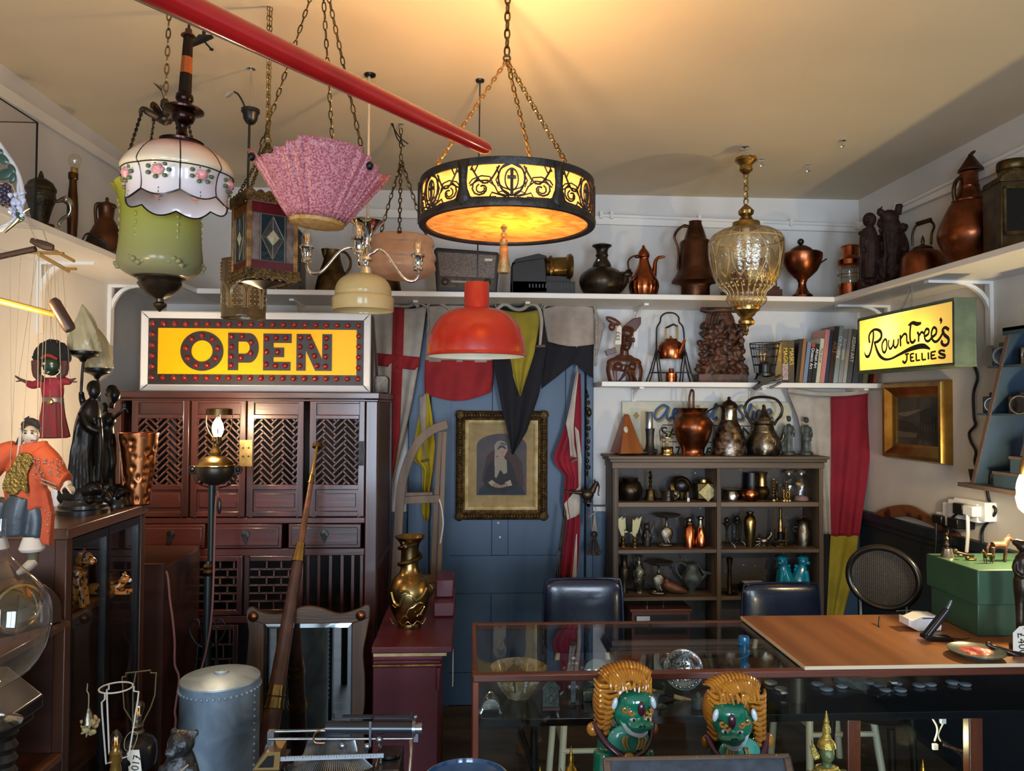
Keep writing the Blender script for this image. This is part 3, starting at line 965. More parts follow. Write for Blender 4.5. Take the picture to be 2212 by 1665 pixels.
for a in arms+[arms3]:
 o('arm', T([(a[0][0]+(18 if a[0][0] < 780 else -16 if a[0][0] > 800 else 0), a[0][1]+8)+(0,)]+a, 3.6, 10, k=3), CHROME)
for x, y, d in CB:
 h = o('candle_holder', L([(4, y+2), (11, y), (12, y-3), (9, y-8), (11, y-14), (12, y-26), (16, y-30), (16, y-34), (12, y-36)], x, d, 24), CHROME)
 bb = o('candle_bulb', L(cr([(9, y-36), (11, y-48), (9, y-60), (4, y-70), (.5, y-75)], 3), x, d, 16) if x != 791 else E(x, y-51, d, 14, 15, 14, 18), BULBG)
 o('filament', U(T([(x+q, y-40, d), (x+q*1.4, y-60, d)], .7, 4) for q in (-3, 0, 3)), FILAMENT, par=bb)
o('bell_shade', Lo(cr([(16, 592), (34, 596), (50, 606), (58, 620), (60, 632), (59, 638), (65, 644), (66, 650), (65, 666), (66, 671)], 3), 785, 0, 48), CREAMGL, sol=.003)
# peach bowl
s = it('peach_glass_bowl', 'peach tiered glass bowl lamp on three chains beyond the chrome chandelier', 'ceiling lamp', 868, 3.03, y=600)
o('bowl', L(cr([(62, 513), (66, 516), (70, 528), (66, 536), (70, 546), (74, 558), (70, 568), (73, 576), (71, 586), (52, 598), (24, 604), (2, 606)], 3), 868, 0, 48), PEACH)
yc = s.yz(ZC)
for a in (150, 30, 270):
 p = (868+64*cos(R(a)), 516, 64*sin(R(a)))
 o('chain', chain((864, 346, 0), p, 15, 7, 1.3), BRASSD)
 o('clip', E(*p, 6, 4, 6, 8), BRASSD)
o('chain', chain((863, yc+10, 0), (864, 346, 0), 17, 7, 1.2), BRASSD)
o('ceiling_hook', L([(6, yc), (6, yc+2), (2, yc+3), (2, yc+12)], 863), CHROME)
o('flex', T([(845, yc, 0), (856, 300, -5), (872, 318, -8)], 1.4, k=4)+T([(842, yc, 0), (860, 296, -6), (880, 312, -8)], 1.4, k=4), BLK)
# amber pressed glass pendant
s = it('amber_glass_pendant', 'amber pressed-glass urn pendant lamp on a short brass chain', 'ceiling lamp', 1612, 3.2, y=660)
prof = cr([(30, 491), (52, 498), (68, 508), (75, 518)], 3)+cr([(76, 522), (76, 548), (72, 574), (66, 596), (59, 610)], 3)+cr([(58, 614), (54, 618), (40, 632), (38, 640), (41, 648), (37, 656), (29, 664)], 3)
g = Lo(prof, 1612, 0, 80, fl=20, fa=.02)
AMR = m('amber_glass_ridge', 'c8a468', .1, 0, 'e0c890', sc=20, tl=.3, coat=.5)
gl = o('glass_urn', g, AMBERGL, sol=.003)
rd = G()
pf = [(76, 522), (76, 548), (72, 574), (66, 596), (61, 608)]
def rr(y):
 for (a, b), (c, d) in zip(pf, pf[1:]):
  if y <= d:
   return a+(c-a)*(y-b)/(d-b)
 return 60
for k in range(12):
 for q in (-1, 1):
  pts = []
  for i in range(13):
   t = i/12
   an = 2*pi*(k+q*.42*sin(pi*t)**.7)/12
   y_ = 524+80*t
   pts.append((1612+rr(y_)*cos(an), y_, rr(y_)*sin(an)))
  rd = rd+T(pts, 1.1, 5)
for y_, r_ in ((616, 57), (622, 50)):
 for k in range(28):
  rd = rd+E(1612+r_*cos(k*pi/14), y_, r_*sin(k*pi/14), 2.6, 2.6, 2.6, 6)
for k in range(24):
 a = k*pi/12
 rd = rd+T([(1612+r_*cos(a), y_, r_*sin(a)) for r_, y_ in ((34, 494), (54, 500), (70, 510), (75, 518))], .9, 5)+T([(1612+r_*cos(a), y_, r_*sin(a)) for r_, y_ in ((56, 617), (41, 632), (39, 640), (41, 648), (30, 662))], .9, 5)
rd = rd+ring(1612, 519, 0, 76, 1.6, 48)+ring(1612, 648, 0, 41, 1.4, 36)
o('ridge', rd, AMR, par=gl)
GF = m('lamp_gilt', 'b39455', .28, .95, '86683a', sc=40, bump=.2, bsc=100)
o('cap', L([(2, 440), (9, 447), (16, 455), (15, 462), (10, 466), (12, 470), (16, 476), (28, 480), (29, 488), (31, 492), (20, 494)], 1612, 0, 28, fl=14, fa=.03, fr=(1, 5)), GF)
o('finial', L([(29, 662), (28, 670), (20, 676), (18, 680), (12, 686), (17, 694), (16, 700), (6, 705), (4, 710), (6, 714), (3, 718), (4, 721), (1, 725)], 1612, 0, 24), GF)
o('lamp_holder', L([(8, 494), (9, 520), (4, 522)], 1612), WHITEP)
yc = s.yz(ZC)
o('chain', chain((1612, 372, 0), (1612, 442, 0), 17, 9, 1.5), GF)
o('canopy', Lo([(4, 346), (22, 340), (23, 346), (12, 356), (14, 366), (6, 374)], 1612), GF, sol=.001)
o('ceiling_hook', T([(1612, 346, 0), (1610, yc, 0)], 1.2, 5)+L([(10, yc), (10, yc+2), (2, yc+4)], 1610)+T([(1602, yc+20, 0), (1612, yc+14, 0), (1628, yc+16, 0)], 1.2, 5), CHROME)
# red enamel dome
s = it('red_dome_pendant', 'red enamel dome pendant lamp with cream inside hung on a black flex', 'ceiling lamp', 1029, 2.6, y=769)
sh = cr([(28, 666), (52, 670), (76, 684), (95, 710), (104, 740), (106, 766)], 4)
o('dome', Lo(sh+[(108, 769), (105, 770)], 1029, 0, 56), REDLAMP)
o('inner_reflector', Lo([(r_-1.6, y+.8) for r_, y in sh]+[(105, 770)], 1029, 0, 56), CREAMIN, label='cream enamelled inside')
o('collar', L([(10, 609), (25, 610), (27, 613), (27, 664), (28, 668)], 1029, 0, 36), REDLAMP)
o('lamp_holder', L([(9, 668), (9, 700), (6, 702)], 1029), WHITEP)
yc = s.yz(ZC)
o('flex', T([(1033, yc, 0), (1030, 611, 0)], 1.6, 6), BLK)
o('ceiling_hook', L([(10, yc), (9, yc+4), (3, yc+5)], 1033), BLK)
# empty ceiling hooks
for x, y, lb in ((1820, 304, 'bent wire cup hook in the ceiling nearest the right wall'), (1746, 357, 'small wire cup hook in the ceiling between the amber lamp and the right corner'), (1646, 345, 'tiny wire hook in the ceiling just behind the amber lamp chain')):
 Y_ = Pz(x, y, ZC-.003).y
 one('ceiling_hook', lb, 'hook', lambda: L([(7, cur.yz(ZC)), (7, cur.yz(ZC)+2), (1.5, cur.yz(ZC)+3)], x)+T([(x, y, 0), (x, y+6, 0), (x-4, y+11, 0), (x-1, y+14, 0), (x+4, y+11, 0)], 1.3, 5, k=3), CHROME, x, Y_, y=y, group='empty ceiling hooks')
# ================================================================ things on the long back shelf
def one_l(name, label, cat, x, Y, z, parts, group=None):
 """a thing on a surface at height z; parts: (name, geometry function, material[, opts])"""
 s = it(name, label, cat, x, Y, z=z, group=group)
 r = []
 for p in parts:
  r.append(o(p[0], p[1](), p[2], **(p[3] if len(p) > 3 else {})))
 return s
YS = 3.76
one_l('wooden_box', 'black wooden box with a sloping top behind the stained glass lantern', 'box', 618, YS, ZS, [
 ('case', lambda: pr([(584, cur.y0), (654, cur.y0), (654, 508), (640, 490), (584, 490)], -30, 30), BLACKW, dict(bev=.003)),
 ('lid', lambda: pr([(580, 490), (641, 490), (657, 509), (655, 512), (638, 495), (580, 495)], -34, 34), BLACKW, dict(bev=.002))])
def jug(x, label, Y=YS):
 one_l('metal_jug', label, 'jug', x, Y, ZS, [
  ('vessel', lambda: L(cr([(38, None), (36, 622), (30, 596), (20, 566), (17, 550), (18, 540)], 4)+[(16, 540), (15, 552)], x, 0, 32), BRASSD),
  ('spout', lambda: L([(2, 536), (12, 539), (9, 552), (5, 562)], x-12, -3, 14), BRASSD),
  ('handle', lambda: T([(x+15, 543, 0), (x+28, 545, 0), (x+39, 560, 0), (x+38, 578, 0), (x+28, 592, 0)], 3, k=4), BRASSD)], 'matching metal jugs')
jug(717, 'dull bronze conical jug with handle between the lantern and the cream bell glass')
jug(830, 'dull bronze conical jug mostly hidden behind the cream bell and peach glass')
s = it('valve_radio', 'old dark bakelite valve radio with woven speaker cloth', 'radio', 1008, 3.74, z=ZS)
b0 = s.y0
out = [(944, b0-3), (950, b0), (1066, b0), (1072, b0-4), (1079, 556), (1074, 549), (944, 541), (938, 546)]
o('case', pr(out, -28, 30), m('dark_bakelite', '140e0b', .4, spec=.3), bev=.004)
o('bezel', pr([(943, 548), (1073, 555), (1068, b0-8), (949, b0-7)], -30, -27), m('bakelite_front', '1c1512', .5))
o('speaker_cloth', pr([(946, 551), (1070, 557), (1066, 605), (951, 602)], -31.5, -29), m('woven_speaker_cloth', '8d8078', .9, 0, '6a5c56', sc=160, bump=.6, bsc=300))
o('tuning_dial', pr([(951, 605), (1066, 608), (1065, 628), (953, 626)], -31, -29), m('dial_glass', '3a2f24', .15, 0, '57493a', sc=40))
o('dial_strip', pr([(975, 611), (1042, 613), (1042, 617), (975, 615)], -32, -30), m('dial_ivory', '8d8268', .4))
for x in (962, 1052):
 kb = o('tuning_knob', E(x, 614, -32, 8, 8, 5, 18), m('knob_brown', '3a2c22', .3))
 o('knob_ring', ring(x, 614, -34, 5.5, 1, 18, 'd'), BRASS, par=kb)
o('badge', bx(1046, 1062, 564, 569, -33, -31), m('ivory_badge', 'cfc6b4', .4))
s = it('magic_lantern', 'black tin magic lantern projector with a fat brass lens barrel', 'projector', 1165, 3.74, z=ZS, rz=0)
b0 = s.y0
TIN = m('black_japanned_tin', '1d1916', .5, .2, '181412', sc=14)
o('lamp_house', pr([(1104, b0-3), (1104, 580), (1112, 570), (1160, 557), (1174, 562), (1180, b0-6)], -30, 34), TIN, bev=.004)
o('lid', pr([(1104, 575), (1112, 566), (1160, 554), (1174, 558), (1176, 563), (1112, 574)], -34, 38), TIN, bev=.002)
base = o('base', bx(1104, 1238, 612, b0, -30, 34), TIN, bev=.002)
o('vent_slot', U(bx(1140+7*i, 1143+7*i, 618, 626, -31, -29) for i in range(7))+U(bx(1207+7*i, 1210+7*i, 618, 626, -31, -29) for i in range(4)), BLK, par=base)
o('bellows_tray', bx(1175, 1230, 600, 613, -26, 28), TIN)
ax = lambda g: g.map(lambda x, y, d: (1164+y*1.0, 580-x*1.05, d-y*.6)).mv(0, 0, 8)
o('lens_barrel', ax(Lo([(27, 0), (28, 4), (24, 5), (24, 10), (27, 11), (27, 15), (23, 16), (23, 20), (26, 21), (26, 26), (22, 27), (20, 55), (25, 58), (26, 64), (22, 68), (15, 69), (14, 60)], 0, 0, 36)), BRASS)
o('lens', ax(L([(14, 62), (0, 60)], 0, 0, 24)), m('dark_lens', '050506', .05))
one_l('kendi_vessel', 'squat dark bronze pouring vessel with a bull-head spout', 'vessel', 1300, YS, ZS, [
 ('body', lambda: L(cr([(28, None), (40, 632), (48, 612), (44, 594), (30, 582), (20, 578)], 4)+[(20, 574), (18, 568), (14, 562), (12, 556), (14, 552), (12, 546), (13, 540), (15, 536), (21, 532), (21, 530), (12, 528), (8, 526)], 1300, 0, 36, fl=12, fa=.02, fr=(6, 16)), BRONZE),
 ('bull_head_spout', lambda: T([(1330, 622, -10), (1342, 612, -14), (1350, 600, -16)], [15, 11, 7], 10, k=3)+E(1352, 594, -16, 12, 8, 8, 12).rot(-20, (1352, 594))+T([(1346, 592, -20), (1352, 586, -24), (1358, 587, -25)], 2, k=2)+E(1340, 592, -20, 5, 3, 3, 8)+E(1349, 606, -16, 6, 6, 6, 8), BRONZE),
 ('price_label', lambda: bx(1289, 1293, 563, 571, -14, -13), WHITEP)], None)
s = it('copper_coffee_pot', 'bright copper coffee pot with fluted base and long curved spout', 'coffee pot', 1391, YS, z=ZS)
o('body', L(cr([(24, None), (29, 630), (31, 618), (28, 604), (20, 588), (13, 572), (10, 560), (11, 556)], 4), 1391, 0, 40, fl=20, fa=.03, fr=(0, 11)), COPPERB)
o('lid', L([(11, 557), (13, 555), (13, 551), (12, 547), (10, 543), (6, 538), (3, 534), (4, 532), (1, 529)], 1390, 0, 24), COPPERB)
o('spout', T([(1412, 600, 0), (1414, 580, 0), (1416, 564, 0), (1422, 556, 0), (1433, 554, 0)], [6, 5, 4, 3.5, 3.2], 10, k=4)+E(1434, 554, 0, 3, 2.5, 3, 8), COPPERB)
o('handle', T([(1380, 556, 0), (1370, 553, 0), (1358, 562, 0), (1357, 576, 0), (1363, 596, 0), (1367, 612, 0), (1360, 612, 0), (1357, 608, 0)], 1.9, 8, k=4)+E(1376, 554, 0, 6, 4, 4, 8), COPPERD)
s = it('copper_pitcher', 'tall dull copper pitcher with flared skirt and iron handle', 'pitcher', 1501, YS, z=ZS)
o('body', L([(30, None), (30, 619), (34, 614), (50, 610), (49, 606), (42, 596), (36, 584), (34, 576), (33, 525), (31, 521), (24, 517), (19, 500), (13.5, 484), (13, 479), (14, 478)], 1502, 0, 40), COPPERD)
o('handle', T([(1490, 490, 0), (1478, 488, 0), (1465, 496, 0), (1457, 510, 0), (1459, 520, 0), (1464, 535, 0), (1466, 555, 0), (1465, 580, 0), (1470, 582, 0)], [4, 3, 3, 3, 2.5, 2.5, 2.5, 3, 3], 8, k=4)+E(1479, 488, 0, 5, 4, 4, 8)+E(1494, 492, -8, 5, 4, 4, 8), COPPERD)
one_l('wooden_mantel_clock', 'dark wooden clock case half hidden behind the amber glass pendant', 'clock', 1622, 3.8, ZS, [
 ('plinth', lambda: bx(1566, 1678, 628, cur.y0, -30, 30)+bx(1572, 1674, 622, 630, -26, 26), MAHOG, dict(bev=.002)),
 ('case', lambda: bx(1582, 1670, 590, 624, -22, 22)+pr([(1590, 592), (1600, 560), (1645, 560), (1660, 592)], -20, 20), MAHOG, dict(bev=.003)),
 ('dial', lambda: L([(18, -23), (17, -25), (0, -25)], 0).map(lambda x, y, d: (1622+x, 590+d, y)), m('clock_dial', 'c8bfa0', .4))])
s = it('copper_urn', 'footed copper lidded urn with a black ball knob and side tap', 'urn', 1733, YS, z=ZS)
o('bowl', L([(22, None), (21, 638), (14, 632), (9, 622), (8, 612), (11, 604), (18, 598), (30, 586), (38, 570), (41, 556), (41, 549), (38, 546), (22, 545)], 1733, 0, 40), COPPER)
o('lid', L([(24, 545), (23, 541), (20, 537), (10, 531), (4, 529)], 1731, 0, 28), COPPERD)
o('knob', E(1730, 522, 0, 7), BLACKW)
o('tap_handle', T([(1772, 568, 0), (1780, 562, 0), (1786, 558, 0)], 1.6)+ring(1694, 562, 0, 6, 1.4, 14, 'd'), BRASSD)
s = it('ship_lantern', 'small copper and glass ship lantern in the back corner of the shelf', 'lantern', 1836, 3.74, z=ZS)
o('fuel_base', L([(24, None), (24, 614), (20, 612)], 1836), COPPERB)
o('glass', Lo([(21, 614), (22, 608), (22, 582), (20, 576)], 1836), CLEARJ)
o('chimney', L([(21, 576), (25, 572), (25, 562), (18, 556), (17, 552), (17, 534), (19, 534), (18, 531), (4, 530)], 1837, 0, 28), COPPERB)
o('guard_wire', U(T([(1836+25*cos(a), 574, 25*sin(a)), (1836+25*cos(a), 620, 25*sin(a))], .9, 5) for a in (.5, 1.8, 3.4, 4.6, 5.6))+ring(1836, 594, 0, 25, .9), BRASS)
def blobs(seed, poly, n, r0, r1, dd, mid=0):
 """a carved mass: overlapping knobs and ridges inside an outline"""
 rn = random.Random(seed)
 xs, ys = [p[0] for p in poly], [p[1] for p in poly]
 g = G()
 k = 0
 while k < n:
  x, y = rn.uniform(min(xs), max(xs)), rn.uniform(min(ys), max(ys))
  ins = False
  for (xa, ya), (xb, yb) in zip(poly, poly[1:]+poly[:1]):
   if (ya > y) != (yb > y) and x < (xb-xa)*(y-ya)/(yb-ya)+xa:
    ins = not ins
  if not ins:
   continue
  k += 1
  a = rn.uniform(0, 180)
  g = g+E(x, y, rn.uniform(-dd, dd)+mid, rn.uniform(r0, r1), rn.uniform(r0, r1)*1.5, rn.uniform(r0, r1), 8).rot(a, (x, y))
 return g
# carved figures on the right shelf
Yc_ = 3.5
s = it('carved_figure_group', 'dark carved wooden group of a bald man beside a taller bearded staff bearer', 'carving', 1905, Yc_, z=ZS)
b0 = s.y0
g = blobs(3, [(1858, 618), (1872, 598), (1905, 590), (1950, 588), (1962, 600), (1950, 622), (1880, 636)], 34, 6, 10, 12)
g = g+E(1877, 476, -4, 14, 16, 13)+E(1867, 480, -14, 5, 4, 5, 8)+T([(1877, 492, 0), (1880, 530, 0), (1880, 570, 0), (1880, 602, 0)], [12, 20, 18, 15], 12, k=3)
g = g+T([(1866, 506, 0), (1860, 530, -6), (1862, 548, -12)], [7, 6, 5], 8, k=3)+E(1872, 470, -12, 5, 2, 4, 8)+T([(1860, 610, 0), (1857, 560, -4), (1868, 520, -12)], 3, 6, k=3)
g = g+E(1920, 470, -4, 20, 17, 15)+T([(1922, 480, 0), (1928, 520, 0), (1925, 560, 0), (1930, 600, 0)], [20, 24, 20, 14], 12, k=3)
g = g+T([(1940, 462, 0), (1944, 440, 0)], [8, 7], 8)+E(1900, 460, -6, 8, 8, 8)+E(1944, 444, 0, 8, 6, 7, 8)+T([(1898, 455, 0), (1908, 445, 0)], [4, 1], 6)
g = g+T([(1903, 618, -8), (1905, 560, -14), (1902, 500, -14)], [5, 4, 3], 8, k=3)+T([(1945, 500, 0), (1954, 530, -6), (1950, 560, -10)], [8, 7, 5], 8, k=3)
g = g+blobs(8, [(1865, 500), (1890, 500), (1910, 470), (1948, 480), (1955, 560), (1940, 590), (1866, 590)], 60, 4, 8, 18, -4)
g = g+bx(1862, 1958, 618, b0, -18, 20)
o('carving', g, m('red_brown_carving', '3c2018', .6, 0, '20110c', sc=30, bump=.3, spec=.3), rem=.0034, smo=1)
s = it('copper_kettle', 'broad copper kettle with brass swing handle on the right-hand shelf', 'kettle', 1992, 3.26, z=ZS)
o('body', L([(44, None), (44, 600), (40, 556), (34, 546), (22, 540), (12, 536), (10, 533)], 1992, 0, 36), COPPER)
o('lid', L([(20, 538), (18, 534), (8, 530), (3, 527), (4, 522), (3, 515), (.5, 508)], 1994, 0, 24), BRASSD)
o('spout', T([(2022, 588, 0), (2034, 578, 0), (2038, 560, 0), (2042, 548, 0)], [9, 6, 5, 4], 10, k=3), COPPER)
o('handle', T([(1972, 530, 0), (1972, 508, 0), (1978, 490, 0), (1992, 479, 0), (2012, 478, 0), (2019, 488, 0), (2014, 504, 0), (2012, 528, 0)], 2.6, 8, k=4), BRASSD)
o('grip', T([(1982, 484, 0), (2012, 474, 0)], 5, 10), BRASSD)
s = it('copper_ewer', 'very large round-bellied copper ewer with a pointed lid and bird finial', 'ewer', 2095, 2.98, z=ZS)
o('body', L(cr([(30, None), (34, 566), (50, 540), (60, 512), (57, 490), (48, 466), (38, 444), (32, 436)], 4)+[(33, 433), (29, 429), (24, 420), (20, 410), (19, 404), (20, 402), (18, 398), (17, 372), (21, 370)], 2095, 0, 44), COPPER)
o('lid', L([(24, 369), (24, 365), (20, 360), (8, 340), (4, 334), (5, 332)], 2099, 0, 32), COPPERD)
o('finial', T([(2098, 336, 0), (2102, 330, 0), (2107, 326, 0)], [2, 4, 2], 8, k=2)+E(2107, 326, 0, 3), COPPERD)
o('handle', T([(2079, 381, 0), (2068, 390, 0), (2062, 408, 0), (2063, 428, 0), (2068, 441, 0)], 4, 10, k=4), BRASSD)
s = it('railway_lantern', 'square dark brass lantern with a black front window and round chimney', 'lantern', 2190, 2.74, z=ZS, rz=-12)
b0 = s.y0
o('case', bx(2148, 2232, 400, b0, -40, 40), m('lantern_brass', '5c4a30', .45, .9, '382c1c', sc=14), bev=.004)
o('window', bx(2158, 2205, 418, 508, -41, -38), m('dark_pane', '0a0908', .08))
o('window_frame', bx(2153, 2210, 412, 418, -43, -38)+bx(2153, 2210, 508, 516, -43, -38)+bx(2153, 2158, 412, 516, -43, -38)+bx(2205, 2210, 412, 516, -43, -38), BRASSD)
o('roof', pr([(2146, 402), (2150, 388), (2166, 378), (2214, 378), (2230, 388), (2234, 402)], -42, 42), BRASSD, bev=.003)
o('chimney', L([(26, 380), (28, 374), (27, 370), (30, 366), (30, 352), (28, 348), (8, 346)], 2190, 0, 28), BRASSD)
# ---------------------------------------------------------------- left shelf
s = it('copper_jug', 'small copper lidded jug with a loop handle on the left shelf', 'jug', 226, 2.95, z=ZS)
o('body', L(cr([(40, None), (40, 560), (39, 520), (30, 500), (21, 482), (16, 474)], 3)+[(15, 472), (17, 450), (19, 446)], 228, 0, 32), COPPERD)
o('lid', L([(20, 446), (18, 441), (8, 437), (3, 434), (4, 430), (2, 426)], 229, 0, 24), COPPERD)
o('handle', T([(216, 440, 0), (206, 442, 0), (204, 458, 0), (206, 480, 0), (207, 496, 0)], [4, 4, 3.5, 3.5, 3.5], 8, k=4), COPPERD)
o('spout_lip', E(243, 446, -4, 7, 4, 6, 10), COPPERD)
one('black_flex', 'loose black braided flex coiled in front of the small copper jug', 'cable', lambda: T([(168, cur.y0, 0), (180, cur.y0-38, 4), (196, cur.y0-40, 2), (226, cur.y0-14, 0), (222, cur.y0-28, -8), (190, cur.y0-24, -10), (182, cur.y0-10, -4), (205, cur.y0-34, -12), (236, cur.y0-6, -10), (262, cur.y0-2, -6)], 2, 8, k=5), RUBBER, 215, 2.78, z=ZS)
s = it('bottle_lamp', 'slim bronze bottle-shaped table lamp with a bare clear bulb', 'lamp', 155, 2.74, z=ZS)
o('stem', L(cr([(9, None), (9, 520), (11, 470), (11, 440), (8, 400), (8, 388)], 3)+[(10, 386), (10, 374), (8, 372)], 155, 0, 28), m('bronze_bottle', '5a3d22', .3, .9, '3c2816', sc=12))
o('bulb_cap', L([(8, 374), (7, 362)], 157), BRASSB)
bb = o('bulb', L(cr([(7, 366), (12, 352), (13, 343), (9, 335), (1, 332)], 3), 158, 0, 18), BULBG)
s = it('brass_samovar', 'engraved dark brass urn with an elephant-head silver spout', 'urn', 88, 2.56, z=ZS)
o('body', L([(24, None), (22, 510), (16, 500), (15, 486), (18, 470), (24, 446), (29, 434), (30, 428), (29, 414), (31, 412), (31, 406), (28, 402), (24, 394), (12, 386), (6, 384), (5, 378), (3, 372), (0.5, 368)], 86, 0, 36), m('engraved_brass', '4a4030', .4, .9, '2c261c', sc=30, bump=.3, bsc=120))
o('spout', T([(112, 434, 0), (126, 434, -2), (140, 430, -2), (150, 438, -2), (153, 452, -2), (148, 464, -2), (136, 472, -2), (128, 482, -2), (130, 490, -2)], [4, 4, 7, 8, 5, 4, 4, 3, 2.5], 10, k=4)+E(141, 432, -2, 9, 7, 7, 10)+E(144, 430, -9, 5, 7, 2, 8), SILVER, label='silver elephant-head spout')
o('tap', L([(9, 486), (11, 490), (8, 494), (11, 498), (9, 504)], 110, -8, 16), COPPERD)
s = it('display_case', 'empty black-edged glass display case at the left end of the left shelf', 'display case', w=(-1.43, 1.9, ZS))
xa_, xb_, ya_, yb_, za_, zb_ = -1.545, -1.30, 1.35, 2.335, ZS, 2.385
eg = G()
c8 = [(x, y, z) for x in (xa_, xb_) for y in (ya_, yb_) for z in (za_, zb_)]
for i, j in ((0, 1), (2, 3), (4, 5), (6, 7), (0, 2), (1, 3), (4, 6), (5, 7), (0, 4), (1, 5), (2, 6), (3, 7)):
 p, q = c8[i], c8[j]
 eg = eg+bx(min(p[0], q[0])-.002, max(p[0], q[0])+.002, min(p[1], q[1])-.002, max(p[1], q[1])+.002, min(p[2], q[2]), max(p[2], q[2])+.002)
o('edging', eg, BLACKM)
o('front_pane', bx(xb_-.001, xb_+.001, ya_, yb_, za_, zb_), CASEL)
o('end_pane', bx(xa_, xb_, yb_-.001, yb_+.001, za_, zb_), CASEL)
o('top_pane', bx(xa_, xb_, ya_, yb_, zb_-.001, zb_+.001), CASEL)
# ---------------------------------------------------------------- lower right shelf
YL = 3.86
s = it('carved_bust', 'polished dark wood bust of a man in a winged headcloth with a paper tag', 'bust', 1348, YL, z=ZL)
b0 = s.y0
g = T([(1325, b0, 0), (1320, 800, 0), (1321, 784, 0)], [10, 11, 9], 12, k=3)+T([(1375, b0, 0), (1378, 800, 0), (1374, 784, 0)], [10, 11, 9], 12, k=3)
g = g+T([(1348, b0, 2), (1348, 800, 2), (1348, 785, 0)], [30, 31, 30], 20, k=3).map(lambda x, y, d: (x, y, d*.5))+E(1348, 783, 0, 38, 14, 14, 20)+E(1348, 774, 0, 22, 10, 11)+T([(1348, 778, 0), (1349, 750, 0)], 9.5, 14)
g = g+E(1333, 792, -12, 9, 8, 6)+E(1363, 792, -12, 9, 8, 6)+E(1325, 781, 0, 12, 8, 10)+E(1372, 781, 0, 12, 8, 10)
g = g+E(1352, 736, -2, 14, 22, 15)+E(1352, 752, -8, 8, 6, 8)+T([(1352, 726, -16), (1352, 738, -20)], [2, 4], 8)+E(1352, 746, -15, 6, 2.4, 4, 8)+E(1345, 730, -14, 4, 2, 3, 8)+E(1359, 730, -14, 4, 2, 3, 8)+E(1369, 734, 0, 3, 6, 4, 8)+E(1336, 734, 0, 3, 6, 4, 8)
o('figure', g, BUSTW, rem=.0028, smo=3)
g = L([(15, 726), (17, 718), (14, 710), (3, 704)], 1352, 0, 24)
g = g+E(1367, 702, 0, 20, 11, 6, 16).rot(-38, (1367, 702))+E(1325, 693, 2, 19, 7, 5, 16).rot(26, (1325, 693))+E(1322, 706, 2, 8, 9, 6, 12)+pr([(1345, 705), (1366, 688), (1384, 684), (1383, 700), (1372, 716), (1360, 716)], -6, 4)
o('headcloth', g, BUSTW, rem=.0028, smo=3)
o('collar_end', pr([(1306, 758), (1328, 750), (1330, 762), (1311, 769)], -5, 5), BUSTW, bev=.002)
o('sash', T([(1322, 798, -14), (1345, 801, -17), (1362, 806, -16), (1372, 824, -13)], [2.4, 3, 3, 2], 8, k=3)+T([(1350, 796, -20), (1346, 808, -20), (1332, b0, -18)], [4, 3, 2], 8, k=3)+T([(1352, 800, -20), (1358, 812, -19), (1360, b0, -18)], [3, 2, 2], 8, k=3)+E(1351, 796, -20, 6, 5, 4, 10), BUSTW)
tg = o('price_tag', pr([(1328, 710), (1334, 704), (1338, 710), (1337, 746), (1324, 746)], -24, -23), TAGP)
txt('£65', 1330, 728, -24.4, 13, INK, par=tg, rot=(90, 97, 0), ext=.0001)
s = it('spirit_kettle', 'copper kettle slung in a tall bowed iron stand above a burner', 'kettle', 1449, YL, z=ZL)
b0 = s.y0
for q in (-10, 10):
 o('stand', T([(1399, b0, q*1.6), (1408, 800, q*1.2), (1418, 760, q*.6)], 1.6, 6, k=3)+T([(1427, b0, q), (1423, 790, q), (1419, 760, q*.6)], 1.6, 6, k=3)+T([(1497, b0, q*1.6), (1488, 800, q*1.2), (1480, 760, q*.6)], 1.6, 6, k=3)+T([(1471, b0, q), (1475, 790, q), (1479, 760, q*.6)], 1.6, 6, k=3)+T([(1407, 805, q), (1491, 804, -q)], 1.2, 6), IRON)
o('bow', T([(1418, 762, 0), (1418, 730, 0), (1419, 708, 0), (1426, 695, 0), (1428, 684, 0), (1436, 677, 0), (1447, 675, 0), (1458, 677, 0), (1466, 685, 0), (1467, 695, 0), (1475, 706, 0), (1478, 730, 0), (1479, 762, 0)], 1.8, 8, k=4)+E(1418, 758, 0, 3, 5, 3, 8)+E(1479, 758, 0, 3, 5, 3, 8), IRON)
kb = o('kettle_body', L([(26, 776), (27, 774), (28, 757), (27, 748), (22, 740), (15, 736), (14, 734), (13, 732), (4, 730), (2, 729)], 1449, 0, 36), COPPERB)
o('lid_knob', E(1449, 728, 0, 2.6), COPPERB, par=kb)
o('spout', T([(1461, 764, -24), (1466, 750, -28), (1471, 735, -30)], [5, 4, 3], 8), COPPERB, par=kb)
o('kettle_post', bx(1436, 1440, 708, 738, -2, 2)+bx(1461, 1465, 704, 738, -2, 2), BRASSB, par=kb)
o('kettle_grip', T([(1437, 709, 0), (1455, 700, 0), (1464, 705, 0)], 2.2, 8), IRON, par=kb)
o('burner', L([(12, None), (12, 816), (13, 815), (13, 813), (12, 812), (12, 806), (6, 803), (5, 797), (6, 796)], 1450, 0, 24), COPPERB)
s = it('carved_bird_group', 'tall intricate brown carving of a winged bird rider on a leafy base', 'carving', 1555, YL, z=ZL)
b0 = s.y0
g = bx(1503, 1608, 808, b0, -22, 22)+blobs(11, [(1502, 806), (1608, 806), (1606, 790), (1504, 792)], 46, 5, 9, 20)
g = g+blobs(12, [(1518, 790), (1600, 790), (1600, 740), (1604, 700), (1520, 700), (1522, 740)], 190, 4, 8, 20)
g = g+T([(1556, 806, 0), (1560, 760, 0), (1562, 700, 0), (1556, 670, 4)], [24, 26, 30, 20], 12, k=3).map(lambda x, y, d: (x, y, d*.4+6))
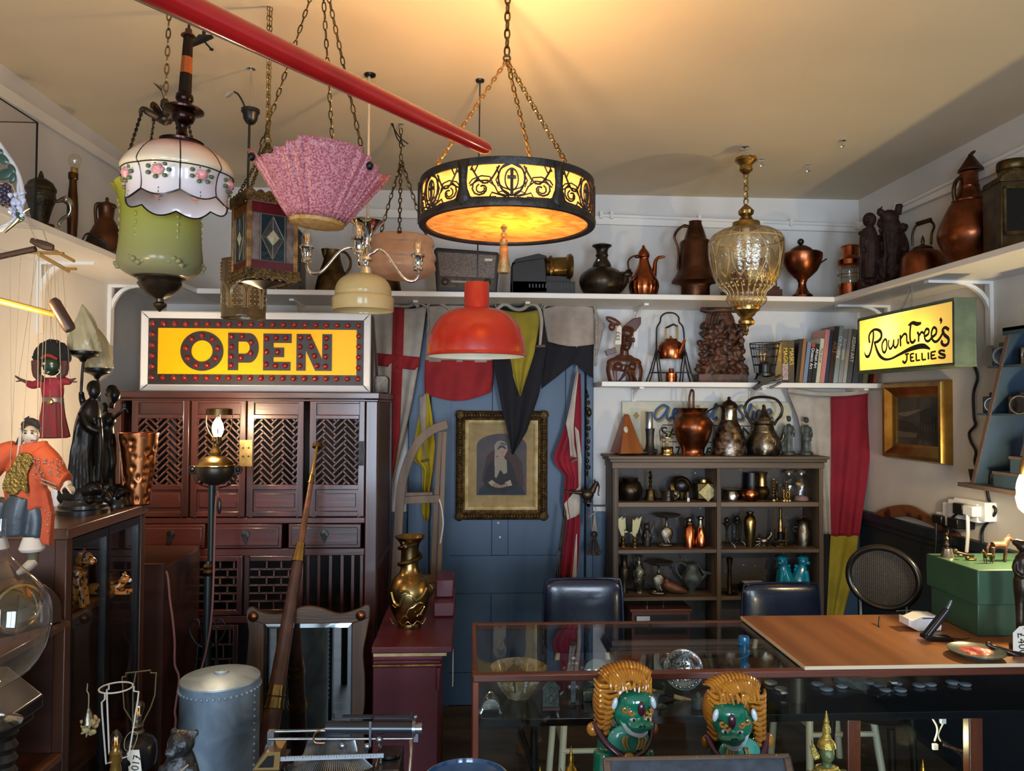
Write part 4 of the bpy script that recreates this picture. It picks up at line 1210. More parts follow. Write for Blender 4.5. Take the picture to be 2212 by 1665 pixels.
g = g+T([(1513, 668, 0), (1530, 672, -4), (1560, 668, -4), (1600, 670, 0)], [5, 6, 7, 6], 8, k=3)
for i in range(9):
 g = g+E(1522+10*i, 664+2*(i % 2), 0, 7, 4, 8, 8)
for i in range(5):
 g = g+T([(1520+6*i, 702, -14), (1521+6.5*i, 686, -20), (1526+6*i, 676, -16)], [2.5, 2.2, 2], 6, k=3)
for i in range(7):
 g = g+E(1520-(i > 1)*3+6*sin(i), 706+12*i, -10, 7, 5, 7, 8)+E(1600+3*sin(i*2), 706+13*i, -6, 6, 7, 7, 8)
for q in (-1, 1):
 for i in range(4):
  g = g+E(1556+q*(36+4*i), 775+9*i, -4, 12, 4, 8, 8).rot(-q*28, (1556+q*(36+4*i), 775+9*i))
g = g+E(1512, 742, -4, 9, 7, 6).rot(30, (1512, 742))
o('carving', g, CARVED, rem=.0026, smo=1)
# caged clamp lamp
s = it('clamp_lamp', 'wire-caged clamp lamp clipped to the front edge of the bookshelf', 'lamp', 1650, 3.72, y=823)
g = G()
for t, y in ((31, 742), (29, 752), (26, 770), (23, 788)):
 g = g+ring(1652, y, 0, t, 1, 24)
for k in range(12):
 a = k*pi/6
 g = g+T([(1652+31*cos(a), 742, 31*sin(a)), (1652+20*cos(a), 806, 20*sin(a))], .8, 5)
o('cage', g, IRON)
bb = o('bulb', L(cr([(7, 784), (13, 772), (14, 764), (10, 755), (1, 751)], 3), 1648, 0, 18), BULBG)
o('filament', U(T([(1648+q*3, 778, 0), (1648+q*5, 762, 0)], .7, 4) for q in (-1, 0, 1)), FILAMENT, par=bb)
o('socket', L([(8, 782), (12, 786), (12, 804), (18, 806), (18, 812), (8, 818)], 1652), BLK)
o('clamp', pr([(1634, 812), (1660, 808), (1672, 816), (1684, 808), (1683, 813), (1660, 826), (1645, 832), (1630, 842), (1624, 838), (1640, 826), (1630, 820)], -12, 3)+T([(1645, 830, -6), (1682, 822, -12), (1682, 826, -12), (1660, 838, -8)], 2.5, 6)+E(1652, 818, -4, 10, 7, 8), BLK)
# books
BK = [(1661, 14, 741, 'olive gold', '6b5a28', 'thick olive book with gold blocks on its spine, first in the row'), (1675.5, 13, 738, 'black', '1a1714', 'black book with MAGIC in yellow on its spine'),
      (1689, 12, 738, 'dark', '33302a', 'dark book with yellow title beside the MAGIC book'), (1703, 7, 735, 'black', '0e0d0e', 'thin plain black book left of the orange-brown spine'),
      (1711, 7, 734, 'tan', '8a6038', 'thin orange-brown book leaning on a black one'), (1719, 8, 742, 'blue-grey', '6d7d94', 'thin blue-grey book leaning in the row'),
      (1728, 8, 745, 'black red', '1b1819', 'black book with Oceanic Art lettering and a red spine top'), (1737, 8, 745, 'black', '181617', 'black book with African Art lettering'),
      (1746, 8, 734, 'cream', 'c0b79e', 'cream paperback leaning left of the salmon pink book'), (1755, 9, 715, 'salmon', 'c07868', 'tall salmon pink book in the middle of the row'),
      (1765, 6, 716, 'navy', '26304a', 'navy blue book against the salmon pink one'), (1772, 10, 708, 'brown', '3a281c', 'tall dark brown book with a gilt spine edge'),
      (1783, 9, 706, 'grey green', '8e9a98', 'tallest pale grey book with white title near the lit sign'), (1793, 9, 714, 'grey', '8d8c86', 'grey book with a pale title block, second left of ASIAN ART'),
      (1803, 7, 714, 'pale grey', 'a09e96', 'pale grey narrow book touching the ASIAN ART book'), (1811, 10, 714, 'slate', '4f5052', 'slate grey book with ASIAN ART on its spine'),
      (1823, 12, 716, 'charcoal', '3a3a3d', 'charcoal book right of the ASIAN ART book'), (1836, 8, 713, 'black', '232528', 'very dark book behind the corner of the lit sign'),
      (1845, 10, 712, 'olive', '4c4832', 'olive brown book tucked behind the lit sign'), (1868, 9, 740, 'rust', '6a3422', 'rust red book at the far end behind the lit sign')]
SP = {1: ('MAGIC', 'd8c030', 12), 2: ('MAKING MASKS'[7:], 'cfb830', 12), 6: ('Oceanic Art', 'e8e4dc', 9), 7: ('African Art', 'e8e4dc', 9), 8: ('The Art of', '5a4a3a', 7), 11: ('ART', 'a06a3a', 14), 12: ('Oil Painting', 'f0f0ee', 10), 13: ('Encyclopaedia', 'd8d8d4', 8), 15: ('ASIAN ART', 'd4d4d2', 11)}
SP[2] = ('MASKS', 'cfb830', 12)
PAGE = m('book_pages', 'cdc3ac', .9, 0, 'b5a98e', sc=300)
for i, (x, w, yt_, cn, hx, lb) in enumerate(BK):
 s = it('book', lb, 'book', x+w/2, YL-.02, z=ZL, group='books on the lower right shelf')
 b0 = s.y0
 lean = 0 if i < 3 else (7 if i > 4 else 6)
 h = b0-yt_
 if lean:
  h = h/cos(R(lean))
 D0, D1 = -34, 26
 rz_ = lambda g: g.rot(lean, (x+w/2, b0))
 cvr = m('book_cover', hx, .4, coat=.15)
 cv = o('cover', rz_(bx(x, x+w, b0-h, b0, D0, D0+2)+bx(x, x+1, b0-h, b0, D0+2, D1)+bx(x+w-1, x+w, b0-h, b0, D0+2, D1)), cvr)
 o('pages', rz_(bx(x+1, x+w-1, b0-h+2, b0-1, D0+2, D1-2)), PAGE)
 if i == 0:
  o('gold_block', rz_(U(bx(x+3, x+w-3, b0-h+8+9*k, b0-h+14+9*k, D0-.5, D0) for k in range(4))), GOLDF, par=cv)
 if i == 1:
  o('white_panel', rz_(bx(x+.5, x+w-.5, b0-40, b0-6, D0-.4, D0)), m('cover_panel', 'b9a8a8', .6, 0, '7a4a50', sc=120), par=cv)
 if i == 6:
  o('red_block', rz_(bx(x, x+w, b0-h, b0-h+7, D0-.4, D0)), m('red_print', 'b03028', .5), par=cv)
 if i in SP:
  t, c, sz = SP[i]
  cy_ = b0-h*.62
  px_ = x+w/2+(b0-cy_)*sin(R(lean))
  txt(t, px_, cy_, D0-.6, sz, m('spine_print', c, .6), par=cv, rot=(90, 90+lean, 0), ext=.0001, bold=.0002)
# ================================================================ flags on the back wall
def res(p, n):
 """resample a polyline evenly to n+1 points"""
 d = [0]
 for a, b in zip(p, p[1:]):
  d.append(d[-1]+math.hypot(b[0]-a[0], b[1]-a[1]))
 out = []
 for i in range(n+1):
  t = d[-1]*i/n
  j = 0
  while j < len(d)-2 and d[j+1] < t:
   j += 1
  k = (t-d[j])/max(d[j+1]-d[j], 1e-6)
  out.append(tuple(u+(v-u)*k for u, v in zip(p[j], p[j+1])))
 return out
def cloth(lf, rg, d=0, amp=3, wv=2, sag=0, ph=0, nu=28, nv=36, bot=0):
 a, b = res(lf, nv), res(rg, nv)
 def fn(u, v):
  j = round(v*nv)
  x = a[j][0]+(b[j][0]-a[j][0])*u
  y = a[j][1]+(b[j][1]-a[j][1])*u
  y += sag*(1-v)*sin(pi*u)+bot*v*sin(pi*u)
  return (x, y, d+amp*(.35+.65*v)*sin(2*pi*wv*u+ph+1.3*v)+amp*.4*sin(9*u+5*v+ph))
 return sheet(fn, nu, nv)
YFG = 3.87
SO = dict(sol=.0015)
s = it('signal_flag', 'white bunting flag with a red cross hung beside the cabinet', 'flag', 860, YFG, y=662, group='old bunting flags on the back wall')
o('field', cloth([(806, 664), (814, 760), (821, 850), (832, 960), (844, 1060)], [(922, 660), (908, 770), (892, 868), (865, 990), (849, 1060)], 0, 5, 3, 6), CANVAS, **SO)
o('red_upright', cloth([(850, 664), (848, 760), (847, 850), (847, 950), (845, 1050)], [(874, 665), (872, 770), (869, 850), (866, 940), (849, 1050)], -4, 3, 1, 0, nu=8), FRED, **SO)
o('red_crossbar', cloth([(816, 763), (819, 790)], [(908, 771), (905, 800)], -4, 5, 3, 0, ph=.2, nv=6), FRED, **SO)
o('header_rope', T([(806, 660, -2), (850, 660, -2), (880, 662, -2), (905, 654, -2), (922, 662, -3), (928, 655, -3), (945, 653, -3), (965, 662, -3), (980, 676, -3)], 3, 8, k=3)+T([(923, 660, -4), (926, 690, -4), (924, 720, -4)], 2, 6, k=3), ROPE)
s = it('signal_flag', 'white and red bunting flag hanging behind the red dome lamp', 'flag', 992, YFG, y=662, group='old bunting flags on the back wall')
o('white_band', cloth([(924, 662), (924, 700), (919, 782)], [(1062, 668), (1064, 700), (1066, 782)], 1, 4, 3, -5), CANVASD, **SO)
o('red_band', cloth([(919, 778), (918, 815), (919, 850)], [(1066, 778), (1066, 815), (1062, 846)], 0, 4, 3, 0, bot=17), FRED, **SO)
s = it('signal_flag', 'black pennant with a long yellow triangle down its middle', 'flag', 1120, YFG-.035, y=662, group='old bunting flags on the back wall')
o('black_field', cloth([(1068, 664), (1066, 780), (1085, 880), (1100, 940), (1108, 980)], [(1172, 664), (1184, 740), (1166, 850), (1140, 930), (1111, 980)], 3, 5, 2, 4), FBLK, **SO)
o('yellow_wedge', cloth([(1072, 666), (1084, 730), (1102, 790), (1123, 855)], [(1166, 668), (1165, 700), (1154, 765), (1126, 855)], -3, 4, 2, 8, nv=24), FYEL, **SO)
o('header_rope', T([(1072, 670, -6), (1090, 658, -6), (1110, 668, -6), (1128, 668, -6), (1145, 657, -6), (1162, 664, -6), (1169, 690, -7), (1168, 720, -8), (1166, 745, -8)], [4, 4, 4, 4, 4, 4, 4, 3.5, 3], 8, k=4), CANVAS)
o('tie', T([(1169, 666, -4), (1172, s.yz(2.056), -2)], 1.5, 6)+T([(1072, 668, -4), (1070, s.yz(2.056), -2)], 1.5, 6), ROPE)
o('toggle', T([(1158, 748, -9), (1177, 747, -9)], 3, 8), SLEDW, label='wooden toggle')
s = it('signal_flag', 'stained cream and black swallow-tailed bunting flag above the door frame', 'flag', 1228, YFG+.012, y=660, group='old bunting flags on the back wall')
o('cream_half', cloth([(1172, 668), (1176, 700), (1184, 738)], [(1282, 664), (1284, 700), (1286, 742)], 0, 3, 3, -8, bot=8), CANVASD, **SO)
def swt(u, v):
 x = 1172+12*(1-v)+u*(112-12*(1-v))-2*v
 top = 738+4*u+8*sin(pi*u)
 bt = (840-56*u/.63) if u < .63 else 784+33*(u-.63)/.37
 return (x, top+(bt-top)*v, 3*sin(14*u+2*v))
o('black_half', sheet(swt, 30, 16), FBLK, **SO)
o('header_rope', T([(1171, 672, -3), (1180, 660, -3), (1200, 656, -3), (1240, 660, -3), (1276, 656, -3), (1286, 672, -4), (1288, 720, -4), (1286, 790, -4)], 2.5, 8, k=4), ROPE)
o('loose_corner', cloth([(1284, 668), (1288, 700), (1287, 752)], [(1290, 674), (1306, 702), (1290, 770)], 2, 2, 1, nu=6, nv=12), CANVASD, **SO)
s = it('signal_flag', 'red and white flag bunched and hanging down the right edge of the door', 'flag', 1235, YFG, y=800, group='old bunting flags on the back wall')
o('red_cloth', cloth([(1246, 806), (1228, 890), (1218, 930), (1196, 988), (1203, 1006), (1222, 1026), (1218, 1085), (1226, 1120), (1216, 1200), (1210, 1246)], [(1254, 806), (1256, 900), (1256, 1000), (1252, 1075), (1254, 1125), (1252, 1190), (1246, 1246)], 0, 5, 2.5, nv=50), FCRIM, **SO)
o('white_fold', cloth([(1244, 804), (1232, 870), (1222, 914), (1229, 950), (1232, 985)], [(1249, 804), (1243, 860), (1239, 920), (1241, 960), (1247, 987)], -7, 3, 1, nu=10), CANVAS, **SO)
o('white_fold', cloth([(1241, 920), (1248, 985), (1250, 1050), (1219, 1086), (1226, 1121)], [(1250, 930), (1256, 990), (1255, 1060), (1254, 1075), (1253, 1108)], -6, 2, 1, nu=10), CANVAS, **SO)
o('white_fold', cloth([(1245, 1150), (1240, 1200), (1236, 1246)], [(1247, 1150), (1247, 1200), (1246, 1246)], -6, 1, 1, nu=5, nv=10), CANVAS, **SO)
o('tie', T([(1247, 806, 4), (1247, 740, 8), (1247, s.yz(2.056), 8)], 1.5, 6), ROPE)
o('toggle', T([(1233, 996, -12), (1246, 990, -12)], 2.5, 8), SLEDW, label='wooden toggle')
s = it('signal_flag', 'yellow flag with a cream strip hanging behind the wooden sled', 'flag', 915, YFG, y=850, group='old bunting flags on the back wall')
o('yellow_cloth', cloth([(918, 850), (905, 900), (894, 960), (889, 990), (914, 1010), (914, 1060), (913, 1110), (920, 1122)], [(926, 850), (934, 900), (941, 960), (938, 1000), (936, 1020), (930, 1060), (930, 1110), (927, 1126)], 0, 5, 2), FYELB, **SO)
o('cream_strip', cloth([(908, 858), (908, 905), (914, 950), (917, 990)], [(922, 850), (921, 905), (921, 950), (921, 990)], -7, 2, 1, nu=8), CANVASD, **SO)
o('tie', T([(921, 852, 3), (922, 760, 8), (922, s.yz(2.056), 8)], 1.5, 6), ROPE)
o('toggle', T([(912, 996, -10), (928, 992, -10)], 2.5, 8), SLEDW, label='wooden toggle')
s = it('signal_flag', 'long white, crimson, yellow and black flag hanging right of the bookcase', 'flag', 1820, 3.9, y=845, group='old bunting flags on the back wall')
o('white_band', cloth([(1704, 848), (1725, 900), (1745, 985), (1770, 1080), (1780, 1152)], [(1795, 858), (1795, 950), (1795, 1050), (1795, 1152)], 2, 4, 2, 4), CANVAS, **SO)
o('crimson_band', cloth([(1795, 857), (1795, 950), (1794, 1050), (1793, 1156)], [(1892, 844), (1884, 920), (1869, 1050), (1853, 1156)], 0, 5, 2.5, 4), FCRIM, **SO)
o('yellow_band', cloth([(1793, 1155), (1790, 1230), (1783, 1345)], [(1853, 1155), (1842, 1240), (1818, 1345)], 0, 4, 2), FYEL, **SO)
o('black_band', cloth([(1778, 1150), (1779, 1240), (1778, 1345)], [(1793, 1152), (1790, 1240), (1783, 1345)], 4, 3, 1, nu=8), FBLK, **SO)
o('header', cloth([(1702, 838), (1702, 848)], [(1894, 838), (1893, 847)], -2, 2, 2, 10, nv=5, bot=8), CANVAS, **SO)
o('rope_loop', T([(1893, 842, -3), (1900, 880, -3), (1907, 920, -3), (1909, 932, -3)], 1.8, 6, k=3)+T([(1903, 930, -4), (1914, 933, -4), (1904, 936, -4), (1914, 940, -4)], 2, 6)+ring(1909, 948, -3, 4.5, 1.6, 14, 'd', 9), ROPE)
# ================================================================ portrait on the door
s = it('framed_portrait', 'gilt-framed Victorian portrait of a seated old lady hung on the blue door', 'picture', 1083, 3.925, y=1122)
def frame4(x0, x1, y0, y1, w, prof):
 """moulded frame: prof [(inset fraction, d)]"""
 g = G()
 n = len(prof)
 for t, d in prof:
  i = w*t
  g.v += [(x0+i, y0+i, d), (x1-i, y0+i, d), (x1-i, y1-i, d), (x0+i, y1-i, d)]
 for k in range(n-1):
  for j in range(4):
   a, b = k*4+j, k*4+(j+1) % 4
   g.f.append((a, b, b+4, a+4))
 return g
o('outer_frame', frame4(984, 1182, 887, 1122, 20, [(0, 8), (0, -4), (.12, -9), (.3, -12), (.5, -8), (.62, -10), (.8, -5), (1, -3), (1, 8)]), GOLDD, sm=20)
orn = G()
for k in range(30):
 t = k/29
 for y in (896, 1113):
  orn = orn+E(993+180*t, y, -11, 3.2, 2.6, 2, 6)
for k in range(36):
 t = k/35
 for x in (993, 1173):
  orn = orn+E(x, 896+217*t, -11, 2.6, 3.2, 2, 6)
for x, y in ((992, 895), (1174, 895), (992, 1114), (1174, 1114)):
 orn = orn+E(x, y, -10, 10, 10, 4, 10)
o('frame_ornament', orn, GOLDD)
o('slip_frame', frame4(1004, 1161, 907, 1101, 9, [(0, 2), (0, -4), (.3, -5), (.8, -2), (1, 2)]), GOLDL, sm=20)
o('mount', bx(1012, 1154, 914, 1093, 1, 3), m('buff_mount', 'a48a5a', .8, 0, '8f764c', sc=20))
arch = [(1029, 1069), (1029, 965)]+[(1083-54*cos(pi*i/14), 962-26*sin(pi*i/14)) for i in range(15)]+[(1137, 1069)]
pc = o('photograph', pr(arch, .2, 1), m('dark_photo_ground', '2c2e30', .6, 0, '4a3230', sc=20))
FL = lambda nm, g, hx: o(nm, g, m(nm+'_tint', hx, .7), par=pc)
FL('painted_chair', pr([(1040, 1040), (1050, 985), (1070, 970), (1110, 975), (1128, 1000), (1132, 1050)], -.1, .2), '3a2524')
FL('painted_skirt', pr([(1030, 1069), (1038, 1052), (1060, 1040), (1110, 1038), (1126, 1050), (1136, 1069)], -.3, -.1), '1b2634')
FL('painted_dress', pr(cr([(1046, 1048), (1048, 1020), (1058, 1000), (1072, 990), (1092, 990), (1104, 1004), (1112, 1025), (1116, 1050), (1090, 1062), (1060, 1062)], 3, True), -.5, -.3), '15181f')
FL('painted_lace', pr([(1068, 1030), (1068, 990), (1076, 985), (1088, 988), (1094, 995), (1095, 1020), (1088, 1024), (1080, 1014), (1072, 1032)], -.7, -.5), '8a7f6c')
FL('painted_cuffs', pr([(1054, 1042), (1062, 1036), (1072, 1044), (1062, 1050)], -.8, -.5)+pr([(1090, 1042), (1102, 1036), (1106, 1048), (1096, 1050)], -.8, -.5), '9a8e78')
FL('painted_hands', pr(cr([(1062, 1046), (1072, 1043), (1082, 1048), (1094, 1043), (1096, 1049), (1084, 1053), (1068, 1052)], 2, True), -.9, -.5), '8c6a58')
FL('painted_cap', pr(cr([(1068, 975), (1067, 962), (1073, 953), (1082, 951), (1091, 955), (1095, 965), (1093, 978), (1070, 985)], 2, True), -.7, -.5)+pr([(1068, 975), (1072, 975), (1072, 1004), (1067, 1006)], -.8, -.6), '8d8274')
FL('painted_face', pr(cr([(1074, 978), (1076, 968), (1083, 964), (1091, 969), (1091, 981), (1085, 990), (1078, 988)], 2, True), -.9, -.6), 'a08270')
FL('painted_hair', pr(cr([(1073, 972), (1078, 962), (1088, 962), (1093, 970), (1089, 969), (1083, 966), (1076, 970)], 2, True), -1, -.7)+pr([(1080, 955), (1092, 958), (1092, 961), (1080, 958)], -1, -.7), '3e3836')
FL('painted_features', pr([(1079, 974), (1082, 974), (1082, 975.3), (1079, 975.3)], -1.1, -.8)+pr([(1086, 974), (1089, 974), (1089, 975.3), (1086, 975.3)], -1.1, -.8)+pr([(1081, 984), (1088, 984), (1088, 985), (1081, 985)], -1.1, -.8)+pr([(1084, 976), (1086, 980), (1083, 980)], -1.1, -.8), '4a3a34')
o('glazing', bx(1011, 1155, 913, 1095, -1.9, -1.5), CASEL)
# ================================================================ Chinese cabinet
CF, CB = 3.2, 3.85
cx0, cx1 = -1.475, P(815, 1000, CF).x
q = lambda x: P(x, 1000, CF).x
h = lambda y: P(560, y, CF).z
s = it('lattice_cabinet', 'tall red lacquered cabinet with four lattice doors and three drawers', 'cabinet', w=((cx0+cx1)/2, CF+.3, 0))
zt = h(846)
o('top', bx(cx0-.005, cx1+.008, CF-.012, CB, zt-.028, zt)+bx(cx0, cx1+.004, CF-.006, CB, zt-.04, zt-.028), REDWOOD, bev=.004)
pw = q(815)-q(789)
for x in (cx0, cx1-pw):
 o('post', bx(x, x+pw, CF, CF+.05, 0, zt-.035), REDWOODV, bev=.004)
 o('post', bx(x, x+pw, CB-.05, CB, 0, zt-.035), REDWOODV, bev=.004)
o('side_panel', bx(cx0+.01, cx0+.025, CF+.04, CB-.04, .12, zt-.04), REDWOODV)
o('side_panel', bx(cx1-.022, cx1-.010, CF+.04, CB-.04, h(1230), zt-.04), m('side_board_wood', '4a241c', .45, 0, '2a140f', sc=8, g='z'))
o('side_slats', U(bx(cx1-.03, cx1-.012, CF+.06+.045*i, CF+.08+.045*i, .12, h(1245)) for i in range(12))+bx(cx1-.035, cx1-.008, CF+.04, CB-.04, h(1245), h(1228)), REDWOODV)
o('back_board', bx(cx0+.02, cx1-.02, CB-.012, CB-.002, .05, zt-.04), m('cabinet_back', '1c100d', .7))
for ya, yb in ((1118, 1131), (1185, 1201), (1330, 1346), (1560, 1580)):
 o('rail', bx(cx0+pw, cx1-pw, CF+.002, CF+.03, h(yb), h(ya)), REDWOOD, bev=.003)
o('inner_shelf', bx(cx0+.02, cx1-.02, CF+.03, CB-.02, h(1196), h(1186)), BROWNWOOD)
o('bottom_board', bx(cx0+.02, cx1-.02, CF+.03, CB-.02, .1, .12), BROWNWOOD)
def bar(a, b, w, d0, d1):
 dx, dy = b[0]-a[0], b[1]-a[1]
 l = math.hypot(dx, dy)
 nx, ny = -dy/l*w/2, dx/l*w/2
 return pr([(a[0]+nx, a[1]+ny), (b[0]+nx, b[1]+ny), (b[0]-nx, b[1]-ny), (a[0]-nx, a[1]-ny)], d0, d1)
def herring(x0, x1, y0, y1, c, n=3):
 """herringbone lattice bars at 45 degrees inside a rectangle"""
 segs = []
 k = c/2**.5
 N = int((x1-x0+y1-y0)/c)+4
 tr = lambda u, v: (x0+(u-v)*k, y0+(u+v)*k)
 for i in range(-N, N):
  run = None
  for j in range(-N, N+1):
   mm = (i-j) % (2*n)
   on = not (0 <= mm <= n-2)
   if on and run is None:
    run = j
   if not on and run is not None:
    segs.append((tr(i+1, run), tr(i+1, j)))
    run = None
 for j in range(-N, N):
  run = None
  for i in range(-N, N+1):
   mm = (i-j) % (2*n)
   on = not (n <= mm <= 2*n-2)
   if on and run is None:
    run = i
   if not on and run is not None:
    segs.append((tr(run, j), tr(i, j)))
    run = None
 out = []
 for (xa, ya), (xb, yb) in segs:
  t0, t1 = 0, 1
  dx, dy = xb-xa, yb-ya
  ok = True
  for p, d_, lo, hi in ((xa, dx, x0, x1), (ya, dy, y0, y1)):
   ta, tb = (lo-p)/d_, (hi-p)/d_
   if ta > tb:
    ta, tb = tb, ta
   t0, t1 = max(t0, ta), min(t1, tb)
  if t1-t0 > .03:
   out.append(((xa+dx*t0, ya+dy*t0), (xa+dx*t1, ya+dy*t1)))
 return out
LATW = m('worn_lattice_wood', '5c3a30', .45, 0, '34190f', sc=30)
for x0, x1 in ((283, 408), (412, 531), (533, 656), (668, 788)):
 a0, a1 = q(x0), q(x1)
 W_ = .024
 dg = bx(a0, a0+W_, CF-.004, CF+.02, h(1116), h(858))+bx(a1-W_, a1, CF-.004, CF+.02, h(1116), h(858))
 for ya, yb in ((858, 871), (895, 905), (1046, 1058), (1104, 1116)):
  dg = dg+bx(a0+W_, a1-W_, CF-.004, CF+.02, h(yb), h(ya))
 dr_ = o('door', dg, REDWOODV, bev=.003)
 o('top_panel', bx(a0+W_, a1-W_, CF+.008, CF+.014, h(896), h(870)), REDWOOD, par=dr_)
 o('bottom_panel', bx(a0+W_, a1-W_, CF+.008, CF+.014, h(1105), h(1057))+bx(a0+W_+.012, a1-W_-.012, CF+.002, CF+.01, h(1096), h(1066)), REDWOOD, par=dr_, bev=.002)
 lt = U(sw(bar(a, b, .0058, CF+.002, CF+.014)) for a, b in herring(a0+W_-.002, a1-W_+.002, h(1047), h(904), .0205))
 o('lattice', lt, LATW, par=dr_)
for x0, x1 in ((300, 445), (456, 611), (625, 781)):
 a0, a1 = q(x0), q(x1)
 d_ = o('drawer', bx(a0, a1, CF-.002, CF+.3, h(1184), h(1132))+bx(a0+.012, a1-.012, CF-.007, CF, h(1178), h(1139)), REDWOOD, bev=.003)
 xm = (a0+a1)/2
 zm = h(1153)
 o('handle_plate', sw(L([(.0, -.012), (.016, -.011), (.018, -.006)], 0, 0, 16).map(lambda x, y, d: (xm+x, zm+d, CF+y))), m('aged_handle_metal', '4c5450', .45, .8, '23211f', sc=40), par=d_)
 o('handle_drop', sw(pr([(xm-.007, zm-.004), (xm+.007, zm-.004), (xm+.010, zm-.022), (xm, zm-.038), (xm-.010, zm-.022)], CF-.018, CF-.012)), IRON, par=d_)
bm_ = q(532)
hb = o('hinge_plate', bx(bm_-.026, bm_+.026, CF-.008, CF-.004, h(1007), h(950)), m('pale_brass_plate', '8f7d52', .4, .8, '6a5a38', sc=30))
o('plate_stud', U(E(bm_+a*.011, CF-.009, h(y), .004, .004, .004, 8) for a in (-1, 1) for y in (967, 985)), BRASSD, par=hb)
o('hinge_plate', bx(q(775), q(786), CF-.008, CF-.004, h(1005), h(952)), IRON)
for x0, x1, y0, y1 in ((397, 527, 1201, 1328), (530, 658, 1201, 1328), (391, 520, 1349, 1560)):
 a0, a1, z0_, z1_ = q(x0), q(x1), h(y1), h(y0)
 W_ = .022
 ld = o('lower_door', bx(a0, a0+W_, CF, CF+.022, z0_, z1_)+bx(a1-W_, a1, CF, CF+.022, z0_, z1_)+bx(a0+W_, a1-W_, CF, CF+.022, z1_-W_, z1_)+bx(a0+W_, a1-W_, CF, CF+.022, z0_, z0_+W_), REDWOODV, bev=.003)
 g = G()
 nn = 6
 b0_, b1_ = a0+W_, a1-W_
 zz = [z1_-W_-(z1_-z0_-2*W_)*i/nn for i in range(nn+1)]
 for i in range(1, nn):
  g = g+bx(b0_, b1_, CF+.005, CF+.014, zz[i]-.003, zz[i]+.003)
 for i in range(nn):
  for t in ((.2, .5, .8) if i % 2 else (.35, .65, .93)):
   x = b0_+(b1_-b0_)*t
   g = g+bx(x-.003, x+.003, CF+.005, CF+.014, zz[i+1], zz[i])
 o('fret', g, LATW, par=ld)
o('bar_panel', U(bx(q(x)-.006, q(x)+.006, CF+.004, CF+.02, h(1560), h(1200)) for x in (668, 691, 716, 741, 764, 783)), REDWOODV)
one('small_tin', 'small dark embossed tin standing on the cabinet beside the OPEN sign', 'tin', lambda: pr([(810, cur.y0), (810, 815), (815, 811), (836, 812), (841, 818), (840, cur.y0)], -14, 14), BRONZE, 825, CF+.2, z=zt, bev=.003)
# ---------------------------------------------------------------- OPEN sign
s = it('open_sign', 'illuminated yellow OPEN sign with red bulbs in a white box frame', 'sign', 555, CF+.06, z=zt)
b0 = s.y0
YEL = m('lit_yellow_panel', 'ffcc00', .4, tl=.6, em=.5)
SDK = m('sign_dark_brown', '2a1d14', .5, 0, '1e150f', sc=20)
o('box', bx(308, 801, 677, b0-1, 2, 62), m('sign_box_brown', '4c4236', .6))
fr = frame4(306, 802, 674, b0, 15, [(0, 2), (0, -5), (.15, -7), (1, -2), (1, 4)])
o('frame', fr, m('white_sign_frame', 'd5d2ce', .4), sm=10)
o('mitre_line', U(T([(x0, y0, -6.6), (x1, y1, -3)], .9, 4) for x0, y0, x1, y1 in ((308, 676, 321, 689), (800, 676, 787, 689), (308, b0-2, 321, b0-15), (800, b0-2, 787, b0-15))), BLK)
o('dark_border', bx(321, 787, 688, 710, -1.5, .5)+bx(321, 787, 809, b0-13, -1.5, .5)+bx(321, 341, 710, 809, -1.5, .5)+bx(771, 787, 710, 809, -1.5, .5), SDK)
o('yellow_panel', bx(338, 773, 708, 811, 0, 1.5), YEL)
def annulus(x, y, r0x, r0y, r1x, r1y, n=40):
 g = G()
 for k in range(n):
  a = 2*pi*k/n
  for rx, ry in ((r0x, r0y), (r1x, r1y)):
   for d in (-3, 0):
    g.v.append((x+rx*cos(a), y+ry*sin(a), d))
 for k in range(n):
  b = k*4
  c = ((k+1) % n)*4
  for i, j in ((0, 1), (1, 3), (3, 2), (2, 0)):
   g.f.append((b+i, b+j, c+j, c+i))
 return g
lets = {'O': annulus(436, 759, 23, 23, 46, 43)}
pb = [(537+21*cos(R(a)), 751.5+32*sin(R(a))) for a in range(-90, 91, 12)]
ph_ = [(529+10*cos(R(a)), 751+13*sin(R(a))) for a in range(90, -91, -18)]
lets['P'] = pr([(492, 800), (492, 719), (514, 719)]+[(514, 738), (514, 764), (514, 783.5), (514, 800)], -3, 0)+pr([(514, 719)]+pb+[(514, 783.5), (514, 764)]+ph_+[(514, 738)], -3, 0)
lets['E'] = pr([(568, 800), (568, 720), (629, 720), (629, 740), (590, 740), (590, 750), (613, 750), (613, 771), (590, 771), (590, 781), (627, 781), (627, 800)], -3, 0)
lets['N'] = pr([(640, 800), (640, 720), (670, 720), (696, 775), (696, 720), (717, 720), (717, 800), (681, 800), (660, 755), (660, 800)], -3, 0)
for g in lets.values():
 o('letter', g, SDK, sm=20)
RB_ = m('red_bulb', '741210', .12, coat=.5, em=.05, emc='b01008')
pos = [(330+23.4*i, 701) for i in range(20)]+[(330+23.4*i, 817) for i in range(20)]+[(330, y) for y in (724, 747, 770, 793)]+[(776, y) for y in (724, 747, 770, 793)]
pos += [(436+34.5*sin(2*pi*k/9), 759-33*cos(2*pi*k/9)) for k in range(9)]
C_ = lambda x, y: (420+x/3.95, 420+y/3.95)
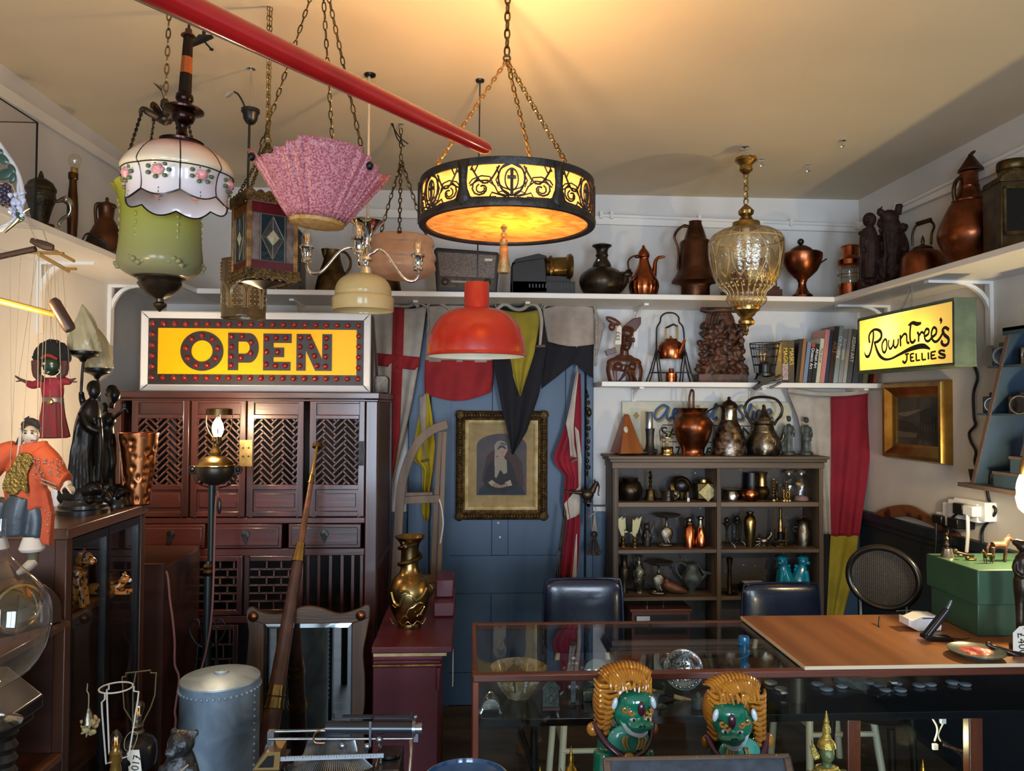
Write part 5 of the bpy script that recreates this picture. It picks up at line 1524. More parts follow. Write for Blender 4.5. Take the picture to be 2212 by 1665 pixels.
pos += [C_(*p) for p in ((315, 1215), (405, 1213), (480, 1262), (315, 1302), (478, 1355), (313, 1385), (396, 1395), (312, 1460), (613, 1230), (693, 1220), (776, 1222), (613, 1343), (708, 1343), (612, 1450), (692, 1460), (775, 1460), (903, 1218), (978, 1218), (1126, 1222), (900, 1296), (997, 1293), (1122, 1296), (902, 1375), (1025, 1373), (1120, 1380), (900, 1460), (1047, 1458), (1120, 1462))]
x, y = pos[0]
b1 = o('red_bulb', E(s.x0, s.y0, 0, 6.4, 6.4, 6, 14), RB_)
b1.location = s.mapv((x, y, -3))
for x, y in pos[1:]:
 cp(b1, s.o, s.mapv((x, y, -3)))
for i, (x, e) in enumerate(((450, 4), (550, 14), (640, 5))):
 p = P(x, 745, CF+.11)
 light('sign_lamp', 'POINT', tuple(p), e, (1, .95, .62), .02)
# ================================================================ wooden sled behind the maroon cabinet
YSL = 3.62
s = it('wooden_sled', 'old wooden sled with curved runners leaning upright by the blue door', 'sled', 905, YSL, z=0)
b0 = s.y0
def band(pts, w, d0, d1, k=5):
 p = cr(pts, k)
 lf, rg = [], []
 for i, (x, y) in enumerate(p):
  a, b = p[max(i-1, 0)], p[min(i+1, len(p)-1)]
  l = math.hypot(b[0]-a[0], b[1]-a[1])
  nx, ny = -(b[1]-a[1])/l*w/2, (b[0]-a[0])/l*w/2
  lf.append((x+nx, y+ny))
  rg.append((x-nx, y-ny))
 n = len(p)
 g = G()
 for (xa, ya), (xb, yb) in zip(lf, rg):
  g.v += [(xa, ya, d0), (xb, yb, d0), (xb, yb, d1), (xa, ya, d1)]
 for i in range(n-1):
  for j in range(4):
   g.f.append((i*4+j, i*4+(j+1) % 4, i*4+4+(j+1) % 4, i*4+4+j))
 g.f += [(0, 1, 2, 3), (n*4-4, n*4-3, n*4-2, n*4-1)]
 return g
o('runner', band([(848, b0), (851, 1300), (856, 1160), (862, 1060), (874, 1000), (896, 952), (928, 922), (962, 909)], 19, -14, -4), SLEDW, bev=.002)
o('runner', band([(928, b0), (931, 1300), (937, 1120), (942, 1000), (947, 925)], 11, -2, 8)+band([(942, b0), (944, 1300), (950, 1120), (953, 1000), (956, 925)], 10, -4, 6), SLEDW, bev=.002)
for y in (1076, 1250, 1420):
 o('rung', pr([(858, y-8), (946, y-12), (946, y+5), (858, y+8)], -8, 4), SLEDW, bev=.002)
o('foot_rest', pr([(866, 1060), (930, 1059), (930, 1066), (866, 1068)], -2, 10), SLEDW)
o('pull_cord', T([(944, 1070, -6), (950, 1090, -8), (952, 1104, -6), (954, 1130, -5), (948, 1170, -4)], 1.6, 6, k=3), WHITECORD)
# ================================================================ maroon shop cabinet and dragon vase
MF, MB = 2.75, 3.34
zm_ = .69
mx0, mx1 = P(805, 1500, MF).x, P(946, 1500, MF).x
s = it('maroon_cabinet', 'maroon painted narrow cabinet with gilt moulding carrying the dragon vase', 'cabinet', w=((mx0+mx1)/2, MF+.3, 0))
o('carcase', bx(mx0, mx1, MF, MB, 0, zm_-.06), MAROON, bev=.003)
o('top', bx(mx0-.004, mx1+.05, MF-.02, MB, zm_-.024, zm_), MAROON, bev=.004)
o('gilt_strip', bx(mx0+.002, mx1+.03, MF-.012, MB, zm_-.036, zm_-.024), GOLDL)
o('cornice_moulding', bx(mx0, mx1+.016, MF-.012, MB, zm_-.052, zm_-.036)+bx(mx0, mx1+.010, MF-.008, MB, zm_-.066, zm_-.052)+bx(mx0, mx1+.004, MF-.004, MB, zm_-.08, zm_-.066), MAROON, bev=.004)
o('gilt_bead', bx(mx0+.001, mx1+.012, MF-.011, MB, zm_-.071, zm_-.066), GOLDF)
o('corner_corbel', bx(mx1-.008, mx1+.008, MF-.01, MF+.05, zm_-.16, zm_-.08), MAROON, bev=.004)
o('scroll_block', sw(G([], []))+bx(mx1-.035, mx1+.05, 3.10, 3.34, zm_, zm_+.06)+bx(mx1-.03, mx1+.045, 3.17, 3.34, zm_+.06, zm_+.135), MAROON, bev=.006)
tg = o('price_tag', bx(mx1+.051, mx1+.053, MF+.03, MF+.075, zm_-.16, zm_-.04), TAGP)
s = it('dragon_vase', 'polished brass vase with a raised dragon winding round its neck', 'vase', 884, 2.98, z=zm_)
o('vessel', L([(25, None), (26, s.y0-3), (25, s.y0-9)]+cr([(26, s.y0-10), (38, 1318), (45, 1288), (44, 1268), (36, 1250), (24, 1238)], 4)+cr([(22, 1234), (19, 1222), (19, 1195), (21, 1175), (28, 1164), (34, 1158)], 3)+[(32, 1157), (22, 1168), (18, 1185)], 884, 0, 44), BRASS)
o('neck_dragon', T([(884+23*cos(t), 1236-5.6*t, 23*sin(t)) for t in [i*.45 for i in range(27)]], [3+2*sin(i*.12) for i in range(27)], 8, k=2)+E(877, 1176, -22, 7, 7, 6, 10)+E(872, 1168, -22, 4, 6, 3, 8), BRASSD)
sc_ = lambda x, y: (x, y, -44.5*math.sqrt(max(.02, 1-((x-884)/45)**2)))
o('body_dragon', U([T([sc_(*p) for p in cr(q_, 4)], w_, 6) for q_, w_ in (
 ([(848, 1272), (855, 1292), (866, 1297), (873, 1281), (882, 1274), (893, 1276), (900, 1286), (912, 1279), (921, 1264)], 3.4),
 ([(866, 1297), (858, 1302), (851, 1298)], 1.4), ([(868, 1270), (878, 1266), (886, 1270), (876, 1277)], 3), ([(895, 1300), (908, 1292), (918, 1300), (913, 1312), (908, 1318)], 1.6),
 ([(880, 1318), (886, 1304), (895, 1300)], 1.6), ([(872, 1322), (878, 1318), (884, 1322)], 1.4), ([(903, 1320), (908, 1316), (914, 1319)], 1.4),
 ([(846, 1328), (854, 1338), (864, 1330), (874, 1338), (884, 1330), (894, 1338), (904, 1330), (914, 1338), (921, 1328)], 1.2))]), BRASSB)
o('handle', T([(926, 1262, 0), (932, 1270, 0), (930, 1282, 0), (926, 1290, 0)], [4, 6, 5, 3], 8, k=3), BRASSD)
# ================================================================ floor lamp, mirror, telescope
s = it('oil_floor_lamp', 'converted oil floor lamp with a glowing bare bulb in a wire gallery', 'lamp', 463, 2.9, y=1420)
o('pole', L([(10, 1640), (10, 1420), (9, 1250), (8, 1210)], 447, 0, 16)+L([(7, 1210), (8, 1050), (9, 1030), (6, 1022)], 452, 0, 16), m('dark_green_pole', '1f2624', .35, .4))
o('collar', L([(9, 1216), (13, 1222), (11, 1228), (14, 1234), (10, 1242)], 449, 0, 20), BRASSD)
o('font_lower', L(cr([(6, 1046), (20, 1042), (34, 1032), (40, 1020), (41, 1008), (40, 1004)], 3), 459, 0, 32), m('dark_font_metal', '38322a', .35, .7))
o('font_rim', L([(40, 1005), (42, 1003), (42, 1001), (38, 1000)], 459, 0, 32), BRASSB)
o('font_upper', L(cr([(39, 1001), (36, 994), (26, 986), (14, 982), (12, 980)], 3)+[(11, 977), (13, 975), (10, 968), (7, 964), (6, 952), (9, 948), (8, 940)], 459, 0, 32), BRASS)
for q in (-1, 1):
 o('scroll_handle', T([(459+q*38, 1018, 0), (459+q*46, 1022, 0), (459+q*42, 1038, 0), (459+q*28, 1046, 0), (459+q*8, 1052, 0)], 2, 8, k=4)+ring(459+q*50, 1012, 0, 7, 2.5, 14, 'd')+E(459+q*50, 1012, 0, 5), IRON)
o('gallery', L([(28, 892), (28, 879), (20, 877)], 466, 0, 28)+U(T([(466+27*cos(a), 892, 27*sin(a)), (466+26*cos(a), 918, 26*sin(a)), (466+12*cos(a), 944, 12*sin(a)), (464, 952, 0)], 1.2, 6, k=3) for a in (.2, 1.8, 3.3, 4.9)), BRASSD)
HOT = m('glowing_bulb', 'fff2d0', .3, em=40, emc='ffe2a0')
o('bulb', L(cr([(6, 942), (11, 930), (12, 918), (8, 906), (1, 896)], 3), 463, 0, 18), HOT)
o('bulb_holder', L([(9, 955), (9, 940), (6, 938)], 463), BRASSD)
o('scroll_foot', U(T([(447, 1400, 0), (447+q*22, 1390, 0), (447+q*38, 1362, 0), (447+q*34, 1340, 0), (447+q*20, 1338, 0), (447+q*18, 1352, 0), (447+q*28, 1356, 0)], 2.6, 8, k=4)+T([(447+q*20, 1388, 0), (447+q*26, 1450, 0), (447+q*60, 1560, 0), (447+q*70, s.yz(0), 0)], 3, 8, k=3) for q in (-1, 1))+T([(447, 1500, 0), (447, 1600, -40), (447, s.yz(0), -60)], 3, 8), IRON)
o('switch_cord', T([(466, 1056, -8), (470, 1070, -10), (464, 1085, -10), (462, 1300, -14), (450, 1400, -14), (430, 1470, -14)], 2.2, 8, k=4), PINKCORD)
o('pear_switch', E(472, 1090, -10, 5, 18, 4, 10), BLK)
light('floor_lamp_bulb', 'POINT', tuple(P(463, 918, 2.9)), 25, (1, .74, .45), .025)
s = it('oak_mirror', 'leaning mirror in a wavy oak frame with round copper corner bosses', 'mirror', 662, 2.86, z=.0)
top = cr([(528, 1330), (529, 1312), (540, 1306), (562, 1318), (600, 1322), (640, 1308), (665, 1305), (690, 1310), (730, 1322), (770, 1312), (786, 1304), (795, 1308), (795, 1330)], 4)
rgt = cr([(795, 1330), (788, 1370), (782, 1410), (786, 1460), (786, 1520), (782, 1560), (790, 1620), (795, 1660), (788, 1700)], 4)
lft = cr([(540, 1700), (529, 1660), (532, 1600), (532, 1540), (528, 1460), (531, 1400), (533, 1360), (528, 1330)], 4)
d0, d1 = -6, 6
o('top_rail', pr(top+[(757, 1343), (565, 1343)], d0, d1), OAKX, bev=.003)
o('bottom_rail', pr([(540, 1700), (565, 1668), (757, 1668), (788, 1700), (788, 1740), (540, 1740)], d0, d1), OAKX, bev=.003)
o('stile', pr([(565, 1343), (565, 1668), (540, 1700)]+lft[1:-1]+[(528, 1330)], d0, d1), OAK, bev=.003)
o('stile', pr([(795, 1330)]+rgt[1:-1]+[(788, 1700), (757, 1668), (757, 1343)], d0, d1), OAK, bev=.003)
for x, y in ((543, 1326), (776, 1326)):
 o('boss', E(x, y, -6, 11.5, 11.5, 7, 20), m('boss_copper', '6a3e28', .28, .9))
o('mirror_plate', bx(574, 748, 1352, 1659, 0, 2), MIRROR)
o('bevelled_edge', frame4(564, 758, 1342, 1669, 11, [(0, 2.6), (1, -.2)]), m('bevel_mirror', 'b9c6cc', .04, 1), sm=5)
o('backboard', bx(550, 772, 1335, s.y0, 6.5, 9), OAK)
# leaning telescope
t0, t1 = P(572, 1640, 2.62), P(686, 958, 3.12)
s = it('leaning_telescope', 'long brown leather and brass telescope leaning against the lattice cabinet', 'telescope', w=(t0.x, t0.y, 0))
ax_ = (t1-t0)
LT = m('telescope_leather', '4d2a20', .5, 0, '3a1e17', sc=30, bump=.15, bsc=90)
def tel(a, b, ra, rb, n=16):
 return T([tuple(t0+ax_*a), tuple(t0+ax_*b)], [ra, rb], n)
lo_ = -(t0.z)/ax_.z
o('barrel', tel(lo_, .16, .036, .031, 24), LT)
o('barrel', tel(.16, .60, .029, .019, 24), LT)
o('draw_tube', tel(.60, .87, .0135, .0095, 20), m('telescope_wood', '7a4a30', .35, 0, '5a3320', sc=30))
o('eye_tube', tel(.87, .985, .0075, .006, 16), BRASSB)
o('eyepiece', tel(.985, 1.0, .019, .018, 20), BRASSD)
for a, r_ in ((.0, .036), (.155, .033), (.19, .030), (.60, .0215), (.63, .018), (.87, .0105)):
 o('brass_ring', tel(a-.012, a+.012, r_, r_, 24)+tel(a-.018, a-.011, r_+.003, r_+.003, 24), BRASS)
# small wooden stand in the dark gap beside the left cabinet
s = it('wooden_crate', 'plain dark wooden crate standing on the floor in the gap left of the lattice cabinet', 'crate', w=(-1.3, 2.95, 0))
xr_ = P(381, 1300, 2.9).x
o('side_board', bx(xr_-.25, xr_, 2.78, 2.80, 0, P(381, 1216, 2.8).z)+bx(xr_-.25, xr_, 3.12, 3.14, 0, P(381, 1216, 2.8).z), BROWNWOOD)
o('end_board', bx(xr_-.012, xr_, 2.80, 3.12, 0, P(381, 1225, 2.8).z)+bx(xr_-.25, xr_-.238, 2.80, 3.12, 0, .9), BROWNWOOD)
# ================================================================ bookcase
BF, BBK = 3.77, 3.975
g_ = lambda x: P(x, 1100, BF).x
k_ = lambda y: P(1550, y, BF).z
zt = P(1550, 985, BF).z
ZBC = zt
x0, x1 = g_(1324), g_(1779)
s = it('open_bookcase', 'weathered wooden open bookcase with two columns of shelves of brassware', 'bookcase', w=((x0+x1)/2, 3.87, 0))
o('cornice', bx(x0-.028, x1+.022, BF-.03, BBK, zt-.014, zt)+bx(x0-.018, x1+.012, BF-.02, BBK, zt-.03, zt-.014)+bx(x0-.006, x1+.004, BF-.008, BBK, k_(1012), zt-.03), GREYWOOD, bev=.004)
for xa, xb in ((1324, 1336), (1549, 1558), (1770, 1779)):
 a, b = g_(xa), g_(xb)
 o('upright', bx(a, b, BF, BBK, 0, k_(1010))+bx(a+.004, a+.007, BF-.003, BF, 0, k_(1012))+bx(b-.007, b-.004, BF-.003, BF, 0, k_(1012)), GREYWOODV, bev=.002)
o('back_board', bx(x0, x1, BBK-.012, BBK, 0, k_(1010)), BACKWOOD)
zsh = []
for ya, yb in ((1085, 1095), (1187, 1195), (1289, 1297)):
 zsh.append(k_(ya))
 for xa, xb in ((1336, 1549), (1558, 1770)):
  o('shelf', bx(g_(xa), g_(xb), BF+.004, BBK-.012, k_(yb), k_(ya)), GREYWOOD, bev=.002)
o('base_shelf', bx(g_(1336), g_(1549), BF, BBK-.012, .08, .1)+bx(g_(1549), g_(1770), BF, BBK-.012, .08, .1), GREYWOOD)
# on top of the bookcase
YT = 3.87
s = it('metronome', 'orange-brown pyramid metronome at the left end of the bookcase top', 'metronome', 1354, YT, z=ZBC)
b0 = s.y0
pyr = lambda hw0, hw1, y0, y1, dd: G([(1354+a*hw0, y0, b*hw0*dd) for a, b in ((-1, -1), (1, -1), (1, 1), (-1, 1))]+[(1352+a*hw1, y1, b*hw1*dd) for a, b in ((-1, -1), (1, -1), (1, 1), (-1, 1))], [(0, 1, 2, 3), (4, 5, 6, 7)]+[(i, (i+1) % 4, 4+(i+1) % 4, 4+i) for i in range(4)]).rot(14, (1354, 0, 0), 'y')
o('case', pyr(27, 6, b0-4, 899, 1)+pyr(6, 3, 899, 894, 1), ORANGEW, bev=.002)
o('plate', E(1348, 929, -15, 5.5, 9, 2.5, 16), m('ivory_plate', 'b0a890', .3))
o('foot', U(E(1354+a*19, b0-2, b*19, 3, 2.2, 3, 8) for a in (-1, 1) for b in (-1, 1)), BLK)
s = it('boot_vase', 'small dark boot-shaped stand holding a silver-topped glass tube', 'ornament', 1404, YT, z=ZBC)
o('boot', L([(13, None), (15, 975), (10, 968), (8, 955), (9, 935), (10, 925)], 1404, 0, 20)+E(1392, 977, -4, 12, 5, 8, 12)+E(1412, 974, -4, 8, 6, 8, 10), DARKFIG)
o('glass_tube', L([(8, 926), (8, 892), (9, 889)], 1402, 0, 20), m('silvered_tube', '9fa0a0', .1, .8))
s = it('bird_cage_clock', 'tiny brass birdcage ornament with a gilt drum base', 'ornament', 1441, YT, z=ZBC)
o('drum', L([(14, None), (14, 978), (13, 976), (13, 968), (14, 966), (12, 964)], 1441, 0, 24), BRASSB)
o('cage', U(T([(1441+13*cos(a), 964, 13*sin(a)), (1441+13*cos(a), 945, 13*sin(a)), (1441+8*cos(a), 934, 8*sin(a)), (1441, 930, 0)], .5, 4, k=2) for a in [i*pi/6 for i in range(12)])+ring(1441, 945, 0, 13, .6), BRASSB)
o('bird', E(1441, 955, 0, 3, 4, 3, 8), GOLDL)
s = it('copper_jar', 'large round-shouldered copper pot with an upright loop handle on the bookcase', 'pot', 1496, YT-.01, z=ZBC)
o('body', L([(27, None), (27, 983), (24, 976), (26, 966)]+cr([(32, 955), (39, 935), (41, 918), (36, 903), (29, 896)], 3)+[(27, 890), (31, 884), (33, 881), (27, 883), (25, 895)], 1496, 0, 44), COPPER)
o('handle', T([(1489, 883, 0), (1489, 860, 0), (1492, 846, 0), (1494, 842, 0), (1498, 846, 0), (1498, 860, 0), (1498, 883, 0)], 2.4, 8, k=4), COPPERD)
s = it('silvered_jug', 'mottled silvered copper jug with domed lid and long side handle', 'jug', 1574, YT-.01, z=ZBC)
o('body', L([(37, None), (38, 975), (35, 950), (28, 930), (20, 914), (17, 906)], 1575, 0, 40), m('mottled_silvered_copper', '9a9084', .34, .95, '40332b', sc=42, bump=.15, lo=.3, hi=.6))
o('neck', L([(17, 907), (16, 886), (18, 880)], 1575, 0, 28), SILVER)
o('lid', L([(18, 881), (19, 876), (14, 869), (6, 865), (3, 862), (4, 859), (1, 856)], 1575, 0, 28), BRASSD)
o('handle', T([(1562, 874, 0), (1550, 878, 0), (1530, 888, 0), (1526, 897, 0), (1534, 908, 0), (1543, 922, 0), (1542, 945, 0), (1539, 962, 0)], 2, 8, k=4), IRON)
s = it('hoop_handled_kettle', 'chased bronze kettle with a huge hoop handle and tiered lid', 'kettle', 1649, YT-.01, z=ZBC)
o('body', L([(30, None), (33, 980), (36, 965), (34, 948), (26, 934), (22, 925), (21, 918), (24, 914)], 1649, 0, 40, fl=10, fa=.015, fr=(1, 4)), PEWTER)
o('lid', L([(22, 914), (20, 908), (16, 906), (14, 900), (10, 896), (8, 889), (5, 885), (3, 880), (4, 877), (1, 873)], 1650, 0, 24), PEWTER)
o('handle', T([(1626, 918, 0), (1618, 905, 0), (1610, 890, 0), (1612, 872, 0), (1626, 860, 0), (1650, 857, 0), (1676, 862, 0), (1689, 878, 0), (1688, 895, 0), (1678, 908, 0), (1672, 918, 0)], 3, 8, k=4), BRONZE)
o('spout', T([(1678, 962, 0), (1690, 950, 0), (1693, 938, 0)], [6, 4, 3], 8, k=3), PEWTER)
o('engraving', U(ring(1649, 955, -33, 9+4*i, 1, 16, 'd', 12) for i in range(2))+ring(1649, 932, 0, 26, 1, 30), PEWTER)
def figurine(name, label, x, Y, z, y_top, mt, w=1, group=None, extra=None, base=10):
 """a small standing robed figure"""
 s = it(name, label, 'figurine', x, Y, z=z, group=group)
 b0 = s.y0
 h_ = b0-y_top
 f = lambda t: b0-h_*t
 g = L([(base, None), (base, f(.05)), (base*.85, f(.09))], x, 0, 14)
 g = g+T([(x, f(.05), 0), (x-1, f(.3), 0), (x, f(.52), 0), (x+.5, f(.68), 0), (x, f(.80), 0)], [8*w, 8.5*w, 6.5*w, 8.5*w, 3*w], 14, k=3)
 g = g+E(x, f(.92), -1, 4.6*w, .075*h_, 5*w, 12)+E(x, f(.97), 1, 5*w, 3, 5*w, 10)+E(x, f(.91), -5.5*w, 1.2, 1.6, 1.5, 6)
 for q in (-1, 1):
  g = g+T([(x+q*7*w, f(.74), 0), (x+q*10*w, f(.6), -2), (x+q*8*w, f(.47), -7*w)], [3*w, 2.6*w, 2*w], 8, k=3)
  g = g+T([(x+q*4*w, f(.5), -6*w), (x+q*5*w, f(.1), -7*w)], 1.6*w, 6)
 if extra:
  g = g+extra(x, f)
 o('figure', g, mt, rem=.0021, smo=1)
 return s
figurine('robed_figurine', 'grey figurine leaning on a cloak, left of the pair at the end of the bookcase', 1704, YT, ZBC, 898, PEWTERG, 1.0, 'grey figurines on the bookcase', lambda x, f: T([(x-6, f(.7), 0), (x-13, f(.4), 0), (x-12, f(.1), 0)], [4, 5, 4], 8, k=3), 14)
figurine('robed_figurine', 'grey figurine of a woman in a tunic at the right end of the bookcase top', 1742, YT, ZBC, 901, PEWTERG, 1.05, 'grey figurines on the bookcase', lambda x, f: L([(11, f(.38)), (9, f(.5))], x, 0, 12), 14)
# painted signboard behind
s = it('painted_signboard', 'old cream signboard with blue script lettering propped behind the copper pots', 'sign', 1527, 3.962, z=ZBC)
o('board', bx(1345, 1712, 868, s.y0, 0, 5), m('aged_sign_cream', 'c4bda6', .6, 0, '9f987f', sc=7, lo=.4, hi=.75))
K3 = lambda p: [(1280+x/3.95, 640+y/3.95) for x, y in p]
SCR = [[(645, 945), (605, 930), (555, 965), (532, 1015), (545, 1050), (580, 1045), (622, 1000), (652, 938)], [(652, 938), (634, 1000), (645, 1050), (684, 1028)], [(688, 1012), (724, 988), (722, 964), (700, 968), (688, 1010), (702, 1048), (740, 1032)],
       [(760, 965), (752, 1045)], [(756, 1000), (785, 968), (800, 972)], [(900, 965), (880, 1040), (905, 1045)], [(905, 935), (903, 940)], [(985, 975), (955, 970), (932, 1010), (942, 1046), (970, 1035), (990, 975), (975, 1040), (1000, 1040)], [(1000, 1030), (1050, 950), (1062, 918), (1046, 935), (1030, 1010), (1034, 1046), (1070, 1030)],
       [(1300, 945), (1272, 930), (1250, 960), (1282, 1005), (1280, 1045), (1240, 1048), (1225, 1025)], [(1310, 1030), (1350, 950), (1358, 920), (1344, 935), (1328, 1010), (1334, 1046)], [(1378, 970), (1364, 1040), (1385, 1042)], [(1384, 935), (1382, 940)], [(1450, 985), (1420, 970), (1400, 1010), (1410, 1046), (1440, 1030), (1476, 930), (1452, 1030), (1470, 1046)], [(1488, 1015), (1526, 990), (1522, 964), (1500, 970), (1488, 1010), (1502, 1048), (1545, 1028)]]
for dx_, dd, mt in ((5, -.4, m('sign_gold_shadow', '9a7830', .6)), (0, -.9, m('sign_blue', '1c3f66', .55))):
 o('lettering', U(T([(x+dx_*.6-1, y+dx_*.7, 0) for x, y in K3(p)], 2.9, 8, k=4) for p in SCR).map(lambda x, y, d: (x, y, dd+d*.05)), mt)
o('diamond', pr([(1375, 890), (1382, 898), (1375, 906), (1368, 898)], -1, 0), m('sign_ochre', '9a7a2c', .6))
o('red_outline', T([(1427, 952, -.5), (1425, 930, -.5), (1432, 918, -.5), (1640, 920, -.5), (1646, 940, -.5), (1644, 956, -.5), (1430, 954, -.5)], 1.1, 4), m('sign_red', '7a2422', .6))
txt('SA', 1447, 936, -.8, 36, INK, ext=.0002, bold=.001)
txt('NC', 1628, 936, -.8, 36, INK, ext=.0002, bold=.001)
txt('T', 1462, 976, -.8, 30, INK, ext=.0002, shear=.3, bold=.001)
txt('F', 1527, 978, -.8, 30, INK, ext=.0002, shear=.3, bold=.001)
# shelf contents ------------------------------------------------------------
YC = 3.87
R1, R2, R3 = zsh
def pot(name, label, cat, x, z, prof, mt, Y=YC, n=32, more=None, group=None, **k):
 s = it(name, label, cat, x, Y, z=z, group=group)
 o('body', L(prof, x, 0, n, **k), mt)
 for q in more or ():
  o(q[0], q[1](), q[2])
 return s
pot('bulbous_pot', 'dark bulbous bronze pot at the left of the top bookcase shelf', 'pot', 1361, R1, [(16, None), (18, 1080), (25, 1068), (27, 1055), (22, 1042), (16, 1037), (18, 1032), (14, 1032)], m('pot_bronze', '4a3e30', .35, .9, '2a231b', sc=20, bump=.2))
pot('temple_bell', 'brass hand bell with a crowned handle on the top bookcase shelf', 'bell', 1405, R1, [(14, None), (13, 1080), (10, 1070), (9, 1060), (7, 1057), (3, 1056)], BRASSD, more=[('bell_handle', lambda: L([(2, 1056), (4, 1050), (2, 1046), (4, 1040), (2, 1036), (5, 1032), (2, 1028)], 1405, 0, 14)+U(T([(1405, 1030, 0), (1405+5*cos(a), 1024, 5*sin(a)), (1405, 1017, 0)], 1, 5, k=2) for a in (0, 1.6, 3.1, 4.7)), BRASS)])
pot('embossed_cup', 'small embossed silver cup with a ring handle on the top bookcase shelf', 'cup', 1442, R1, [(13, None), (14, 1080), (13, 1060), (14, 1058), (12, 1058)], SILVER, Y=3.82, n=28, more=[('handle', lambda: T([(1456, 1062, 0), (1464, 1063, 0), (1466, 1072, 0), (1456, 1079, 0)], 1.6, 8, k=4), SILVER)], fl=14, fa=.03)
s = it('brass_incense_bowl', 'tilted brass ring-mouthed bowl with a paper tag on the top bookcase shelf', 'bowl', 1470, YC, z=R1)
o('body', Lo([(4, 24), (14, 22), (22, 14), (23, 6), (15, 2), (15, -2), (16, -3), (17, -1), (17, 2)], 0, 0, 32).rot(72, (0, 0, 0), 'x').map(lambda x, y, d: (1473+x, 1049+y, d)), BRASS, sol=.001)
o('stand_foot', L([(8, None), (6, 1080), (10, 1062)], 1472), BRASSD)
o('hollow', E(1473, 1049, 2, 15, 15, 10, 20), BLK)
o('price_tag', bx(1477, 1482, 1072, 1081, -26, -25)+T([(1479, 1072, -25), (1479, 1060, -24)], .4, 4), TAGP)
s = it('cube_vase', 'faceted cube brass vase with a diamond face on the top bookcase shelf', 'vase', 1519, YC, z=R1)
o('body', bx(1501, 1541, 1041, 1077, -18, 18), m('dark_facet_brass', '4a3f26', .3, .9), bev=.006)
o('diamond_face', pr([(1523, 1041), (1543, 1061), (1523, 1081), (1502, 1061)], -21, -17), m('etched_pale_brass', '8f8660', .4, .8, '6f6848', sc=60), bev=.001)
o('neck', L([(11, 1042), (11, 1035), (13, 1034), (10, 1034)], 1519), BRASS)
o('foot', L([(9, None), (7, 1076)], 1519), BRASS)
pot('chased_bowl', 'chased silver bowl left of the copper bowl on the top bookcase shelf', 'bowl', 1580, R1, [(16, None), (19, 1078), (20, 1068), (17, 1060), (19, 1056), (15, 1056)], SILVER, fl=16, fa=.02)
pot('ribbed_copper_bowl', 'small ribbed copper bowl in front of the brass baluster vase', 'bowl', 1621, R1, [(11, None), (10, 1083), (16, 1076), (17, 1066), (14, 1058), (17, 1056), (13, 1056)], COPPERB, Y=3.82, fl=18, fa=.03)
pot('baluster_vase', 'plain brass baluster vase on the top bookcase shelf', 'vase', 1645, R1, [(11, None), (9, 1080), (9, 1077), (16, 1068), (18, 1060), (14, 1052), (11, 1049), (10, 1036), (10, 1028), (13, 1019), (11, 1019)], BRASS, Y=3.90)
pot('dark_drum_jar', 'large black drum-shaped jar behind the brass baluster vase', 'jar', 1622, R1, [(16, None), (18, 1070), (17, 1040), (16, 1020)], BLACKM, Y=3.945)
def stick(label, x, ytop, Y=3.84, n=1):
 s = it('brass_candlestick', label, 'candlestick', x, Y, z=R1, group='small brass candlesticks')
 b0 = s.y0
 o('stem', L([(8, None), (8, b0-3), (3, b0-6)]+[(3 if i % 2 else 1.6, b0-8-(b0-8-ytop)*i/12) for i in range(12)]+[(3, ytop)], x, 0, 16), BRASSB)
stick('taller small brass candlestick on a square foot by the glass jars', 1671, 1034)
stick('thin brass candlestick directly behind the tallest small candlestick', 1678, 1040, 3.87)
stick('small brass candlestick standing in front of the glass specimen jars', 1699, 1040, 3.82)
stick('lowest small brass candlestick, left in front of the specimen jars', 1693, 1058, 3.82)
stick('lowest small brass candlestick, right in front of the specimen jars', 1705, 1056, 3.82)
def sjar(label, x, Y, inner):
 s = it('specimen_jar', label, 'jar', x, Y, z=R1, group='glass specimen jars')
 b0 = s.y0
 o('glass', Lo([(15, b0-.5), (16, b0-3), (16, 1036), (12, 1028), (9, 1025), (9, 1020), (11, 1019)], x, 0, 28)+L([(15, b0-.5), (14, b0)], x, 0, 28), CLEARJ)
 o('stopper', L([(8, 1022), (9, 1018), (6, 1015)], x), m('cork', '6b5238', .9))
 for q in inner:
  o(*q)
sjar('glass specimen jar with pink granules in the top right bookcase corner', 1731, YC-.01, [('granules', L([(14, 1083), (14.5, 1075), (10, 1071), (2, 1073)], 1731, 0, 20), m('pink_granules', 'b08078', .9, 0, 'd0a8a0', sc=300, bump=1, bsc=300)), ('specimen', E(1728, 1046, 0, 10, 5, 4, 10).rot(15, (1728, 1046)), m('gilt_specimen', 'a8853c', .4, .4))])
sjar('glass specimen jar behind the brass candlesticks on the top bookcase shelf', 1704, YC+.04, [('specimen', E(1708, 1050, 0, 9, 6, 5, 10).rot(20, (1708, 1050)), DARKFIG)])
# middle shelf
def eagle(label, x, Y, fl=1):
 s = it('brass_eagle', label, 'figurine', x, Y, z=R2, group='brass eagles')
 b0 = s.y0
 o('pedestal', L([(9, None), (9, b0-3), (5, b0-7), (4, b0-10), (6, b0-14), (4, b0-18)], x, 0, 18), BRASS)
 g = E(x, b0-24, 0, 5, 7, 5, 10)+T([(x, b0-28, 0), (x+fl*6, b0-32, -2), (x+fl*12, b0-29, -3)], [4, 4, 1], 8, k=3)
 for q in (-1, 1):
  g = g+pr([(x-fl*2, b0-24), (x-fl*8, b0-40), (x-fl*14, b0-66), (x-fl*9, b0-60), (x-fl*4, b0-64), (x-fl*1, b0-58), (x+fl*3, b0-62), (x+fl*4, b0-40), (x+fl*4, b0-28)], q*7-1, q*7+1.5).map(lambda a, b, c: (a+q*3, b, c))
 o('eagle', g, m('pale_brass', '8a7f5c', .4, .8))
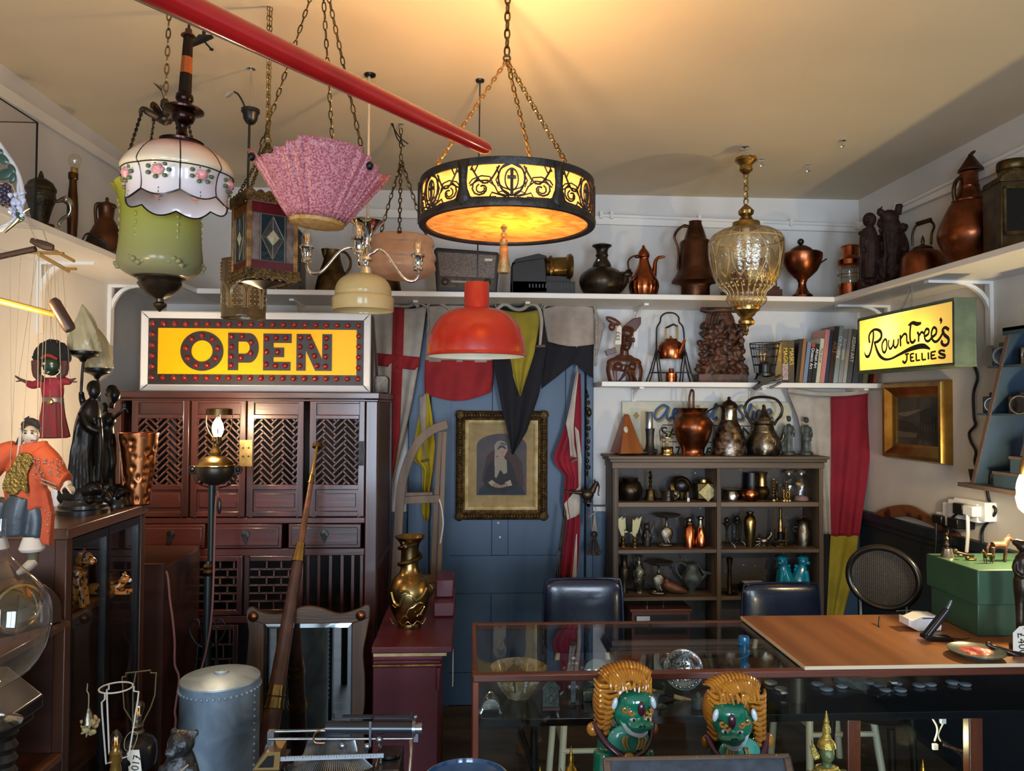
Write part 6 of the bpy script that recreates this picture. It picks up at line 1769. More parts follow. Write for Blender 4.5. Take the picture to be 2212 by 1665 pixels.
eagle('brass eagle with raised wings at the left end of the middle bookcase shelf', 1346, YC, 1)
eagle('brass eagle with raised wings next to the dark imp figure', 1371, YC-.02, -1)
s = it('dark_imp', 'near-black winged imp carving between the eagles and the cobra stand', 'figurine', 1397, YC, z=R2)
b0 = s.y0
o('figure', T([(1397, b0, 0), (1397, 1160, 0), (1397, 1145, 0)], [9, 10, 7], 10, k=3)+E(1396, 1137, -3, 7, 8, 7)+T([(1391, 1131, 0), (1389, 1124, 0)], [2, .5], 6)+T([(1401, 1131, 0), (1404, 1124, 0)], [2, .5], 6)+pr([(1404, 1150), (1412, 1132), (1416, 1122), (1414, 1150), (1406, 1172)], 2, 5)+pr([(1390, 1150), (1384, 1134), (1382, 1126), (1382, 1150), (1388, 1170)], 2, 5)+E(1392, 1156, -7, 4, 8, 4)+E(1402, 1156, -7, 4, 8, 4), DARKFIG, rem=.0022, smo=1)
def cobra(label, x, z, ytop, Y=YC):
 s = it('cobra_stand', label, 'stand', x, Y, z=z, group='cobra stands with dark dishes')
 b0 = s.y0
 o('snake', T([(x+18, b0-4, -4), (x+6, b0-4, -14), (x-14, b0-4, -10), (x-16, b0-4, 2), (x+4, b0-4, 6), (x+6, b0-6, 0), (x+2, b0-16, 0), (x, b0-34, 0)], [1, 3, 3.6, 3.6, 3.6, 3.6, 3, 3], 8, k=4), PEWTER)
 hy = ytop+36
 o('hood', L([(3, 38), (10, 26), (14, 14), (12, 6), (5, 0), (2, -2)], 0, 0, 20, sq=.25).map(lambda a, b, c: (x+a, hy-8+b, c)), PEWTER)
 o('post', L([(3, hy-8), (4, hy-12), (2, hy-16), (3, ytop+8), (5, ytop+5)], x, 0, 12), PEWTER)
 o('dish', L([(6, ytop+6), (24, ytop+4), (30, ytop), (29, ytop-1), (22, ytop+1), (0, ytop+1)], x, 0, 32, fl=9, fa=.02), m('dark_dish', '2a2320', .4, .4, '5a4a38', sc=20))
cobra('pewter cobra stand with a dark dish on the middle bookcase shelf', 1440, R2, 1111)
cobra('pewter cobra stand with a tilted dark dish on the lower bookcase shelf', 1423, R3, 1213, 3.84)
pot('copper_flask', 'straight-sided copper flask with a silver stopper on the middle shelf', 'flask', 1489, R2, [(12, None), (12, 1140), (9, 1136), (7, 1133), (8, 1130)], COPPERB, Y=3.84, more=[('stopper', lambda: L([(8, 1131), (6, 1127), (9, 1124), (9, 1119), (3, 1117)], 1489, 0, 20), SILVER)])
pot('copper_bottle', 'pear-shaped copper bottle with a silver stopper on the middle shelf', 'bottle', 1514, R2, [(8, None), (13, 1178), (14, 1168), (10, 1154), (8, 1144), (9, 1139)], COPPERB, Y=3.83, more=[('stopper', lambda: L([(9, 1140), (5, 1134), (5, 1122), (8, 1119), (8, 1116), (2, 1114)], 1513, 0, 20), SILVER)])
def tstick(label, x, Y):
 s = it('dark_pricket_stick', label, 'candlestick', x, Y, z=R2, group='dark tripod candlesticks')
 b0 = s.y0
 o('stem', L([(3, b0-8), (2, b0-20), (3, b0-24), (2, b0-34), (4, b0-44), (9, b0-50), (9, b0-52), (3, b0-53)], x, 0, 14)+E(x, b0-58, 0, 6, 6, 6), BRONZE)
 o('foot', L([(11, b0-9), (8, b0-11), (3, b0-12)], x, 0, 16)+U(T([(x+9*cos(a), b0-10, 9*sin(a)), (x+16*cos(a), b0-5, 16*sin(a)), (x+17*cos(a), b0, 17*sin(a))], 1.8, 6, k=2) for a in (-.6, 1.5, 3.7)), PEWTER)
tstick('dark tripod candlestick at the left of the right middle shelf', 1570, 3.84)
tstick('dark tripod candlestick beside the slender brass vase', 1592, 3.89)
pot('slender_brass_vase', 'tall slender polished brass vase in the middle of the bookcase', 'vase', 1620, R2, [(8, None), (7, 1182), (9, 1170), (12, 1145), (13, 1125), (10, 1116), (6, 1112), (8, 1108), (8, 1105), (5, 1105)], BRASS, Y=3.84)
s = it('wire_cockerel', 'small pewter cockerel figurine on the right middle shelf', 'figurine', 1651, YC-.02, z=R2)
b0 = s.y0
o('figure', E(1651, b0-12, 0, 10, 8, 7)+T([(1658, b0-16, 0), (1665, b0-24, 0), (1666, b0-28, 0)], [5, 4, 3], 8, k=2)+E(1666, b0-30, 0, 4, 3, 3)+U(E(1640-i, b0-16+5*i, -2+2*i, 9, 2.5, 3, 8).rot(20-22*i, (1642, b0-14+4*i)) for i in range(4))+E(1652, b0-2, 0, 10, 2, 6), PEWTER, rem=.0018)
s = it('brass_microscope', 'brass and black antique microscope on the right middle shelf', 'microscope', 1688, YC-.02, z=R2)
b0 = s.y0
o('foot', bx(1672, 1710, b0-4, b0, -12, 12), BRASSD, bev=.001)
o('tube', L([(5, 1151), (5, 1140), (4, 1138), (4, 1120), (3, 1119), (3, 1099), (4, 1098)], 1686, 0, 18), BRASS)
o('barrel', L([(7, 1165), (7, 1150), (5, 1148)], 1686, 0, 18), BLACKM)
o('stage', bx(1676, 1698, 1164, 1167, -10, 8)+bx(1695, 1699, 1140, b0-3, -2, 3), BRASSD)
o('mirror', L([(6, -1), (6, 1), (0, 1.5)], 0, 0, 16).rot(60, (0, 0, 0), 'x').map(lambda x, y, d: (1686+x, 1172+y, d-2)), SILVER)
pot('milk_churn', 'small pewter milk churn with side handles at the end of the middle shelf', 'churn', 1735, R2, [(14, None), (15, 1180), (17, 1160), (16, 1145), (13, 1137), (14, 1126), (16, 1122), (12, 1121), (4, 1119)], PEWTER, more=[('handle', lambda: ring(1753, 1142, 0, 5, 1.2, 14, 'd')+ring(1718, 1142, 0, 5, 1.2, 14, 'd')+T([(1730, 1121, 0), (1731, 1115, 0), (1740, 1115, 0), (1741, 1121, 0)], 1.2, 6), PEWTER)])
# lower shelf
pot('tall_bronze_vase', 'tall dark bronze vase at the left end of the lower bookcase shelf', 'vase', 1348, R3, [(8, None), (8, 1276), (6, 1272), (10, 1250), (12, 1230), (11, 1226), (8, 1222), (6, 1206), (8, 1200), (6, 1200)], BRONZE)
pot('relief_vase', 'dark bronze vase with silvery relief on the lower bookcase shelf', 'vase', 1380, R3, [(9, None), (7, 1276), (12, 1262), (15, 1245), (13, 1230), (6, 1218), (4, 1208), (8, 1200), (5, 1200)], m('relief_bronze', '4a463c', .35, .8, '8a8878', sc=30, lo=.5, hi=.62, bump=.3), more=[('handle', lambda: T([(1369, 1212, 0), (1372, 1220, 0), (1376, 1224, 0)], 1.5, 6)+T([(1391, 1212, 0), (1388, 1220, 0), (1384, 1224, 0)], 1.5, 6), BRONZE)])
s = it('shoe_last', 'brown wooden shoe last lying on the lower bookcase shelf', 'shoe last', 1459, 3.83, z=R3)
b0 = s.y0
o('last', T([(1438, 1256, 0), (1442, 1262, 0), (1452, 1268, 0), (1468, b0-10, -2), (1482, b0-6, -3)], [8, 11, 11, 9, 4], 14, k=4)+E(1440, 1256, 0, 6, 8, 7), m('last_wood', '6a3a22', .45, 0, '4a2614', sc=12), rem=.002)
s = it('verdigris_ewer', 'grey-green ewer with looped handle and lamp-like spout on the lower shelf', 'ewer', 1492, YC, z=R3)
o('body', L([(14, None), (14, 1280), (7, 1274), (9, 1268), (20, 1256), (22, 1244), (18, 1236), (13, 1226), (12, 1220), (13, 1217), (11, 1216)], 1494, 0, 32, fl=22, fa=.025, fr=(3, 6)), PEWTERG)
o('handle', T([(1484, 1222, 0), (1470, 1215, 0), (1460, 1222, 0), (1464, 1238, 0), (1474, 1250, 0)], 2.6, 8, k=4)+T([(1484, 1214, 0), (1480, 1204, 0), (1476, 1200, 0)], 1.5, 6, k=2), PEWTERG)
o('spout', T([(1512, 1252, 0), (1524, 1242, 0), (1528, 1236, 0)], [5, 4, 3], 8, k=3)+pr([(1512, 1230), (1536, 1236), (1537, 1240), (1520, 1240)], -5, 5)+T([(1506, 1218, 0), (1512, 1226, 0), (1520, 1236, 0)], 1.5, 6, k=2), PEWTERG)
pot('chamber_stick', 'tall old brass candlestick on a round pan, lower right shelf', 'candlestick', 1576, R3, [(19, None), (20, 1286), (18, 1287), (6, 1286), (6, 1280), (4, 1272), (5, 1264), (4, 1226), (5, 1220), (7, 1206), (5, 1204)], BRASSD, Y=3.84)
s = it('note_tray', 'shallow grey tray holding folded white papers on the lower right shelf', 'tray', 1627, 3.85, z=R3)
b0 = s.y0
o('tray', pr([(1604, b0), (1652, b0), (1656, b0-14), (1652, b0-13), (1648, b0-4), (1608, b0-4), (1604, b0-14), (1600, b0-14)], -22, 22), IRON)
o('papers', bx(1606, 1648, b0-9, b0-4, -20, 18)+bx(1608, 1650, b0-22, b0-20, -18, 16), m('folded_paper', 'c8ccd4', .8))
o('stacked_pad', bx(1604, 1650, b0-20, b0-9, -16, 16), BLK)
def dog(label, x, fl):
 s = it('turquoise_lion_dog', label, 'figurine', x, YC-.02, z=R3, group='turquoise lion dogs')
 b0 = s.y0
 X = lambda a: x+fl*a
 t = 1200
 f = lambda q: b0-(b0-t)*q
 g = T([(X(6), f(.08), 0), (X(5), f(.35), 0), (X(-1), f(.6), 0), (X(-4), f(.74), 0)], [15, 15, 12, 9], 12, k=3)
 g = g+E(X(-5), f(.86), -2, 11, 10, 10)+E(X(-12), f(.82), -6, 6, 5, 6)+E(X(-5), f(.94), 0, 12, 5, 10)
 g = g+T([(X(-8), f(.6), -6), (X(-11), f(.3), -8), (X(-12), f(.04), -9)], [6, 5, 5], 8, k=3)+T([(X(-8), f(.6), 6), (X(-11), f(.3), 8), (X(-12), f(.04), 9)], [6, 5, 5], 8, k=3)
 g = g+E(X(8), f(.18), -9, 13, 12, 8)+E(X(2), f(.05), -12, 8, 4, 6)
 for i in range(6):
  g = g+E(X(10+i*1.5), f(.72-.11*i), 2, 4, 4, 4, 8)
 g = g+L([(17, None), (17, b0-3)], X(-1), 0, 16)
 o('body', g, TURQ, rem=.0022, smo=1)
 o('eye', E(X(-13), f(.88), -9, 1.5, 1.5, 1.5, 8)+E(X(-6), f(.88), -12, 1.5, 1.5, 1.5, 8), BLACKM)
dog('turquoise glazed lion dog, left of the pair on the lower bookcase shelf', 1695, 1)
dog('turquoise glazed lion dog, right of the pair on the lower bookcase shelf', 1730, -1)
s = it('jewel_cabinet', 'small dark box chest with a white card in the bottom of the bookcase', 'box', 1420, 3.87, z=.1)
o('chest', bx(1358, 1482, 1310, s.y0, -30, 30)+bx(1354, 1486, 1306, 1312, -33, 33), MAHOG, bev=.002)
o('drawer_front', bx(1364, 1476, 1319, 1360, -31.5, -29), BLACKW)
for x in (1397, 1432):
 o('knob', L([(2, 1306), (3, 1302), (4, 1298)], x, 0, 12), CHROME)
o('card', bx(1368, 1396, 1321, 1345, -33, -32), m('white_card', 'c9cfda', .8))
# ================================================================ glass counter
CNF, CNB, CZ = 2.1, 2.594, .812
cx0, cx1 = P(1021, 1450, CNF).x, 2.06
SZ = .684
s = it('glass_counter', 'long mahogany-framed glass shop counter with a black inner shelf', 'counter', w=((cx0+cx1)/2, 2.35, 0))
r_ = .02
o('top_rail', bx(cx0, cx1, CNF-.006, CNF+r_, CZ-.022, CZ), MAHOG, bev=.004)
o('top_rail', bx(cx0, cx1, CNB-r_, CNB, CZ-.022, CZ), MAHOG, bev=.004)
o('end_rail', bx(cx0, cx0+.014, CNF+r_, CNB-r_, CZ-.022, CZ), MAHOGY, bev=.002)
for y in (CNF, CNB-r_):
 o('corner_post', bx(cx0, cx0+r_*.9, y, y+r_, 0, CZ-.022), MAHOGV, bev=.003)
 o('corner_post', bx(cx1-r_, cx1, y, y+r_, 0, CZ-.022), MAHOGV, bev=.003)
o('top_pane', bx(cx0+.014, cx1-.01, CNF+r_, CNB-r_, CZ-.008, CZ-.003), CASEG)
o('front_pane', bx(cx0+.018, cx1-.02, CNF+.004, CNF+.008, .1, CZ-.022), CASEG)
o('end_pane', bx(cx0+.004, cx0+.008, CNF+r_, CNB-r_, .1, CZ-.022), CASEG)
o('inner_shelf', bx(cx0+.019, cx1-.02, CNF+.012, CNB-.004, SZ-.022, SZ), m('black_shelf_gloss', '0b0b0d', .16, coat=.3), bev=.002)
o('base_rail', bx(cx0, cx1, CNF, CNF+r_, .06, .1)+bx(cx0, cx1, CNB-r_, CNB, .06, .1), MAHOG)
for xa, xb in ((1831, 1860), (2094, 2124)):
 a, b = P(xa, 1600, CNF+.02).x, P(xb, 1600, CNF+.02).x
 o('inner_post', bx(a, b, CNF+.02, CNF+.05, 0, SZ-.022), MAHOGV, bev=.003)
o('support_strut', T([(.2, 2.3, 0), (.2, 2.3, SZ-.022)], .012, 10)+T([(.2, 2.3, .45), (.13, 2.3, SZ-.022)], .008, 8), IRON)
bx0 = P(1737, 1442, CNF).x
s = it('plywood_board', 'loose brown plywood sheet lying over the right half of the glass counter', 'board', w=(1.5, 2.35, CZ))
o('board', bx(bx0, cx1, CNF-.006, CNB+.004, CZ+.001, CZ+.011), PLY)
o('pale_edge', bx(bx0-.0012, bx0, CNF-.0072, CNB+.004, CZ+.001, CZ+.011)+bx(bx0, cx1, CNF-.0075, CNF-.006, CZ+.001, CZ+.011), PLYEDGE)
TZ = CZ+.0115
def on(name, label, cat, x, yb, z, group=None, rz=0):
 """a thing whose base centre is seen at pixel (x, yb) on a surface at height z"""
 return it(name, label, cat, x, Pz(x, yb, z).y, y=yb, group=group, rz=rz)
# things inside the counter on the black shelf
s = on('gilt_bowl', 'large gilt-banded painted porcelain bowl with scalloped rim inside the counter', 'bowl', 1120, 1503, SZ)
o('bowl', Lo(cr([(26, 1503), (30, 1497), (44, 1480), (56, 1458), (62, 1440)], 3)+[(60, 1439), (52, 1460), (34, 1486), (4, 1494)], 1120, 0, 64, fl=16, fa=.012), m('bowl_porcelain', 'b8a88c', .25, 0, '8a7248', sc=24, lo=.45, hi=.55, coat=.3))
for k in range(10):
 a = 2*pi*k/10
 pts = [(1120+r_*1.01*cos(a+q), y, r_*1.01*sin(a+q)) for r_, y in ((44, 1480), (56, 1458), (61, 1443)) for q in (-.14, .14)]
 o('painted_panel', G(pts, [(0, 1, 3, 2), (2, 3, 5, 4)]), m('panel_brown', '6a4e28', .3, .3) if k % 2 else m('panel_white', 'c4c4c4', .3, 0, '5a5a6a', sc=120, lo=.5, hi=.62))
s = on('desk_clip', 'silver footed desk dish with a bow-topped clip inside the counter', 'dish', 1060, 1535, SZ)
o('dish', pr(cr([(1040, 1522), (1048, 1508), (1060, 1504), (1072, 1508), (1080, 1522)], 3)+[(1076, 1526), (1044, 1526)], -16, 16)+U(T([(1060+a*17, 1524, b*12), (1060+a*22, 1535, b*15)], [3, 2], 6) for a in (-1, 1) for b in (-1, 1)), SILVER)
o('clip', T([(1050, 1506, 0), (1060, 1494, 0), (1070, 1506, 0)], 1.6, k=3), CHROME)
s = on('shrine_relief', 'small grey metal shrine plaque with a pointed arch inside the counter', 'plaque', 1190, 1531, SZ)
o('plaque', pr(cr([(1172, 1526), (1173, 1490), (1172, 1484), (1180, 1474), (1190, 1466), (1200, 1474), (1209, 1484), (1206, 1490), (1207, 1526)], 3), -4, 4)+pr(cr([(1182, 1520), (1182, 1494), (1190, 1482), (1198, 1494), (1198, 1520)], 3), -7, -3)+E(1190, 1494, -7, 4, 5, 4)+E(1190, 1508, -7, 7, 9, 4), PEWTERG)
o('plinth', bx(1171, 1208, 1525, 1531, -9, 9), m('plinth_brown', '5a3a34', .6))
s = on('altar_cross', 'ornate glass and silver crucifix on a clear base inside the counter', 'crucifix', 1238, 1522, SZ)
o('cross', bx(1233, 1243, 1440, 1515, -3, 3)+bx(1219, 1259, 1447, 1453, -3, 3)+U(E(x, y, 0, 5, 5, 3, 8) for x, y in ((1238, 1422), (1238, 1434), (1219, 1444), (1225, 1452), (1257, 1444), (1251, 1452), (1230, 1434), (1246, 1434), (1231, 1484), (1245, 1484))), m('cross_silver', 'a9acb4', .2, .6, '7d808a', sc=60))
o('base', bx(1217, 1260, 1517, 1523, -12, 12)+bx(1225, 1252, 1485, 1517, -8, 8), CLEARJ)
s = on('glass_plate', 'pale glass plate propped behind the crucifix inside the counter', 'plate', 1288, 1478, SZ)
o('plate', L([(0, -4), (18, -3), (26, 0), (27, 2), (18, 1), (0, 0)], 0, 0, 36).rot(78, (0, 0, 0), 'x').map(lambda x, y, d: (1288+x, 1451+y, d)), m('pale_glass_plate', '8e9a94', .15, .2, coat=.4))
s = on('small_casket', 'small old metal casket beside the crucifix inside the counter', 'casket', 1272, 1512, SZ)
o('casket', bx(1258, 1292, 1490, 1512, -10, 10), PEWTER, bev=.002)
s = on('silver_plate', 'embossed silver plate upright on a wire stand inside the counter', 'plate', 1475, 1497, SZ)
tp = lambda g: g.rot(76, (0, 0, 0), 'x').map(lambda x, y, d: (1475+x, 1446+y, d))
o('plate', tp(L([(0, -3), (26, -3), (30, -5), (42, -7), (43.5, -6), (30, -2), (26, 1), (0, 1)], 0, 0, 48)), m('plate_silver', 'a8a6a4', .18, 1, '77767a', sc=20, bump=.1))
o('embossing', tp(blobs(5, [(-22, -22), (22, -22), (22, 22), (-22, 22)], 70, 1.5, 3.5, 1).map(lambda x, y, d: (x, -3+d*.8, y)))+tp(U(E(36*cos(k*pi/12), -6, 36*sin(k*pi/12), 2.4, 1.5, 2.4, 6) for k in range(24))), SILVER)
o('stand', T([(1468, 1478, 8), (1466, 1498, -10)], 1, 5)+T([(1482, 1478, 8), (1486, 1498, -10)], 1, 5)+T([(1466, 1498, -10), (1476, 1492, 14), (1486, 1498, -10)], 1, 5), IRON)
s = on('bone_handled_tool', 'ivory-handled tool lying across the black counter shelf', 'tool', 1450, 1510, SZ)
o('handle', T([(1404, 1492, 6), (1422, 1496, 4)], [5, 4.5], 12)+T([(1455, 1504, 0), (1492, 1514, -4)], [5, 5.5], 12), m('ivory_handle', 'b09468', .45))
o('shaft', T([(1422, 1496, 4), (1456, 1504, 0)], 3, 10), BLACKM)
s = on('pewter_inkwell', 'ribbed pewter inkwell with a knobbed lid inside the counter', 'inkwell', 1507, 1528, SZ)
o('pot', L([(13, 1528), (14, 1524), (13, 1521), (14, 1517), (13, 1513), (14, 1509), (10, 1505), (7, 1504), (7, 1500), (3, 1497), (2, 1495)], 1507, 0, 24), PEWTERG)
s = on('pewter_swan', 'small pewter swan ornament on a footed base inside the counter', 'ornament', 1424, 1526, SZ)
o('swan', E(1424, 1498, 0, 12, 8, 7)+T([(1432, 1496, 0), (1436, 1484, 0), (1432, 1476, 0), (1427, 1479, 0)], [3, 2.5, 2.5, 1.5], 8, k=3)+L([(16, 1526), (15, 1523), (5, 1520), (4, 1506)], 1424, 0, 12), PEWTERG, rem=.0016)
s = on('blue_dragon_vase', 'slim bright blue relief vase standing inside the counter', 'vase', 1607, 1478, SZ)
o('vase', L(cr([(16, 1478), (20, 1466), (18, 1452), (10, 1440), (9, 1425), (10, 1400), (12, 1382), (11, 1374)], 3), 1607, 0, 28), m('blue_glaze', '1a6a9a', .2, 0, '12507a', sc=20, coat=.3))
o('relief', T([(1607+11*cos(i*.6), 1438-3*i, 11*sin(i*.6)) for i in range(18)], 2, 6, k=2), m('blue_relief', '2a86b0', .3))
s = on('brass_beaker', 'plain dull brass beaker near the middle of the black counter shelf', 'beaker', 1721, 1512, SZ)
o('beaker', Lo([(19, 1512), (20, 1458), (19, 1458), (18, 1509)], 1721, 0, 32), m('dull_beaker_brass', '5f5746', .35, .9))
one('stone_spatula', 'grey-green flat stone blade lying on the black counter shelf', 'blade', lambda: pr(cr([(1808, 1456), (1830, 1458), (1850, 1470), (1876, 1476), (1878, 1488), (1860, 1492), (1838, 1482), (1822, 1472), (1808, 1470)], 3), -3, 3).rot(-50, (1845, 1490), 'x'), PEWTERG, 1845, Pz(1845, 1490, SZ).y, y=1490)
WSIL = m('watch_silver', 'c4c8d0', .25, .5)
def watch(label, x, y, r=14, i=0):
 s = on('pocket_watch', label, 'watch', x, y, SZ+.001, group='silver pocket watches on the counter shelf')
 o('watch_case', L([(r*.8, y), (r, y-3), (r*.9, y-5), (r*.5, y-6.5), (0.1, y-7)], x, 0, 24), WSIL)
 o('bow', T([(x-r-1, y-3, -2), (x-r-5, y-4, -4), (x-r-6, y-2, 0), (x-r-2, y-2, 2)], 1.2, 6, k=2), CHROME)
for i, (x, y, r, lb) in enumerate(((1665, 1477, 14, 'silver pocket watch nearest the blue vase'), (1687, 1490, 13, 'silver pocket watch with a paper tag left of the brass beaker'), (1767, 1480, 14, 'silver pocket watch right of the brass beaker'), (1785, 1490, 14, 'silver pocket watch left of the stone blade, lower of two'),
                                  (1818, 1484, 12, 'silver pocket watch beside the tip of the stone blade'), (1880, 1477, 12, 'silver pocket watch just right of the stone blade'), (1900, 1483, 13, 'silver pocket watch first in the jumbled middle row'), (1912, 1492, 12, 'silver pocket watch in front of the jumbled row'),
                                  (1936, 1478, 12, 'silver pocket watch second in the jumbled middle row'), (1945, 1492, 13, 'dark-shadowed silver watch in front of the jumbled row centre'), (1985, 1482, 13, 'silver pocket watch third in the jumbled middle row'), (2010, 1480, 12, 'silver pocket watch right of the jumbled row centre'),
                                  (2058, 1476, 14, 'silver pocket watch second from the right end'), (2085, 1480, 12, 'silver pocket watch at the right end of the row'))):
 watch(lb, x, y, r, i)
for x, y, lb in ((1693, 1497, 'tiny white paper tag by the left pair of watches'), (1930, 1475, 'tiny white paper tag among the jumbled watches')):
 one('paper_tag', lb, 'tag', lambda: bx(x-6, x+6, y-3, y, -4, 4), TAGP, x, Pz(x, y, SZ).y-.03, y=y)
one('watch_chain', 'fine silver watch chain curled on the black counter shelf', 'chain', lambda: U(ring(1888+5*i+3*sin(i*2), 1503+2*sin(i*3), 3*cos(i*2), 3.2, .8, 10, 'y', tn=4) for i in range(8)), CHROME, 1905, Pz(1905, 1505, SZ+.004).y, y=1505)
# lit cable under the shelf
s = it('light_cable', 'white cable with a small inline switch hanging under the counter shelf', 'cable', 2025, 2.32, z=.3)
o('flex', T([(2008, s.yz(SZ-.022), 0), (2012, 1540, 0), (2024, 1565, 0), (2026, 1580, 0), (2020, 1600, 0)], 2, 6, k=4)+T([(2040, 1560, 0), (2028, 1585, 0), (2033, 1600, 0)], 1.6, 6, k=3), WHITECORD)
o('switch', bx(2032, 2044, 1528, 1562, -4, 4), m('switch_plastic', 'a8b4c0', .4, em=.15, emc='c0d0ff'), bev=.002)
o('drop', T([(2038, 1528, 0), (2038, s.yz(SZ-.022), 0)], 1.6, 6), WHITECORD)
o('plug', bx(2016, 2026, 1606, 1618, -3, 3), WHITEP)
light('case_light', 'POINT', tuple(P(1960, 1590, 2.3)), 2.2, (1, .86, .45), .03)
# on the plywood
s = on('card_terminal', 'white card payment terminal on the plywood sheet', 'card reader', 1995, 1361, TZ)
o('body', pr([(1959, 1350), (1959, 1334), (1967, 1337), (1988, 1328), (2022, 1329), (2030, 1350), (2028, 1360), (1980, 1361)], -8, 30), WHITEP, bev=.002)
o('slot', bx(1988, 2018, 1332, 1334, -9, -7), BLK)
s = on('charging_stand', 'black folding stand with a silver-tipped arm on the plywood sheet', 'stand', 2025, 1384, TZ)
o('base', pr([(1995, 1378), (1998, 1370), (2056, 1376), (2058, 1384), (2045, 1386), (1998, 1380)], -6, 16), BLK, bev=.002)
o('arm', band([(2001, 1374), (2048, 1316)], 14, -4, 8, 2), BLK, bev=.002)
o('arm_tip', T([(2046, 1318, 2), (2053, 1306, 2), (2057, 1297, 2)], [4, 4, 3], 10), m('arm_tip_metal', '6a7270', .3, .7))
o('arm_ridge', T([(2002, 1370, -5), (2045, 1316, -5)], 1.2, 6), m('grey_ridge', '7a7c80', .4))
o('lead', T([(2058, 1380, 4), (2085, 1384, 8), (2105, 1384, 14)], 1.3, 6, k=3), RUBBER)
one('dark_pen', 'short dark metal pen lying on the plywood sheet', 'pen', lambda: T([(1894, 1352, -8), (1908, 1336, 14)], 2, 8)+E(1894, 1352, -8, 3, 3, 3, 8), IRON, 1900, Pz(1900, 1351, TZ).y, y=1351)
one('terminal_cable', 'thin grey cable looping behind the white card reader', 'cable', lambda: T([(1942, 1322, 10), (1960, 1318, 0), (1990, 1320, -4), (2030, 1334, -8), (2035, 1352, -14), (2030, 1360, -20)], 1.2, 6, k=4), m('grey_cable', '6a6c70', .5), 1990, Pz(1990, 1345, TZ).y+.05, y=1345)
s = on('green_plate', 'grey-green plate with a red patterned napkin on it', 'plate', 2109, 1418, TZ)
o('plate', L([(26, 1418), (28, 1416), (48, 1409), (54, 1405), (54, 1403), (46, 1407), (0, 1413)], 2109, 0, 40), m('plate_glaze', '4f5c52', .3, 0, '35403a', sc=30))
s2 = s
one('red_napkin', 'crumpled red and orange patterned napkin lying in the plate', 'napkin', lambda: sheet(lambda u, v: (2109+(u-.5)*72+6*sin(7*v), 1408-9*sin(pi*u)*sin(pi*v)-3*noise.noise(V((u*6, v*6, 0)))-2*abs(sin(9*u+4*v)), (v-.5)*60+5*sin(8*u)), 20, 20), m('red_napkin_print', 'c03a34', .5, 0, 'd87a68', sc=160, lo=.55, hi=.7, coat=.2), 2109, Pz(2109, 1412, TZ).y, y=1412, sol=.001)
# green box and what stands on it
gz0, gz1 = TZ, 1.035
s = it('green_box', 'green painted lidded metal box at the right end of the counter', 'box', w=(1.78, 2.46, gz0))
o('base', bx(1.612, 1.97, 2.34, 2.585, gz0, gz1-.1), GREENB, bev=.003)
o('lid', bx(1.602, 1.98, 2.325, 2.597, gz1-.11, gz1), GREENB, bev=.004)
s = on('desk_bell', 'small silver hand bell with a turned handle at the left end of the green box', 'bell', 2047, 1203, gz1)
o('bell_cup', L([(14, 1203), (13, 1200), (10, 1190), (9, 1184), (3, 1182)], 2047, 0, 24), m('bell_metal', '9a8e80', .25, 1))
o('bell_handle', L([(3, 1183), (6, 1176), (4, 1170), (6, 1163), (3, 1158), (4, 1153), (1, 1150)], 2044, 0, 14), BRONZE)
def horse(name, label, x, yb, h_, mt, fl=1, thick=1):
 s = on(name, label, 'figurine', x, yb, gz1)
 k = h_/60
 q = lambda a, b, d=0: (x+fl*a*k, yb-b*k, d*k)
 g = T([q(-16, 36), q(-4, 37), q(10, 36)], [9*k*thick, 8*k*thick, 9*k*thick], 12, k=3)
 g = g+T([q(10, 38), q(16, 48), q(22, 54)], [8*k, 6*k, 4.5*k], 10, k=3)+T([q(20, 54), q(28, 48), q(31, 42)], [4.5*k, 3.4*k, 2.2*k], 8, k=3)
 for a, d in ((-18, -4), (-14, 5), (9, -5), (13, 4)):
  g = g+T([q(a, 34, d), q(a+1, 18, d), q(a-1, 1, d)], [4.5*k, 2.8*k, 2.4*k], 8, k=2)
 g = g+T([q(-23, 40), q(-28, 30), q(-27, 18)], [2.5*k, 3*k, 1.5*k], 8, k=2)
 o('body', g, mt, rem=.0018, smo=1)
 o('mane', U(E(*q(12+2.2*i, 48+2.4*i), 3*k, 4*k, 2*k, 6) for i in range(5)), mt)
horse('carved_horse', 'pale brown carved wooden horse standing on the green box', 2160, 1213, 58, CARVEDL)
horse('bronze_pony', 'small dark bronze pony in front of the carved wooden horse', 2134, 1217, 30, BRASSD, -1)
one('carved_pipe', 'dark carved pipe lying on the green box behind the bell', 'pipe', lambda: T([(2062, 1192, 4), (2082, 1197, 0), (2102, 1200, -2)], [4, 4, 3], 10, k=3)+E(2066, 1190, 4, 6, 5, 5), BRONZE, 2082, Pz(2082, 1203, gz1).y, y=1202)
one('brass_scrap', 'little dark brass trinket on the green box between bell and pony', 'trinket', lambda: E(2098, 1208, 0, 12, 3, 6)+E(2090, 1205, 0, 5, 4, 4)+E(2078, 1200, 6, 6, 2.5, 4), BRASSD, 2098, Pz(2098, 1210, gz1).y, y=1210)
s = it('bronze_statuette', 'dark bronze standing nude statuette with a paper price tag at its foot', 'statuette', 2206, 2.2, z=TZ)
b0 = s.y0
g = L([(22, None), (22, b0-12), (16, b0-18)], 2206, 0, 20)+T([(2202, b0-16, 0), (2203, 1340, -2), (2205, 1300, 0), (2208, 1270, 0), (2207, 1248, 0)], [6, 8, 10, 15, 14], 12, k=3)+T([(2214, b0-16, 0), (2214, 1340, 0), (2213, 1300, 0), (2212, 1270, 0)], [6, 8, 10, 13], 12, k=3)
